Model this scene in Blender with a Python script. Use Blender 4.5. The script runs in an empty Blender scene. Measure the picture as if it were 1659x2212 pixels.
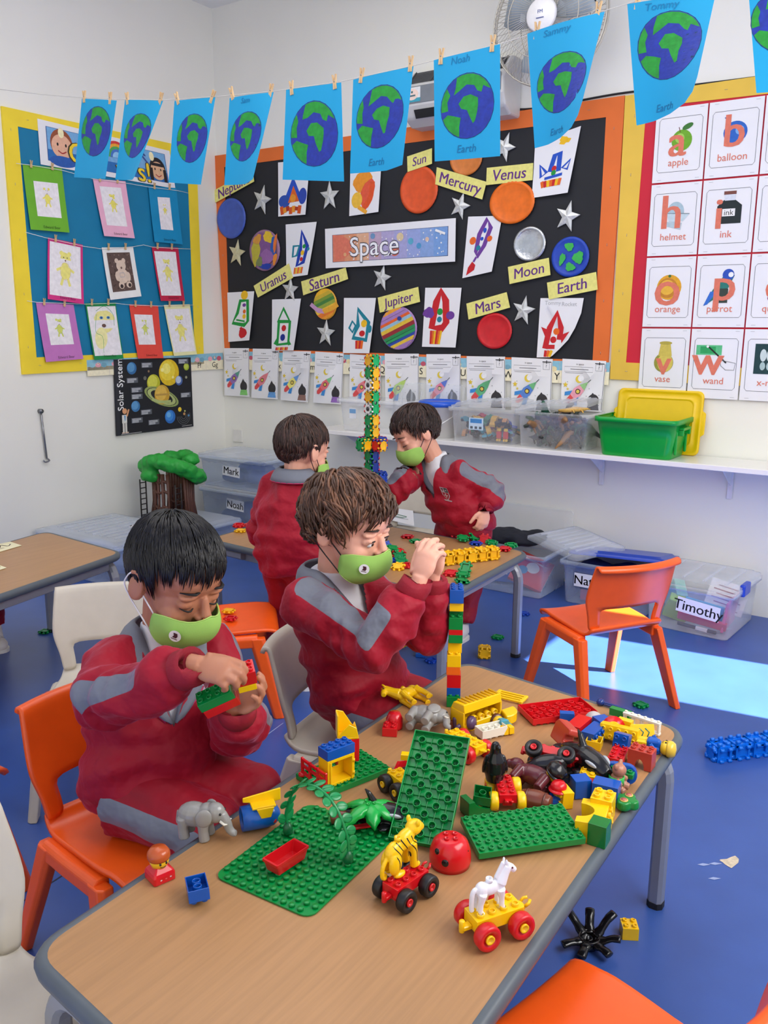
import bpy, bmesh, math, random
from mathutils import Vector as V, Matrix as MX, Euler, geometry, noise as mnoise
SC = bpy.context.scene
COL = SC.collection
PI = math.pi
random.seed(7)
# ------------------------------------------------------------------ camera
CF = 1872.735; YAW, PITCH, ROLL = -0.60327, 0.21127, 0.0066
CAM = V((3.905, -3.903, 1.233))
_fw = V((math.sin(YAW)*math.cos(PITCH), math.cos(YAW)*math.cos(PITCH), -math.sin(PITCH)))
_r = V((math.cos(YAW), -math.sin(YAW), 0)); _u = _r.cross(_fw)
RT = _r*math.cos(ROLL) + _u*math.sin(ROLL); UP = -_r*math.sin(ROLL) + _u*math.cos(ROLL); FW = _fw
cd = bpy.data.cameras.new('camera'); cam = bpy.data.objects.new('camera', cd); COL.objects.link(cam)
cd.sensor_fit = 'HORIZONTAL'; cd.sensor_width = 36; cd.lens = CF*36/1659; cd.clip_start = .05
cam.matrix_world = MX(((RT.x, UP.x, -FW.x, CAM.x), (RT.y, UP.y, -FW.y, CAM.y), (RT.z, UP.z, -FW.z, CAM.z), (0, 0, 0, 1)))
SC.camera = cam
# ------------------------------------------------------------------ light and exposure
SC.view_settings.view_transform = 'Standard'; SC.view_settings.look = 'None'
SC.view_settings.gamma = 1; SC.view_settings.use_curve_mapping = False
SC.view_settings.exposure = 0.62
w = bpy.data.worlds.new('daylight'); SC.world = w; w.use_nodes = True
w.node_tree.nodes['Background'].inputs[0].default_value = (1, .97, .90, 1)
w.node_tree.nodes['Background'].inputs[1].default_value = .72
def lamp(name, kind, loc, to, energy, color=(1, 1, 1), **k):
    l = bpy.data.lights.new(name, kind); l.energy = energy; l.color = color
    for a, b in k.items(): setattr(l, a, b)
    o = bpy.data.objects.new(name, l); COL.objects.link(o); o.location = loc
    o.rotation_euler = (V(to)-V(loc)).to_track_quat('-Z', 'Y').to_euler(); return o
SUN_EL = math.radians(42); SUN_AZ = (-1, -.13)
_sd = V((SUN_AZ[0], SUN_AZ[1], 0)).normalized()*math.cos(SUN_EL) - V((0, 0, math.sin(SUN_EL)))
lamp('sun', 'SUN', (8, 1, 5), V((8, 1, 5))+_sd, 26.0, (1, .97, .93), angle=.009)
lamp('side_fill', 'AREA', (4.54, -2.15, 1.55), (2.4, -1.9, .4), 42, (1, .98, .95), shape='RECTANGLE', size=1.9, size_y=1.3)  # added lamp for daylight from the right; the wall behind it is solid
lamp('overhead_fill', 'AREA', (2.1, -2.0, 2.92), (2.1, -2.0, 0), 24, (1, .96, .90), shape='RECTANGLE', size=2.2, size_y=2.6)  # added overhead lamp to brighten the walls, no fitting modelled
SC.cycles.max_bounces = 6; SC.cycles.transparent_max_bounces = 14; SC.cycles.caustics_reflective = False; SC.cycles.caustics_refractive = False
SC.cycles.use_denoising = True
# ------------------------------------------------------------------ where a line of sight meets the place
def ray(px, py): return FW + RT*((px-829.5)/CF) - UP*((py-1106)/CF)
def onz(px, py, z=0.): d = ray(px, py); return CAM + d*((z-CAM.z)/d.z)
def ony(px, py, y=0.): d = ray(px, py); return CAM + d*((y-CAM.y)/d.y)
def onx(px, py, x=0.): d = ray(px, py); return CAM + d*((x-CAM.x)/d.x)
def dep(px, py, d): return CAM + ray(px, py)*d
# ------------------------------------------------------------------ materials
def lin(c): return tuple((x/255/12.92 if x <= 10 else ((x/255+.055)/1.055)**2.4) for x in c)
_mc = {}
def mat(c, rough=.35, kind='plastic', **k):
    key = (tuple(c), rough, kind, tuple(sorted(k.items())))
    if key in _mc: return _mc[key]
    m = bpy.data.materials.new(kind); m.use_nodes = True; nt = m.node_tree; N = nt.nodes; L = nt.links
    b = N['Principled BSDF']; c0 = lin(c)
    tc = N.new('ShaderNodeTexCoord'); nz = N.new('ShaderNodeTexNoise'); L.new(tc.outputs['Object'], nz.inputs['Vector'])
    nz.inputs['Scale'].default_value = k.get('scale', 25); nz.inputs['Detail'].default_value = k.get('detail', 2)
    mr = N.new('ShaderNodeMapRange'); L.new(nz.outputs['Fac'], mr.inputs['Value'])
    a = k.get('var', .05); mr.inputs['From Min'].default_value = .3; mr.inputs['From Max'].default_value = .7
    mr.inputs['To Min'].default_value = 1-a; mr.inputs['To Max'].default_value = 1+a
    mx = N.new('ShaderNodeVectorMath'); mx.operation = 'SCALE'; mx.inputs[0].default_value = c0; L.new(mr.outputs[0], mx.inputs['Scale'])
    L.new(mx.outputs[0], b.inputs['Base Color'])
    b.inputs['Roughness'].default_value = rough; b.inputs['Metallic'].default_value = k.get('metal', 0)
    b.inputs['Specular IOR Level'].default_value = k.get('spec', .5)
    if k.get('sheen'): b.inputs['Sheen Weight'].default_value = k['sheen']; b.inputs['Sheen Roughness'].default_value = .4; b.inputs['Sheen Tint'].default_value = (*lin((255, 150, 190)), 1)
    if k.get('coat'): b.inputs['Coat Weight'].default_value = k['coat']; b.inputs['Coat Roughness'].default_value = .08
    if k.get('sss'): b.inputs['Subsurface Weight'].default_value = k['sss']; b.inputs['Subsurface Radius'].default_value = (.02, .007, .004); b.inputs['Subsurface Scale'].default_value = .4
    if k.get('trans'): b.inputs['Transmission Weight'].default_value = k['trans']
    if k.get('bump'):
        n2 = N.new('ShaderNodeTexNoise'); L.new(tc.outputs['Object'], n2.inputs['Vector']); n2.inputs['Scale'].default_value = k.get('bscale', 200); n2.inputs['Detail'].default_value = 3
        bp = N.new('ShaderNodeBump'); bp.inputs['Strength'].default_value = k['bump']; bp.inputs['Distance'].default_value = k.get('bdist', .002)
        L.new(n2.outputs['Fac'], bp.inputs['Height']); L.new(bp.outputs[0], b.inputs['Normal'])
    _mc[key] = m; return m
def attr_mat(c1, c2, rough=.75, key='mark', **k):
    """two cloth colours divided where the stored field changes sign (sewn-in panels)"""
    kk = ('attr', tuple(c1), tuple(c2), rough, key, tuple(sorted(k.items())))
    if kk in _mc: return _mc[kk]
    m = mat(c1, rough, 'cloth', **dict(k, var=k.get('var', .05)+1e-6)).copy(); N = m.node_tree.nodes; L = m.node_tree.links; b = N['Principled BSDF']
    src = b.inputs['Base Color'].links[0].from_socket
    at = N.new('ShaderNodeAttribute'); at.attribute_name = key
    g = N.new('ShaderNodeMath'); g.operation = 'GREATER_THAN'; g.inputs[1].default_value = 0; L.new(at.outputs['Fac'], g.inputs[0])
    mx = N.new('ShaderNodeMix'); mx.data_type = 'RGBA'; L.new(g.outputs[0], mx.inputs['Factor']); L.new(src, mx.inputs['A']); mx.inputs['B'].default_value = (*lin(c2), 1)
    L.new(mx.outputs['Result'], b.inputs['Base Color']); _mc[kk] = m; return m
def clear_mat(c=(225, 235, 245), alpha=.25, rough=.12):
    key = ('clear', c, alpha, rough)
    if key in _mc: return _mc[key]
    m = bpy.data.materials.new('clear_plastic'); m.use_nodes = True; nt = m.node_tree; N = nt.nodes; L = nt.links
    for n in list(N):
        if n.type != 'OUTPUT_MATERIAL': N.remove(n)
    out = [n for n in N if n.type == 'OUTPUT_MATERIAL'][0]
    t = N.new('ShaderNodeBsdfTransparent'); p = N.new('ShaderNodeBsdfPrincipled'); mix = N.new('ShaderNodeMixShader')
    p.inputs['Base Color'].default_value = (*lin(c), 1); p.inputs['Roughness'].default_value = rough
    tc = N.new('ShaderNodeTexCoord'); nz = N.new('ShaderNodeTexNoise'); L.new(tc.outputs['Object'], nz.inputs['Vector']); nz.inputs['Scale'].default_value = 12
    lw = N.new('ShaderNodeLayerWeight'); lw.inputs['Blend'].default_value = .35
    a = N.new('ShaderNodeMath'); a.operation = 'MULTIPLY_ADD'; L.new(lw.outputs['Facing'], a.inputs[0]); a.inputs[1].default_value = .45; a.inputs[2].default_value = alpha
    a2 = N.new('ShaderNodeMath'); a2.operation = 'MULTIPLY_ADD'; L.new(nz.outputs['Fac'], a2.inputs[0]); a2.inputs[1].default_value = .08; L.new(a.outputs[0], a2.inputs[2])
    L.new(a2.outputs[0], mix.inputs[0]); L.new(t.outputs[0], mix.inputs[1]); L.new(p.outputs[0], mix.inputs[2]); L.new(mix.outputs[0], out.inputs[0])
    _mc[key] = m; return m
# ------------------------------------------------------------------ mesh builder
class MB:
    def __init__(s): s.v = []; s.f = []; s.mi = []; s.sm = []
    def add(s, vs, fs, mi=0, sm=False, T=None):
        o = len(s.v); s.v += [(T @ V(p)) if T else V(p) for p in vs]
        for f in fs: s.f.append([i+o for i in f]); s.mi.append(mi); s.sm.append(sm)
        return s
    def box(s, c, d, mi=0, T=None):
        x, y, z = c; a, b, h = d[0]/2, d[1]/2, d[2]/2
        vs = [(x+i*a, y+j*b, z+k*h) for k in (-1, 1) for j in (-1, 1) for i in (-1, 1)]
        return s.add(vs, [(0, 2, 3, 1), (4, 5, 7, 6), (0, 1, 5, 4), (2, 6, 7, 3), (0, 4, 6, 2), (1, 3, 7, 5)], mi, False, T)
    def prism(s, pts, z0, z1, mi=0, T=None, sm=False):
        n = len(pts); vs = [(x, y, z0) for x, y in pts]+[(x, y, z1) for x, y in pts]
        ar = sum(pts[i][0]*pts[(i+1) % n][1]-pts[(i+1) % n][0]*pts[i][1] for i in range(n))
        fs = [tuple(range(n))[::-1], tuple(range(n, 2*n))]; sd = [(i, (i+1) % n, n+(i+1) % n, n+i) for i in range(n)]
        if (ar < 0) != (z1 < z0): fs = [f[::-1] for f in fs]; sd = [f[::-1] for f in sd]
        s.add(vs, fs, mi, False, T); o = len(s.v)-2*n
        for f in sd: s.f.append([i+o for i in f]); s.mi.append(mi); s.sm.append(sm)
        return s
    def lathe(s, prof, n=20, mi=0, T=None, sm=True):
        vs = []; fs = []; m = len(prof)
        for i in range(n):
            a = 2*PI*i/n
            for r, z in prof: vs.append((r*math.cos(a), r*math.sin(a), z))
        for i in range(n):
            j = (i+1) % n
            for k in range(m-1): fs.append((i*m+k, j*m+k, j*m+k+1, i*m+k+1))
        if prof[0][0] > 1e-6: fs.append(tuple(i*m for i in range(n))[::-1])
        if prof[-1][0] > 1e-6: fs.append(tuple(i*m+m-1 for i in range(n)))
        return s.add(vs, fs, mi, sm, T)
    def cyl(s, p0, p1, r0, r1=None, n=14, mi=0, sm=True, T=None):
        return s.tube([p0, p1], [r0, r0 if r1 is None else r1], n, mi, sm, T)
    def tube(s, path, r, n=10, mi=0, sm=True, T=None, closed=False, flat=1., upv=None):
        path = [V(p) for p in path]; m = len(path)
        if not hasattr(r, '__len__'): r = [r]*m
        up = V(upv) if upv else None; vs = []
        for i in range(m):
            t = (path[(i+1) % m]-path[i-1]) if closed else (path[min(i+1, m-1)]-path[max(i-1, 0)])
            t = t.normalized() if t.length > 1e-9 else V((0, 0, 1))
            if up is None: up = V((0, 0, 1)) if abs(t.z) < .9 else V((1, 0, 0))
            a = t.cross(up)
            if a.length < 1e-6: a = t.orthogonal()
            a.normalize(); b = a.cross(t).normalized()
            if not upv: up = b
            for k in range(n):
                q = 2*PI*k/n; vs.append(path[i]+a*(r[i]*math.cos(q))+b*(r[i]*flat*math.sin(q)))
        fs = []
        for i in range(m if closed else m-1):
            j = (i+1) % m
            for k in range(n): fs.append((i*n+k, i*n+(k+1) % n, j*n+(k+1) % n, j*n+k))
        if not closed: fs += [tuple(range(n))[::-1], tuple(range((m-1)*n, m*n))]
        return s.add(vs, fs, mi, sm, T)
    def ell(s, c, r, rot=None, nu=14, nv=10, mi=0, T=None):
        if not hasattr(r, '__len__'): r = (r, r, r)
        R = rot if rot is not None else MX.Identity(3); c = V(c); vs = []; fs = []
        for j in range(1, nv):
            t = PI*j/nv
            for i in range(nu):
                q = 2*PI*i/nu; vs.append(c+R @ V((r[0]*math.sin(t)*math.cos(q), r[1]*math.sin(t)*math.sin(q), r[2]*math.cos(t))))
        vs.append(c+R @ V((0, 0, r[2]))); vs.append(c+R @ V((0, 0, -r[2]))); tp = len(vs)-2
        for j in range(nv-2):
            for i in range(nu): fs.append((j*nu+i, (j+1)*nu+i, (j+1)*nu+(i+1) % nu, j*nu+(i+1) % nu))
        for i in range(nu): fs.append((tp, i, (i+1) % nu)); fs.append((tp+1, (nv-2)*nu+(i+1) % nu, (nv-2)*nu+i))
        return s.add(vs, fs, mi, True, T)
    def loft(s, rings, mi=0, sm=True, caps=True, closed=True, T=None):
        n = len(rings[0]); vs = [p for r in rings for p in r]; fs = []
        for i in range(len(rings)-1):
            for k in range(n if closed else n-1): fs.append((i*n+k, i*n+(k+1) % n, (i+1)*n+(k+1) % n, (i+1)*n+k))
        if caps and closed: fs += [tuple(range(n))[::-1], tuple(range((len(rings)-1)*n, len(rings)*n))]
        return s.add(vs, fs, mi, sm, T)
    def text(s, body, size, T, mi=0, depth=0.):
        for vs, fs in (glyphs(body),):
            s.add([(x*size, y*size, depth) for x, y in vs], fs, mi, False, T)
        return s
    def mesh(s, name, mats):
        me = bpy.data.meshes.new(name); me.from_pydata(s.v, [], s.f)
        for m in mats: me.materials.append(m)
        me.polygons.foreach_set('material_index', s.mi); me.polygons.foreach_set('use_smooth', s.sm); me.update(); return me
    def build(s, name, mats, parent=None, bevel=0, seg=1, loc=None, rot=None, solid=0, sub=0):
        if not isinstance(mats, (list, tuple)): mats = [mats]
        o = bpy.data.objects.new(name, s.mesh(name, mats)); COL.objects.link(o)
        if parent: o.parent = parent
        if loc is not None: o.location = loc
        if rot is not None: o.rotation_euler = rot
        if sub: m = o.modifiers.new('sub', 'SUBSURF'); m.levels = m.render_levels = sub
        if solid: m = o.modifiers.new('solid', 'SOLIDIFY'); m.thickness = solid; m.offset = 0
        if bevel: m = o.modifiers.new('bevel', 'BEVEL'); m.width = bevel; m.segments = seg; m.limit_method = 'ANGLE'; m.angle_limit = .6
        return o
_gl = {}
def glyphs(body):
    """letters as flat triangles, centred, cap height about .7"""
    if body not in _gl:
        cu = bpy.data.curves.new('t', 'FONT'); cu.body = body; cu.align_x = 'CENTER'; cu.resolution_u = 3
        ob = bpy.data.objects.new('t', cu); me = bpy.data.meshes.new_from_object(ob)
        _gl[body] = ([(v.co.x, v.co.y-.33) for v in me.vertices], [tuple(p.vertices) for p in me.polygons])
        bpy.data.objects.remove(ob); bpy.data.curves.remove(cu); bpy.data.meshes.remove(me)
    return _gl[body]
def tag(o, label=None, cat=None, group=None, kind=None):
    if label: o['label'] = label
    if cat: o['category'] = cat
    if group: o['group'] = group
    if kind: o['kind'] = kind
    return o
def thing(name, label, cat, loc=(0, 0, 0), rot=(0, 0, 0), group=None, scale=1):
    o = bpy.data.objects.new(name, None); COL.objects.link(o); o.empty_display_size = .02
    o.location = loc; o.rotation_euler = rot if hasattr(rot, '__len__') else (0, 0, rot); o.scale = (scale,)*3
    return tag(o, label, cat, group)
def copy_tree(o, parent=None):
    c = o.copy(); COL.objects.link(c)
    if parent: c.parent = parent
    for ch in list(o.children): copy_tree(ch, c)
    return c
def rep(o, loc, rot=None, label=None, group=None):
    c = copy_tree(o); c.location = loc
    if rot is not None: c.rotation_euler = rot if hasattr(rot, '__len__') else (0, 0, rot)
    return tag(c, label, None, group)
def rrect(a, b, r, n=5):
    """rounded rectangle outline, half sizes a, b"""
    P = []
    for cx, cy, q in ((a-r, b-r, 0), (-a+r, b-r, 1), (-a+r, -b+r, 2), (a-r, -b+r, 3)):
        for i in range(n+1): t = PI/2*(q+i/n); P.append((cx+r*math.cos(t), cy+r*math.sin(t)))
    return P
def bez(pts, n=12):
    """smooth curve through points (Catmull-Rom)"""
    P = [V(p) for p in pts]; P = [P[0]*2-P[1]]+P+[P[-1]*2-P[-2]]; out = []
    for i in range(1, len(P)-2):
        for k in range(n):
            t = k/n; a, b, c, d = P[i-1:i+3]
            out.append(.5*((2*b)+(c-a)*t+(2*a-5*b+4*c-d)*t*t+(3*b-a-3*c+d)*t**3))
    out.append(P[-2].copy()); return out
# ------------------------------------------------------------------ paper with drawing on it
class Draw:
    def __init__(s, A): s.A = A; s.items = []; s.mats = []; s.layer = 1
    def mi(s, c):
        m = c if isinstance(c, bpy.types.Material) else mat(c, .75, 'paint', var=.07, scale=60)
        if m not in s.mats: s.mats.append(m)
        return s.mats.index(m)
    def tris(s, vs, fs, c, lay=None):
        s.layer += 1; s.items.append((vs, fs, s.mi(c), lay or s.layer))
    def poly(s, pts, c, raw=False):
        P = [(x, y if raw else y*s.A) for x, y in pts]
        s.tris(P, geometry.tessellate_polygon([[V((x, y, 0)) for x, y in P]]), c)
    def ell(s, x, y, rx, c, ry=None, rot=0, n=24, wob=0, a0=0, a1=2*PI):
        ry = rx if ry is None else ry; P = []
        for i in range(n):
            a = a0+(a1-a0)*i/n; k = 1+wob*math.sin(a*3+x*40)+wob*.6*math.sin(a*7+y*31)
            px, py = rx*k*math.cos(a), ry*k*math.sin(a)
            P.append((x+px*math.cos(rot)-py*math.sin(rot), y*s.A+px*math.sin(rot)+py*math.cos(rot)))
        s.poly(P, c, True)
    def rect(s, x0, y0, x1, y1, c): s.poly([(x0, y0), (x1, y0), (x1, y1), (x0, y1)], c)
    def stroke(s, pts, wd, c, closed=False, smooth=False):
        P = [V((x, y*s.A)) for x, y in pts]
        if smooth: P = [V((q.x, q.y)) for q in bez([V((p.x, p.y, 0)) for p in P], 5)]
        n = len(P); vs = []; fs = []
        for i in range(n):
            t = (P[(i+1) % n]-P[i-1]) if closed else (P[min(i+1, n-1)]-P[max(i-1, 0)])
            t = t.normalized() if t.length > 0 else V((1, 0)); m = V((-t.y, t.x))*wd/2
            vs += [tuple(P[i]+m), tuple(P[i]-m)]
        for i in range(n if closed else n-1): j = (i+1) % n; fs += [(2*i, 2*i+1, 2*j+1), (2*i, 2*j+1, 2*j)]
        s.tris(vs, fs, c)
    def loop(s, pts, wd, c): s.stroke(pts, wd, c, True)
    def text(s, t, x, y, size, c, rot=0, slant=0):
        gv, gf = glyphs(t); ca, sa = math.cos(rot), math.sin(rot)
        vs = [(x+size*((gx+slant*gy)*ca+gy*sa), y*s.A+size*((gx+slant*gy)*sa-gy*ca)) for gx, gy in gv]
        s.tris(vs, gf, c)
    def star(s, x, y, r, c, rot=0, k=.42, n=5):
        s.poly([(x+(r if i % 2 == 0 else r*k)*math.sin(rot+PI*i/n), y*s.A-(r if i % 2 == 0 else r*k)*math.cos(rot+PI*i/n)) for i in range(2*n)], c, True)
def sheet(name, corners, base, draw=None, label=None, cat=None, group=None, curl=None, th=.0012, nrm=None, parent=None, step=.00016, grid=(1, 1), outline=None):
    """a piece of paper between four corners TL TR BR BL; what is drawn on it lies on its front face"""
    TL, TR, BR, BL = [V(c) for c in corners]; Wd = ((TR-TL).length+(BR-BL).length)/2; Ht = ((BL-TL).length+(BR-TR).length)/2; A = Ht/Wd
    n = (TR-TL).cross(BL-TL).normalized()
    if nrm is not None and n.dot(V(nrm)) < 0: n = -n
    elif nrm is None and n.dot(CAM-TL) < 0: n = -n
    cen = (TL+TR+BR+BL)/4
    d = Draw(A); d.mi(base)
    if draw: draw(d)
    def mp(x, y, off):
        u, v = x, y/A; p = (TL*(1-u)+TR*u)*(1-v)+(BL*(1-u)+BR*u)*v
        if curl:
            q = curl(u, v); p = p+(n*q if not isinstance(q, V) else q)
        return p+n*off-cen
    bm = bmesh.new(); gx, gy = grid
    out = outline or [(0, 0), (1, 0), (1, 1), (0, 1)]
    base_items = [([(x, y*A) for x, y in out], geometry.tessellate_polygon([[V((x, y*A, 0)) for x, y in out]]), 0, 0)]
    res = MB()
    for vs, fs, mi, lay in base_items+d.items:
        b = bmesh.new(); bv = [b.verts.new((x, y, 0)) for x, y in vs]
        for f in fs:
            try: b.faces.new([bv[i] for i in f])
            except ValueError: pass
        if gx > 1 or gy > 1:
            for ax, cnt, lim in ((0, gx, 1), (1, gy, A)):
                for k in range(1, cnt):
                    bmesh.ops.bisect_plane(b, geom=b.verts[:]+b.edges[:]+b.faces[:], plane_co=(lim*k/cnt if ax == 0 else 0, lim*k/cnt if ax == 1 else 0, 0), plane_no=(1-ax, ax, 0))
        b.verts.index_update()
        if lay == 0:                                   # the paper itself has two faces and an edge
            for f in b.faces: f.normal_update()
            bd = [e for e in b.edges if len(e.link_faces) == 1]
            fr = [mp(v.co.x, v.co.y, 0) for v in b.verts]; bk = [mp(v.co.x, v.co.y, -th) for v in b.verts]; m = len(fr)
            F = [[v.index for v in f.verts] for f in b.faces]
            res.add(fr, F, 0, curl is not None); res.add(bk, [f[::-1] for f in F], 0, curl is not None)
            for e in bd: i, j = e.verts[0].index, e.verts[1].index; res.add([fr[i], fr[j], bk[j], bk[i]], [(0, 1, 2, 3)], 0, False)
        else:
            res.add([mp(v.co.x, v.co.y, step*lay**.75+.0003) for v in b.verts], [[v.index for v in f.verts] for f in b.faces], mi, False)
        b.free()
    bm.free()
    o = res.build(name, d.mats, parent); o.location = cen if not parent else cen-parent.location
    return tag(o, label, cat, group)
def wall_quad(fn, px4, off): return [fn(x, y, off) for x, y in px4]
WHITE = (238, 238, 236)
# ------------------------------------------------------------------ the room
def struct(name, mb, m, **k): o = mb.build(name, m, **k); o['kind'] = 'structure'; return o
XR, YF, ZC, WT = 4.6, -6.2, 3.0, .012       # right wall, open front, ceiling, how far boards stand off the walls
WALL = mat((238, 237, 228), .65, 'wall_paint', var=.012, scale=3, bump=.08, bscale=90, bdist=.001)
fl = MB().box((XR/2-.6, YF/2, -.05), (XR+1.6, -YF+.4, .1), 0)
def floor_line(mb, a, b, wd, mi):
    a, b = onz(*a), onz(*b); d = (b-a).normalized(); n = V((-d.y, d.x, 0))*wd/2
    mb.add([a+n+V((0, 0, .0006)), a-n+V((0, 0, .0006)), b-n+V((0, 0, .0006)), b+n+V((0, 0, .0006))], [(0, 1, 2, 3)], mi)
floor_line(fl, (300, 1790), (612, 1562), .003, 1); floor_line(fl, (862, 1400), (960, 1345), .003, 1); floor_line(fl, (-30, 2000), (140, 1888), .004, 2)
chip = [(1554, 1859), (1561, 1863), (1566, 1868), (1580, 1876), (1595, 1864), (1596, 1856), (1588, 1849), (1581, 1851), (1570, 1856), (1556, 1857)]
fl.add([onz(*q)+V((0, 0, .0008)) for q in chip], [tuple(range(len(chip)))], 3)
for cx, cy in ((1545, 1866), (1520, 1868), (1543, 1898)):
    fl.add([onz(cx+a, cy+b)+V((0, 0, .0007)) for a, b in ((-14, 0), (-2, -3), (15, 0), (0, 3))], [(0, 1, 2, 3)], 1)
FLOOR = mat((54, 86, 158), .33, 'vinyl_floor', var=.09, scale=6, detail=6, bump=.15, bscale=260, bdist=.0006, spec=.55)
struct('floor', fl, [FLOOR, mat((150, 165, 205), .5, 'seam'), mat((20, 26, 50), .6, 'seam'), mat((205, 190, 165), .8, 'bare_screed', scale=90, var=.2)])
struct('wall_back', MB().box((XR/2-.5, WT+.05, ZC/2), (XR+1.2, .1, ZC)), WALL)
struct('wall_left', MB().box((-WT-.05, YF/2, ZC/2), (.1, -YF+.1, ZC)), WALL)
struct('ceiling', MB().box((XR/2-.3, YF/2, ZC+.05), (XR+1., -YF+.4, .1)), mat((240, 240, 238), .8, 'ceiling_paint', var=.01))
wr = MB(); WY0, WY1, WZ0, WZ1 = -.93, -.36, .12, 1.93   # tall glazed opening the sun comes through
for y0, y1, z0, z1 in ((YF+2.2, WY0, 0, ZC), (WY1, .1, 0, ZC), (WY0, WY1, 0, WZ0), (WY0, WY1, WZ1, ZC)):
    wr.box((XR+.06, (y0+y1)/2, (z0+z1)/2), (.12, y1-y0, z1-z0))
struct('wall_right', wr, WALL)
wf = MB()
for y in (WY0+.015, WY1-.015): wf.box((XR+.06, y, (WZ0+WZ1)/2), (.06, .03, WZ1-WZ0))
for z in (WZ0+.015, WZ1-.015): wf.box((XR+.06, (WY0+WY1)/2, z), (.06, WY1-WY0-.06, .03))
struct('window_1', wf, mat((235, 235, 232), .4, 'window_frame'))
# ------------------------------------------------------------------ display boards
def board(name, label, fn, outer, inner, cb, ci, bowl=None):
    """a board covered with two colours of backing paper: a border round a panel"""
    c = sum((fn(x, y, 0) for x, y in outer), V())/4; t = thing(name, label, 'display board', c)
    O = [fn(x, y, 0)-c for x, y in outer]; I = [fn(x, y, 0)-c for x, y in inner]
    n = (O[1]-O[0]).cross(O[3]-O[0]).normalized()
    if n.dot(CAM-c) < 0: n = -n
    b = MB(); bk = -n*(WT-.0005)
    for i in range(4):
        j = (i+1) % 4; q = [O[i], O[j], I[j], I[i]]
        b.add(q+[p+bk for p in q], [(0, 1, 2, 3), (7, 6, 5, 4), (0, 4, 5, 1), (1, 5, 6, 2), (2, 6, 7, 3), (3, 7, 4, 0)])
    b.build('border_paper', mat(cb, .7, 'border_paper', var=.05, scale=7, bump=.15, bscale=12, bdist=.004), t)
    p = MB(); q = [v-n*.003 for v in I]; p.add(q+[v-n*(WT-.0008) for v in I], [(0, 1, 2, 3), (7, 6, 5, 4), (0, 4, 5, 1), (1, 5, 6, 2), (2, 6, 7, 3), (3, 7, 4, 0)])
    p.build('backing_paper', mat(ci, .7, 'backing_paper', var=.07, scale=5, bump=.3, bscale=7, bdist=.01), t)
    s = MB()                                           # staples along the border
    for i in range(4):
        j = (i+1) % 4
        for k in (.08, .3, .52, .74, .95):
            a = O[i]*(1-k)+O[j]*k; a2 = I[i]*(1-k)+I[j]*k; m = a*.5+a2*.5; d = (O[j]-O[i]).normalized()
            s.tube([m-d*.006+n*.001, m+d*.006+n*.001], .0008, 5)
    o = s.build('staples', mat((200, 200, 200), .3, 'steel', metal=.8), t); o['kind'] = 'stuff'
    return t
board('display_board', 'large blue board with a yellow border on the left wall holding bear drawings', onx,
      [(3.7, 229), (424, 322), (441, 786), (49, 809)], [(38.5, 273), (405, 353), (421, 757), (79, 772)], (246, 218, 52), (0, 122, 165))
board('display_board', 'large black board with an orange border holding the painted planets', ony,
      [(461.7, 337), (1349.7, 206), (1312, 800), (486, 772)], [(483.8, 361), (1309, 253), (1280, 778), (496, 752)], (228, 112, 44), (24, 26, 32))
board('display_board', 'red board with a yellow border holding the letter cards at right', ony,
      [(1350.5, 207), (1800, 140), (1760, 842), (1317.5, 819)], [(1396, 232), (1742, 193), (1712, 800), (1352, 783)], (232, 192, 72), (205, 28, 52))
# ------------------------------------------------------------------ shelf along the back wall
SZ = .685
def shelf():
    c = V((2.3, -.125, SZ)); t = thing('wall_shelf', 'long white shelf with brackets along the back wall holding toy bins', 'shelf', c)
    MB().box((.0, 0, -.011), (2.78, .25-WT*-.5, .022)).build('shelf_board', mat((238, 236, 232), .22, 'melamine', var=.01), t, .002)
    for px, py in ((1284, 1000), (1568, 1020), (760, 940)):
        x = ony(px, py, -.1).x; b = MB(); b.box((x-c.x, .128, -.10), (.022, .006, .155)).box((x-c.x, .03, -.0255), (.022, .19, .006))
        b.prism([(.126, -.03), (-.04, -.03), (.126, -.12)], -.002, .002, 0, MX(((0, 0, 1, x-c.x), (1, 0, 0, 0), (0, 1, 0, 0), (0, 0, 0, 1))))
        br = b.build('bracket', mat((226, 226, 230), .4, 'painted_steel'), t)
shelf()
# ------------------------------------------------------------------ socket plate, wall hook, alphabet frieze, poster
q = [ony(x, y, WT) for x, y in ((503, 926), (526, 926), (527, 956), (504, 957))]
c = sum(q, V())/4; wd, ht = .075, .078
t = thing('blank_wall_plate', 'square white blanking plate low on the back wall near the corner', 'wall plate', c)
MB().box((0, -.004, 0), (wd, .009, ht)).build('plate', mat((228, 226, 220), .4, 'switch_plate'), t, .002)
a, b = onx(88, 888, 0), onx(101, 990, 0); c = (a+b)/2
t = thing('wall_hook_rod', 'thin grey metal rod with a hooked end hanging on the left wall', 'rod', c)
MB().tube([a-c, a*.5+b*.5-c, b-c], .005, 8).build('rod', mat((150, 152, 156), .3, 'steel', metal=.9), t)
MB().tube(bez([b-c, b-c+V((.004, .012, -.012)), b-c+V((.004, -.012, -.018)), b-c+V((.004, -.022, -.008))], 4), .004, 8).build('hook', mat((150, 152, 156), .3, 'steel', metal=.9), t)
MB().cyl(a-c+V((-WT, 0, 0)), a-c+V((.01, 0, .0)), .011).build('fixing', mat((130, 132, 136), .35, 'steel', metal=.9), t)
FR = [(150, 200, 215), (236, 170, 180), (120, 170, 190), (200, 90, 110), (238, 222, 170)]
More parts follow.
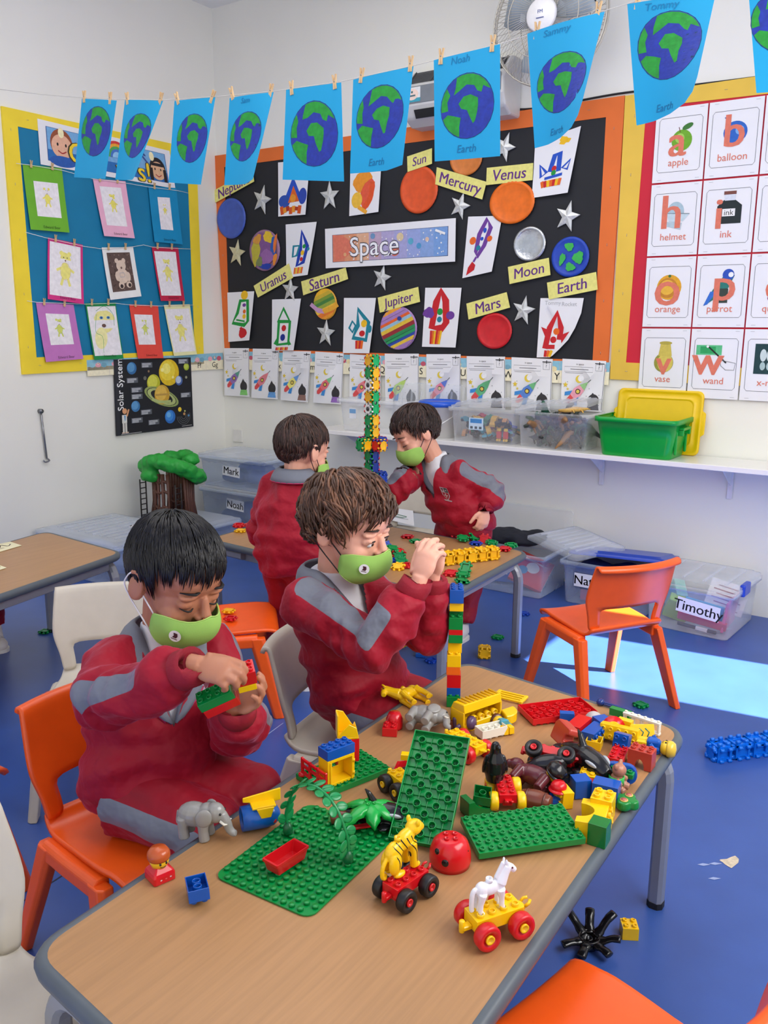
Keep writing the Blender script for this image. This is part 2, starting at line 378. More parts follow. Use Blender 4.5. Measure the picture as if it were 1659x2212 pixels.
def frieze(name, label, fn, px4, letters, n):
    def dr(d):
        d.rect(0, 0, 1, .42, (140, 195, 215))
        rnd = random.Random(len(letters)+n)
        for i in range(n):
            u = (i+.5)/n
            for k in range(3):
                du = (k-1)*.26/n; d.ell(u+du, .36-.06*rnd.random(), .13/n, FR[(i+k) % 5], min(.10/n, .36*d.A*.4))
            d.ell(u, .26, .05/n, (245, 215, 200)); d.ell(u-.012/n, .24, .012/n, (40, 40, 50)); d.ell(u+.016/n, .24, .012/n, (40, 40, 50))
            d.stroke([(i/n, 0), (i/n, 1)], .004/n*3, (205, 200, 190))
        for u, s in letters: d.text(s, u, .70, .46*d.A, (20, 20, 22))
    sheet(name, wall_quad(fn, px4, .0), (246, 238, 205), dr, label, 'alphabet frieze', step=.00003)
frieze('alphabet_frieze', 'strip of alphabet frieze reading Ff Gg beside the corner on the left wall', onx, [(187, 778), (481, 762), (482, 797), (189, 813)], [(.80, 'Ff'), (.93, 'Gg')], 7)
def xk(px): return (ony(px, 800, 0).x-ony(486, 775, 0).x)/(ony(1318, 815, 0).x-ony(486, 775, 0).x)
frieze('alphabet_frieze', 'long alphabet frieze under the black board behind the rocket worksheets', lambda x, y, o: ony(x, y, -.002),
       [(486, 758), (1318, 783), (1314, 832), (487, 797)], [(xk(604), 'k'), (xk(676), 'm'), (xk(757), 'o'), (xk(826), 'Q'), (xk(911), 'S'), (xk(1002), 'U'), (xk(1100), 'W'), (xk(1206), 'Y')], 20)
def poster(d):
    d.rect(.0, 0, .045, 1, (40, 42, 50))
    T = d.A
    d.text('Solar System', .06, .33, .098, WHITE, -PI/2); d.text('Solar System', .064, .33, .098, WHITE, -PI/2)
    def ball(x, y, r, c, c2=None, c3=None):
        d.ell(x, y, r, c)
        if c2: d.ell(x-.15*r, y-.15*r/T, r*.75, c2)
        if c3: d.ell(x-.25*r, y-.3*r/T, r*.4, c3)
    ball(.69, .20, .135, (226, 190, 30), (240, 214, 60), (250, 236, 120)); d.ell(.60, .16, .02, (252, 240, 150)); d.ell(.74, .27, .014, (252, 240, 150))
    ball(.21, .12, .06, (50, 110, 165), (90, 150, 195)); ball(.48, .33, .085, (190, 190, 40), (215, 215, 80))
    ball(.82, .32, .05, (70, 100, 165), (190, 205, 225)); ball(.93, .13, .038, (160, 180, 40), (195, 210, 80))
    for r, c in ((.235, (150, 165, 95)), (.205, (26, 28, 30)), (.195, (178, 190, 120)), (.15, (26, 28, 30))): d.ell(.58, .53, r, c, r*.36, .35)
    ball(.585, .50, .10, (205, 160, 50), (226, 186, 80)); d.stroke([(.50, .50), (.67, .50)], .02, (190, 150, 70))
    d.stroke([(.45, .555), (.56, .60), (.70, .605)], .03, (178, 190, 120), False, True)
    ball(.24, .63, .055, (60, 120, 175), (95, 155, 205)); ball(.68, .82, .07, (40, 110, 190), (60, 140, 215), (110, 180, 235))
    ball(.37, .26, .02, (110, 110, 100)); ball(.42, .17, .012, (150, 120, 90)); ball(.92, .28, .015, (160, 160, 130))
    for x, y in ((.40, .085), (.21, .28), (.26, .41), (.26, .50), (.37, .72), (.25, .82), (.46, .87), (.90, .53), (.885, .05)):
        d.rect(x-.07, y-.035, x+.07, y+.035, (92, 96, 104))
        for k in (-.02, -.005, .01, .024): d.stroke([(x-.06, y+k), (x+.05-.03*(k > 0), y+k)], .006, (205, 208, 212))
    for r in (.03, .05, .07, .09): d.stroke([(.86+r*math.cos(a), .83+r/T*math.sin(a)) for a in [PI*k/9 for k in range(-1, 10)]], .003, (130, 135, 140))
    d.ell(.81, .73, .024, (240, 205, 50)); d.ell(.87, .80, .015, (200, 150, 90)); d.ell(.93, .83, .012, (90, 150, 200)); d.ell(.88, .76, .01, (200, 200, 120))
    d.rect(.065, .73, .125, .84, (225, 225, 220)); d.rect(.07, .83, .093, .965, (215, 212, 205)); d.rect(.10, .83, .123, .965, (215, 212, 205))
    d.ell(.10, .68, .028, (226, 165, 120)); d.stroke([(.125, .75), (.15, .66)], .018, (226, 165, 120)); d.poly([(.092, .74), (.108, .74), (.104, .81), (.098, .81)], (60, 140, 200))
    d.rect(.06, .96, .095, .975, (225, 200, 180)); d.rect(.10, .96, .14, .975, (225, 200, 180))
    d.stroke([(.05, .985), (.3, .985)], .006, (180, 180, 180)); d.stroke([(.83, .975), (.97, .972)], .008, (150, 150, 150))
sheet('poster', wall_quad(onx, [(246, 777), (412, 772), (418, 921), (252, 942)], .004), (22, 24, 30), poster, 'black poster reading Solar System on the left wall below the blue board', 'poster', th=.006)
# ------------------------------------------------------------------ things on the walls
def bq(px, o=-.004): return wall_quad(ony, px, o)
def lq(px, o=.004): return wall_quad(onx, px, o)
PAPER = mat((236, 236, 238), .7, 'paper', var=.015, scale=8)
RED, ORG, YEL, GRN, BLU, NVY, PUR, TEA, BRN, BLK, PNK = (200, 28, 36), (232, 105, 28), (240, 190, 30), (22, 150, 60), (30, 80, 190), (24, 44, 140), (110, 60, 150), (20, 130, 150), (110, 60, 40), (28, 26, 28), (228, 95, 120)
# --- name labels
for s, q, sz, lab in (
    ('Neptune', [(461, 412), (545, 366), (549, 392), (465, 438)], .23, 'yellow label reading Neptune half hidden behind a hanging earth'),
    ('Uranus', [(547.8, 617.5), (624, 569), (633, 600), (557, 642.7)], .25, 'yellow label reading Uranus on the black board'),
    ('Saturn', [(650.4, 608), (746.6, 578), (752, 602.7), (655, 638)], .26, 'yellow label reading Saturn on the black board'),
    ('Jupiter', [(815.8, 643), (903.4, 619.6), (907.4, 652), (820.4, 675.5)], .26, 'yellow label reading Jupiter on the black board'),
    ('Sun', [(879.4, 338), (933, 320), (933, 353.7), (880.3, 371.5)], .40, 'yellow label reading Sun on the black board'),
    ('Mercury', [(943.4, 361), (1051, 392.7), (1041.5, 431), (940, 398)], .25, 'yellow label reading Mercury on the black board'),
    ('Venus', [(1051.6, 362.6), (1151.7, 352), (1150, 389), (1050, 400)], .30, 'yellow label reading Venus on the black board'),
    ('Moon', [(1097, 576.6), (1185.5, 556.7), (1189, 594), (1100.7, 613.7)], .32, 'yellow label reading Moon on the black board'),
    ('Earth', [(1181.4, 610.5), (1287.8, 587.4), (1291, 625.7), (1185.5, 647)], .29, 'yellow label reading Earth on the black board'),
    ('Mars', [(1007.3, 655.8), (1094.4, 631), (1101.7, 664.3), (1012, 690.3)], .32, 'yellow label reading Mars on the black board')):
    def dr(d, s=s, sz=sz): d.text(s, .5, .5, sz, (96, 42, 128), 0, .12); d.text(s, .507, .5, sz, (96, 42, 128), 0, .12)
    sheet('name_label', bq(q, -.012), (232, 226, 130), dr, lab, 'label', 'planet name labels')
# --- planets: painted paper plates
def plate(cx, cy, rx, ry, c, label, deco=None, rough=.45, metal=0, off=-.003):
    C = ony(cx, cy, off); R = (ony(cx+rx, cy, off)-C).x; Z = (ony(cx, cy-ry, off)-C).z
    t = thing('paper_plate', label, 'paper plate', C, (0, 0, 0), 'planets on the black board')
    b = MB(); n = 72; rings = []
    for k, y in ((1, 0), (1, -.004), (.9, -.007), (.84, -.005), (.8, -.003), (.4, -.0032)):
        rings.append([V((R*k*(1+(.008*(i % 2) if k > .85 else 0))*math.cos(2*PI*i/n), y+(.001*(i % 2) if k > .85 else 0), Z*k*math.sin(2*PI*i/n))) for i in range(n)])
    b.loft(rings, 0, True, True)
    b.build('plate', mat(c, rough, 'painted_plate', var=.10, scale=30, metal=metal, bump=.5 if metal else .2, bscale=60 if metal else 90, bdist=.004 if metal else .001), t)
    if deco:
        D = Draw(1); deco(D); m = MB()
        for vs, fs, mi, lay in D.items: m.add([(x*R, -.0072-.0003*lay, -y*Z) for x, y in vs], fs, mi)
        m.build('painted_marks', D.mats, t)
    return t
plate(500, 472, 31, 44, (66, 92, 178), 'plain blue paper plate under the Neptune label')
def ura(d):
    rnd = random.Random(3)
    for x, y, rx, ry, c, r in ((-.1, -.1, .55, .75, (128, 84, 140), .2), (-.55, .1, .28, .6, (190, 178, 60), .1), (.35, -.6, .4, .25, (226, 190, 50), .5), (.62, -.1, .18, .5, (40, 90, 170), 0), (.75, -.3, .1, .45, (228, 120, 50), .2), (.15, .35, .5, .35, (150, 100, 160), -.3), (.1, .78, .4, .14, (30, 60, 160), .0), (.72, .45, .12, .3, (230, 140, 50), .3), (-.3, .55, .2, .25, (120, 130, 80), .5), (-.4, -.55, .3, .2, (210, 150, 60), -.6)):
        d.ell(x, y, rx, c, ry, r, 20, .12)
plate(572, 541, 33, 45, (150, 110, 140), 'swirled purple and yellow paper plate above the Uranus label', ura)
def stripes(cols, rot):
    def f(d):
        n = len(cols)
        for i, c in enumerate(cols):
            y0, y1 = -.96+1.92*i/n, -.96+1.92*(i+1.25)/n; y1 = min(y1, .96)
            P = []
            for k in range(9): y = y0+(y1-y0)*k/8; P.append((math.sqrt(max(0, .93-y*y))*.98, y+.03*math.sin(k*2+i)))
            for k in range(8, -1, -1): y = y0+(y1-y0)*k/8; P.append((-math.sqrt(max(0, .93-y*y))*.98, y+.03*math.sin(k*2+i)))
            d.poly([(x*math.cos(rot)-y*math.sin(rot), x*math.sin(rot)+y*math.cos(rot)) for x, y in P], c)
    return f
def sat(d):
    stripes([(232, 180, 40), (200, 170, 50), (120, 150, 50), (70, 130, 60), (150, 165, 60), (236, 190, 60), (226, 120, 40), (232, 150, 40)], -.35)(d)
    d.poly([(-1.3, .1), (-1.1, -.1), (-.6, .22), (0, .35), (.7, .1), (1.0, -.2), (1.25, .15), (.7, .42), (0, .62), (-.6, .55)], (196, 150, 190))
    d.poly([(-.2, .36), (.7, .1), (1.0, -.2), (1.25, .15), (.7, .42), (0, .62)], (232, 170, 50))
plate(703, 657, 25, 34, (232, 170, 50), 'small striped orange plate with a lilac ring below the Saturn label', sat)
def jup(d):
    stripes([(236, 160, 50), (170, 130, 190), (165, 125, 185), (232, 100, 40), (150, 190, 210), (226, 190, 60), (150, 40, 50), (40, 140, 80), (40, 150, 90), (40, 70, 160), (226, 190, 60), (160, 120, 180)], -.42)(d)
    d.ell(.1, -.45, .12, (40, 60, 150), .1)
plate(861, 709, 40, 47, (170, 130, 190), 'striped rainbow paper plate below the Jupiter label', jup)
plate(905, 410, 41, 52, (224, 84, 30), 'large red orange paper plate below the Sun label')
plate(1007, 342, 35, 38, (212, 122, 50), 'dull orange paper plate half hidden above the Mercury label')
plate(1106, 437, 49, 47, (238, 112, 14), 'large bright orange paper plate below the Venus label', off=-.007)
plate(1144, 527, 35, 38, (205, 208, 210), 'crumpled silver foil plate above the Moon label', None, .3, .9)
def ear(d):
    for x, y, rx, ry in ((-.05, -.5, .24, .2), (.45, .05, .28, .3), (-.4, .1, .15, .3), (.05, .5, .26, .2)): d.ell(x, y, rx, (60, 180, 80), ry, .3, 18, .15)
plate(1232, 555, 41, 44, (30, 70, 180), 'dark blue plate with green patches above the Earth label', ear)
plate(1068, 715, 38, 39, (205, 24, 34), 'plain red paper plate below the Mars label')
# --- foil stars
for cx, cy, r, rot, lab in ((566, 432, 20, .3, 'foil star between the Neptune plate and a blue rocket painting'), (512, 547, 18, .2, 'cream foil star left of the Uranus plate'),
    (712, 424, 21, 0, 'foil star above the left end of the Space banner'), (627, 626, 18, .1, 'grey foil star between the Uranus and Saturn labels'), (825, 600, 20, .25, 'foil star below the middle of the Space banner'),
    (704, 720, 20, .1, 'foil star right below the Saturn plate'), (994, 445, 22, .35, 'foil star directly below the Mercury label'), (1090, 318, 24, .4, 'foil star half behind a hanging earth above the Venus label'),
    (1226, 468, 27, .25, 'large bluish foil star near the right edge of the black board'), (1131, 671, 25, .2, 'foil star right of the Mars label')):
    C = ony(cx, cy, -.004); R = (ony(cx+r, cy, -.004)-C).x*1.05; b = MB()
    P = [V(((R if i % 2 == 0 else R*.42)*math.sin(PI*i/5+rot), 0, (R if i % 2 == 0 else R*.42)*1.15*math.cos(PI*i/5+rot))) for i in range(10)]
    b.add(P+[p*.96+V((0, -.003, 0)) for p in P]+[V((0, -.009, 0))], [tuple(range(10))]+[(i, (i+1) % 10, 10+(i+1) % 10, 10+i) for i in range(10)]+[(10+i, 10+(i+1) % 10, 20) for i in range(10)])
    o = b.build('foil_star', mat((214, 216, 214) if cy != 547 else (226, 220, 180), .38, 'foil', metal=.55, var=.12, scale=70, bump=.4, bscale=120, bdist=.003)); o.location = C
    tag(o, lab, 'star', 'foil stars on the black board')
# --- rocket paintings
def rk1(d):
    d.poly([(.5, .28), (.2, .72), (.85, .72)], BLU); d.ell(.22, .73, .20, (40, 80, 170), .16); d.ell(.85, .65, .14, (40, 70, 170), .2)
    d.poly([(.52, .45), (.35, .76), (.74, .74)], (220, 100, 30)); d.ell(.52, .68, .1, (232, 150, 40))
    for i in range(7): d.stroke([(.12+.11*i, .82+.02*(i % 2)), (.16+.1*i, .97-.03*(i % 3))], .12, [(214, 84, 24), (232, 150, 40), (170, 50, 20)][i % 3])
def rk2(d):
    d.ell(.45, .40, .32, (236, 150, 40), .3, .2, 20, .08); d.ell(.6, .62, .22, (228, 90, 60), .38, .3, 20, .06); d.ell(.25, .72, .18, (240, 190, 60), .2)
    d.stroke([(.75, .4), (.7, .7), (.45, .93)], .16, (226, 84, 36), False, True); d.stroke([(.3, .85), (.6, .98)], .1, (240, 170, 50))
def shell(d, pts, c, w=.05): d.loop(pts, w*1.9, c)
def rk3(d):
    shell(d, [(.55, .16), (.8, .45), (.72, .74), (.45, .8), (.55, .5)], (24, 60, 170), .07); d.loop([(.28, .42), (.5, .42), (.42, .6), (.26, .62)], .08, TEA)
    d.ell(.68, .44, .06, GRN); d.ell(.64, .56, .07, YEL); d.ell(.62, .68, .06, RED); d.ell(.85, .5, .05, TEA)
    for i in range(5): d.stroke([(.38+.08*i, .83), (.36+.08*i, .95)], .07, (ORG, YEL)[i % 2])
def rk4(d):
    d.ell(.65, .07, .13, YEL); shell(d, [(.5, .18), (.78, .18), (.85, .6), (.72, .68), (.2, .62), (.4, .42)], GRN, .06); d.stroke([(.35, .56), (.7, .6), (.7, .7)], .05, GRN)
    d.ell(.66, .27, .07, PUR, .05); d.ell(.68, .40, .06, ORG); d.ell(.68, .5, .07, YEL); d.ell(.66, .84, .18, RED, .15, 0, 20, .06); d.stroke([(.55, .72), (.62, .8)], .1, RED)
def rk5(d):
    shell(d, [(.42, .18), (.68, .42), (.24, .42)], GRN, .06); shell(d, [(.27, .44), (.7, .44), (.72, .86), (.25, .88)], GRN, .06); d.poly([(.25, .72), (.08, .86), (.25, .9)], GRN); d.poly([(.72, .78), (.86, .88), (.72, .9)], GRN)
    d.ell(.48, .56, .09, RED); d.ell(.46, .74, .1, NVY)
    for i in range(8): d.stroke([(.22+.07*i, .93), (.2+.07*i, .99)], .06, (RED, ORG, YEL)[i % 3])
def rk6(d):
    shell(d, [(.46, .2), (.85, .45), (.82, .76), (.35, .72), (.5, .5)], TEA, .07); d.loop([(.3, .42), (.42, .5), (.32, .62), (.2, .54)], .07, TEA); d.ell(.7, .46, .1, YEL, .1); d.ell(.66, .64, .1, RED, .08); d.ell(.92, .56, .06, TEA, .1)
    for i in range(4): d.stroke([(.48+.07*i, .77), (.5+.06*i, .92)], .08, (RED, ORG)[i % 2])
def rk7(d):
    shell(d, [(.45, .06), (.6, .22), (.66, .58), (.55, .68), (.25, .66), (.34, .24)], RED, .1); d.ell(.14, .42, .16, PUR, .13, 0, 20, .1); d.ell(.76, .46, .12, PUR, .1); d.ell(.46, .4, .08, GRN); d.ell(.46, .53, .07, TEA, .07)
    for i in range(6): d.stroke([(.24+.06*i, .72), (.25+.05*i, .95)], .055, (RED, ORG, YEL)[i % 3])
def rk8(d):
    shell(d, [(.58, .05), (.72, .2), (.6, .5), (.42, .68), (.36, .58), (.4, .3)], PUR, .07); d.ell(.56, .24, .05, BLU, .07); d.ell(.5, .38, .05, BLU); d.ell(.42, .53, .07, TEA); d.ell(.22, .40, .1, ORG); d.ell(.74, .39, .08, ORG)
    d.stroke([(.4, .68), (.32, .76)], .07, PUR); d.poly([(.28, .75), (.4, .82), (.38, .9), (.12, .97), (.16, .84)], RED)
def rk9(d):
    d.ell(.68, .14, .13, YEL, .08, .3, 14, .2); d.stroke([(.42, .6), (.5, .34), (.62, .32), (.64, .62)], .12, BLU); d.loop([(.16, .45), (.34, .6), (.2, .66)], .08, BLU); d.loop([(.72, .58), (.9, .48), (.86, .62)], .06, BLU)
    d.ell(.52, .56, .06, RED); d.ell(.52, .63, .06, GRN); d.stroke([(.3, .7), (.75, .68)], .06, BLU)
    for i in range(7): d.stroke([(.24+.08*i, .74), (.28+.07*i, .85)], .08, (ORG, RED, YEL)[i % 3])
def rk10(d):
    d.text('Tommy', .3, .08, .12, (175, 175, 178)); d.text('Rocket', .68, .10, .12, (175, 175, 178))
    d.stroke([(.18, .85), (.26, .5), (.42, .25), (.52, .5), (.5, .7)], .13, RED); d.poly([(.06, .48), (.26, .54), (.2, .7)], RED); d.poly([(.52, .62), (.72, .56), (.55, .76)], RED); d.stroke([(.2, .82), (.4, .82)], .09, RED); d.ell(.42, .56, .07, ORG, .07); d.ell(.36, .70, .07, RED, .07)
    for i in range(3): d.stroke([(.2+.07*i, .88), (.19+.05*i, .99)], .06, (RED, ORG, YEL)[i])
RK = [([(600.6, 351), (669, 345), (662, 464), (602, 468)], rk1, 'painting of a blue and orange rocket under a hanging earth', .004),
      ([(757, 350), (824, 345), (819, 458), (755, 467)], rk2, 'painting of a red and yellow blob rocket under a hanging earth', .003),
      ([(617, 485), (684, 479), (668, 594), (620, 600)], rk3, 'painting of a dark blue pointed rocket left of the Space banner', .006),
      ([(491, 632), (549, 629), (542, 735), (494.6, 738.6)], rk4, 'painting of a green rocket with a yellow tip at lower left of the black board', .006),
      ([(587.7, 647), (650, 645), (637.5, 757), (588, 758)], rk5, 'painting of a green house-shaped rocket left of the Saturn plate', .006),
      ([(743, 643.6), (812, 643.6), (801, 763), (742, 762.6)], rk6, 'painting of a teal rocket left of the Jupiter plate', .006),
      ([(918.7, 621.6), (997, 621.6), (986, 750.7), (912.4, 749)], rk7, 'painting of a red rocket with purple fins right of the Jupiter plate', .004),
      ([(1011.4, 468), (1085, 466), (1063.7, 586.8), (999.4, 601)], rk8, 'tilted painting of a purple rocket right of the Space banner', .003),
      ([(1156, 307), (1255, 272), (1229, 417), (1149.8, 428)], rk9, 'painting of a blue plane rocket at upper right of the black board', .006)]
for q, f, lab, cv in RK:
    sheet('rocket_painting', bq(q, -.005), PAPER, f, lab, 'painting', 'rocket paintings on the black board', curl=lambda u, v, cv=cv: cv*(v*v+u*u*v*1.5), grid=(4, 5), th=.0008)
sheet('rocket_painting', bq([(1167.5, 644), (1261, 643.8), (1256, 772), (1160, 772)], -.005), PAPER, rk10, 'painting of a red rocket with its corner curling off the board below the Earth label', 'painting', 'rocket paintings on the black board',
      curl=lambda u, v: .004*v+.03*max(0, u*.8+v*.7-.75)**2, grid=(6, 6), th=.0008, outline=[(0, 0), (1, 0), (.96, .25), (.84, .5), (.7, .7), (.52, .85), (.36, .97), (.3, 1), (0, 1)])
def banner(d):
    A = d.A; d.rect(.06, .17, .95, .86, (70, 90, 130)); d.rect(.064, .18, .946, .85, (150, 160, 205))
    for i, c in enumerate(((218, 130, 100), (222, 150, 110), (226, 175, 140), (190, 165, 190), (175, 165, 205), (165, 165, 210), (150, 165, 215), (135, 165, 215), (120, 160, 215))):
        d.rect(.064+.098*i, .18, .946, .85, c)
    d.ell(.064, .5, .16, (222, 120, 96), .225*A*1.45, 0, 24, 0, -PI/2, PI/2)
    for x, y, r, c in ((.17, .52, .012, (226, 130, 100)), (.165, .68, .012, (226, 170, 120)), (.42, .72, .016, (230, 160, 100)), (.24, .3, .008, WHITE), (.56, .66, .034, (226, 120, 100)), (.60, .34, .026, (220, 200, 160)), (.68, .46, .02, (90, 170, 200)), (.74, .58, .018, (80, 150, 200)), (.80, .44, .014, (220, 190, 170)), (.39, .27, .018, (110, 150, 190))):
        d.ell(x, y, r, c)
    rnd = random.Random(5)
    for i in range(40): d.ell(.2+.73*rnd.random(), .22+.6*rnd.random(), .003+.003*rnd.random(), WHITE)
    d.stroke([(.48, .76), (.58, .70)], .014, WHITE); d.stroke([(.52, .76), (.55, .66)], .01, (60, 60, 70)); d.stroke([(.86, .24), (.93, .34)], .014, WHITE)
    for k in range(8): d.text('Space', .40+.0042*math.cos(k*PI/4), .51+.022*math.sin(k*PI/4), .17, (70, 70, 80), .0)
    d.text('Space', .399, .51, .17, (245, 245, 248)); d.text('Space', .401, .51, .17, (245, 245, 248))
sheet('banner', bq([(702, 494.5), (984.5, 471), (983, 565), (703.6, 579.6)], -.016), PAPER, banner, 'long white banner reading Space in the middle of the black board', 'banner')
# --- worksheets
WS = [([(484, 752), (537.7, 752), (540, 857), (487, 854)], (110, 60, 150), (40, 130, 100), (90, 190, 60), 'multicoloured', 'leftmost below the black board'),
      ([(546, 753), (603, 754), (601, 862.6), (544.6, 859)], (222, 90, 100), (222, 90, 100), (50, 130, 210), 'pink', 'with a blue spaceman, second from the corner'),
      ([(611, 758), (671.6, 759), (666, 869), (607.6, 864)], (232, 220, 80), (50, 120, 210), (110, 60, 45), 'yellow', 'with a blue nose cone'),
      ([(681, 759.5), (742.5, 763.4), (739, 873.5), (678, 869.6)], (222, 60, 70), (90, 190, 100), (120, 60, 170), 'red', 'with a purple spaceman'),
      ([(755.8, 764.5), (823, 770), (822, 880), (756, 875)], (222, 80, 90), (222, 80, 90), (90, 120, 160), 'red', 'partly behind the tall click tower'),
      ([(831, 764), (904.7, 764), (905, 885), (834, 880)], (160, 205, 90), (160, 205, 60), (90, 110, 130), 'lime green', 'above the blue-lidded tub'),
      ([(921, 765), (995, 765), (995, 885), (922, 880)], (222, 90, 120), (40, 80, 190), (60, 60, 70), 'pink', 'with a dark blue nose'),
      ([(1008, 769.4), (1091, 770.5), (1092, 885), (1010, 880)], (40, 150, 80), (40, 140, 70), (60, 60, 70), 'green and red', 'above the toy car bin'),
      ([(1105, 771.5), (1194, 775.7), (1190, 890), (1105, 886)], (30, 90, 190), (60, 160, 80), (60, 60, 70), 'blue', 'with a green nose'),
      ([(1215, 774.7), (1309.5, 780), (1300, 890), (1212, 885)], (232, 130, 150), (110, 180, 90), (60, 60, 70), 'pale pink', 'nearest the yellow lid')]
for q, c1, c2, c3, nm, lab in WS:
    def dr(d, c1=c1, c2=c2, c3=c3):
        c1, c2, c3 = (tuple(int(q*.72+68) for q in c) for c in (c1, c2, c3))
        d.text('in space', .42, .09, .055, (60, 60, 64)); d.loop([(.06, .145), (.72, .14), (.72, .235), (.06, .24)], .006, (110, 110, 115)); d.stroke([(.2, .19), (.62, .19)], .012, (90, 90, 95)); d.stroke([(.08, .265), (.5, .265)], .008, (120, 120, 125))
        d.loop([(.78, .08), (.93, .08), (.93, .2), (.78, .2)], .008, (110, 110, 115)); d.text('?', .855, .14, .10, (60, 60, 64)); d.stroke([(.76, .06), (.97, .06)], .02, (30, 30, 34)); d.stroke([(.86, .03), (.86, .09)], .02, (30, 30, 34)); d.stroke([(.985, .06), (.985, .97)], .008, (60, 60, 64))
        d.ell(.42, .38, .085, (226, 200, 70)); d.ell(.46, .365, .07, (236, 236, 238)); d.star(.1, .50, .07, (232, 200, 60)); d.star(.16, .58, .04, (226, 205, 90))
        ax, ay = .36, .66; ux, uy = .52, -.50                       # rocket axis, lower left to upper right
        L = math.hypot(ux, uy); ux, uy = ux/L, uy/L; nx, ny = -uy, ux
        def P(a, b): a *= .80; b *= .72; return (ax+ux*a+nx*b, ay+(uy*a+ny*b)/d.A)
        d.poly([P(-.16, -.1), P(-.3, -.2), P(-.22, -.28), P(-.02, -.14)], (60, 140, 210)); d.poly([P(-.16, .1), P(-.3, .18), P(-.2, .3), P(0, .14)], (60, 140, 210))
        d.poly([P(-.12, -.1), P(-.34, -.08), P(-.4, 0), P(-.34, .08), P(-.12, .1)], (222, 80, 80))
        d.poly([P(-.14, -.11), P(.06, -.16), P(.26, -.11), P(.44, 0), P(.26, .11), P(.06, .16), P(-.14, .11)], c1); d.poly([P(.24, -.115), P(.34, -.07), P(.48, 0), P(.34, .07), P(.24, .115)], c2); d.stroke([P(.46, 0), P(.58, 0)], .014, (60, 70, 70))
        d.ell(*P(.08, 0), .06, (70, 45, 40)); d.ell(*P(.08, 0), .04, (226, 205, 90))
        d.ell(.78, .79, .135, (54, 52, 54), .15); d.poly([(.7, .7), (.76, .63), (.83, .7)], (54, 52, 54)); d.ell(.83, .80, .05, (226, 205, 150)); d.ell(.84, .80, .03, (50, 60, 60))
        d.poly([(.63, .97), (.67, .86), (.9, .86), (.93, .97)], c3); d.ell(.7, .91, .03, (40, 40, 45))
        rnd = random.Random(2)
        for i in range(9): d.ell(.1+.85*rnd.random(), .4+.5*rnd.random(), .008, (60, 60, 90))
    sheet('worksheet', bq(q, -.005), PAPER, dr, '%s rocket worksheet %s' % (nm, lab), 'worksheet', 'rocket worksheets along the frieze', curl=lambda u, v: .006*v*(1+math.sin(5*u)*.4), grid=(3, 3), th=.0006)
# --- letter cards
cx0, cx1 = ony(1397, 552).x, ony(1516, 466).x
pit = (ony(1632, 460).x-cx0)/2; zg = [ony(1400, 555.5).z+.3016, ony(1400, 555.5).z, ony(1400, 555.5).z-.3006]
SAL = (222, 120, 96)
def card(col, row, word, pic, label):
    x0 = cx0+pit*col+.003; z1 = zg[0]+.3016-.3016*row-.004; q = [V((x, -.004, z)) for x, z in ((x0, z1), (x0+pit-.006, z1), (x0+pit-.006, z1-.294), (x0, z1-.294))]
    def dr(d):
        R = [(x, y) for x, y in ((.08, .17), (.12, .135), (.88, .135), (.92, .17), (.92, .83), (.88, .865), (.12, .865), (.08, .83))]
        d.loop(R, .008, (96, 100, 104))
        for x, y in ((.1, .03), (.85, .03), (.1, .97), (.85, .97)): d.stroke([(x, y), (x+.08, y)], .006, (170, 172, 175))
        pic(d)
        if word: d.text(word, .5, .74, .19, SAL)
    sheet('letter_card', q, PAPER, dr, label, 'letter card', 'letter cards on the red board')
def big(d, s, x, y, sz):
    sz *= 1.7
    for k in (-.014, 0, .014): d.text(s, x+k, y, sz, SAL)
def apple(d): d.ell(.54, .45, .20, (110, 170, 40)); d.ell(.5, .42, .09, (165, 205, 90)); d.stroke([(.5, .34), (.47, .27)], .014, BRN); d.ell(.64, .27, .11, (60, 120, 50), .05, -.4); big(d, 'a', .46, .45, .5)
def balloon(d): d.ell(.52, .42, .22, (40, 100, 190), .2); d.ell(.6, .4, .08, (120, 170, 225)); d.poly([(.36, .26), (.30, .22), (.38, .20)], (40, 80, 160)); big(d, 'b', .5, .40, .5)
def helmet(d): d.ell(.52, .4, .17, (170, 195, 205), .2); d.poly([(.34, .4), (.8, .43), (.68, .53), (.4, .53)], (196, 214, 220)); d.poly([(.3, .58), (.36, .53), (.66, .55), (.64, .65)], (180, 200, 208)); d.stroke([(.36, .41), (.8, .43)], .012, (90, 110, 120)); big(d, 'h', .44, .40, .55)
def ink(d): d.poly([(.3, .36), (.42, .28), (.62, .28), (.76, .36), (.76, .60), (.3, .60)], (28, 40, 42)); d.rect(.43, .2, .63, .29, (214, 220, 230)); d.rect(.41, .165, .64, .21, (120, 70, 60)); d.rect(.40, .40, .64, .50, WHITE); d.text('ink', .52, .45, .15, BLK); big(d, 'i', .34, .46, .5)
def orange(d): d.ell(.5, .43, .25, (226, 165, 40)); d.ell(.47, .44, .2, (196, 130, 40)); d.ell(.46, .43, .15, (232, 180, 60)); d.ell(.5, .27, .03, (70, 110, 50)); big(d, 'o', .47, .44, .6)
def parrot(d): d.poly([(.6, .22), (.74, .28), (.64, .45), (.4, .6), (.2, .7), (.34, .48)], (40, 120, 110)); d.ell(.62, .27, .11, (40, 80, 180)); d.poly([(.3, .5), (.42, .5), (.26, .68), (.18, .7)], (50, 110, 200)); d.ell(.67, .27, .05, WHITE); d.rect(.48, .46, .64, .66, (50, 64, 56)); big(d, 'p', .56, .40, .55)
def queen(d): d.ell(.55, .4, .17, (226, 195, 170)); d.poly([(.38, .3), (.38, .16), (.47, .24), (.55, .15), (.63, .24), (.72, .16), (.72, .3)], (230, 190, 60)); d.ell(.55, .6, .2, (150, 60, 120), .1); big(d, 'q', .5, .42, .5)
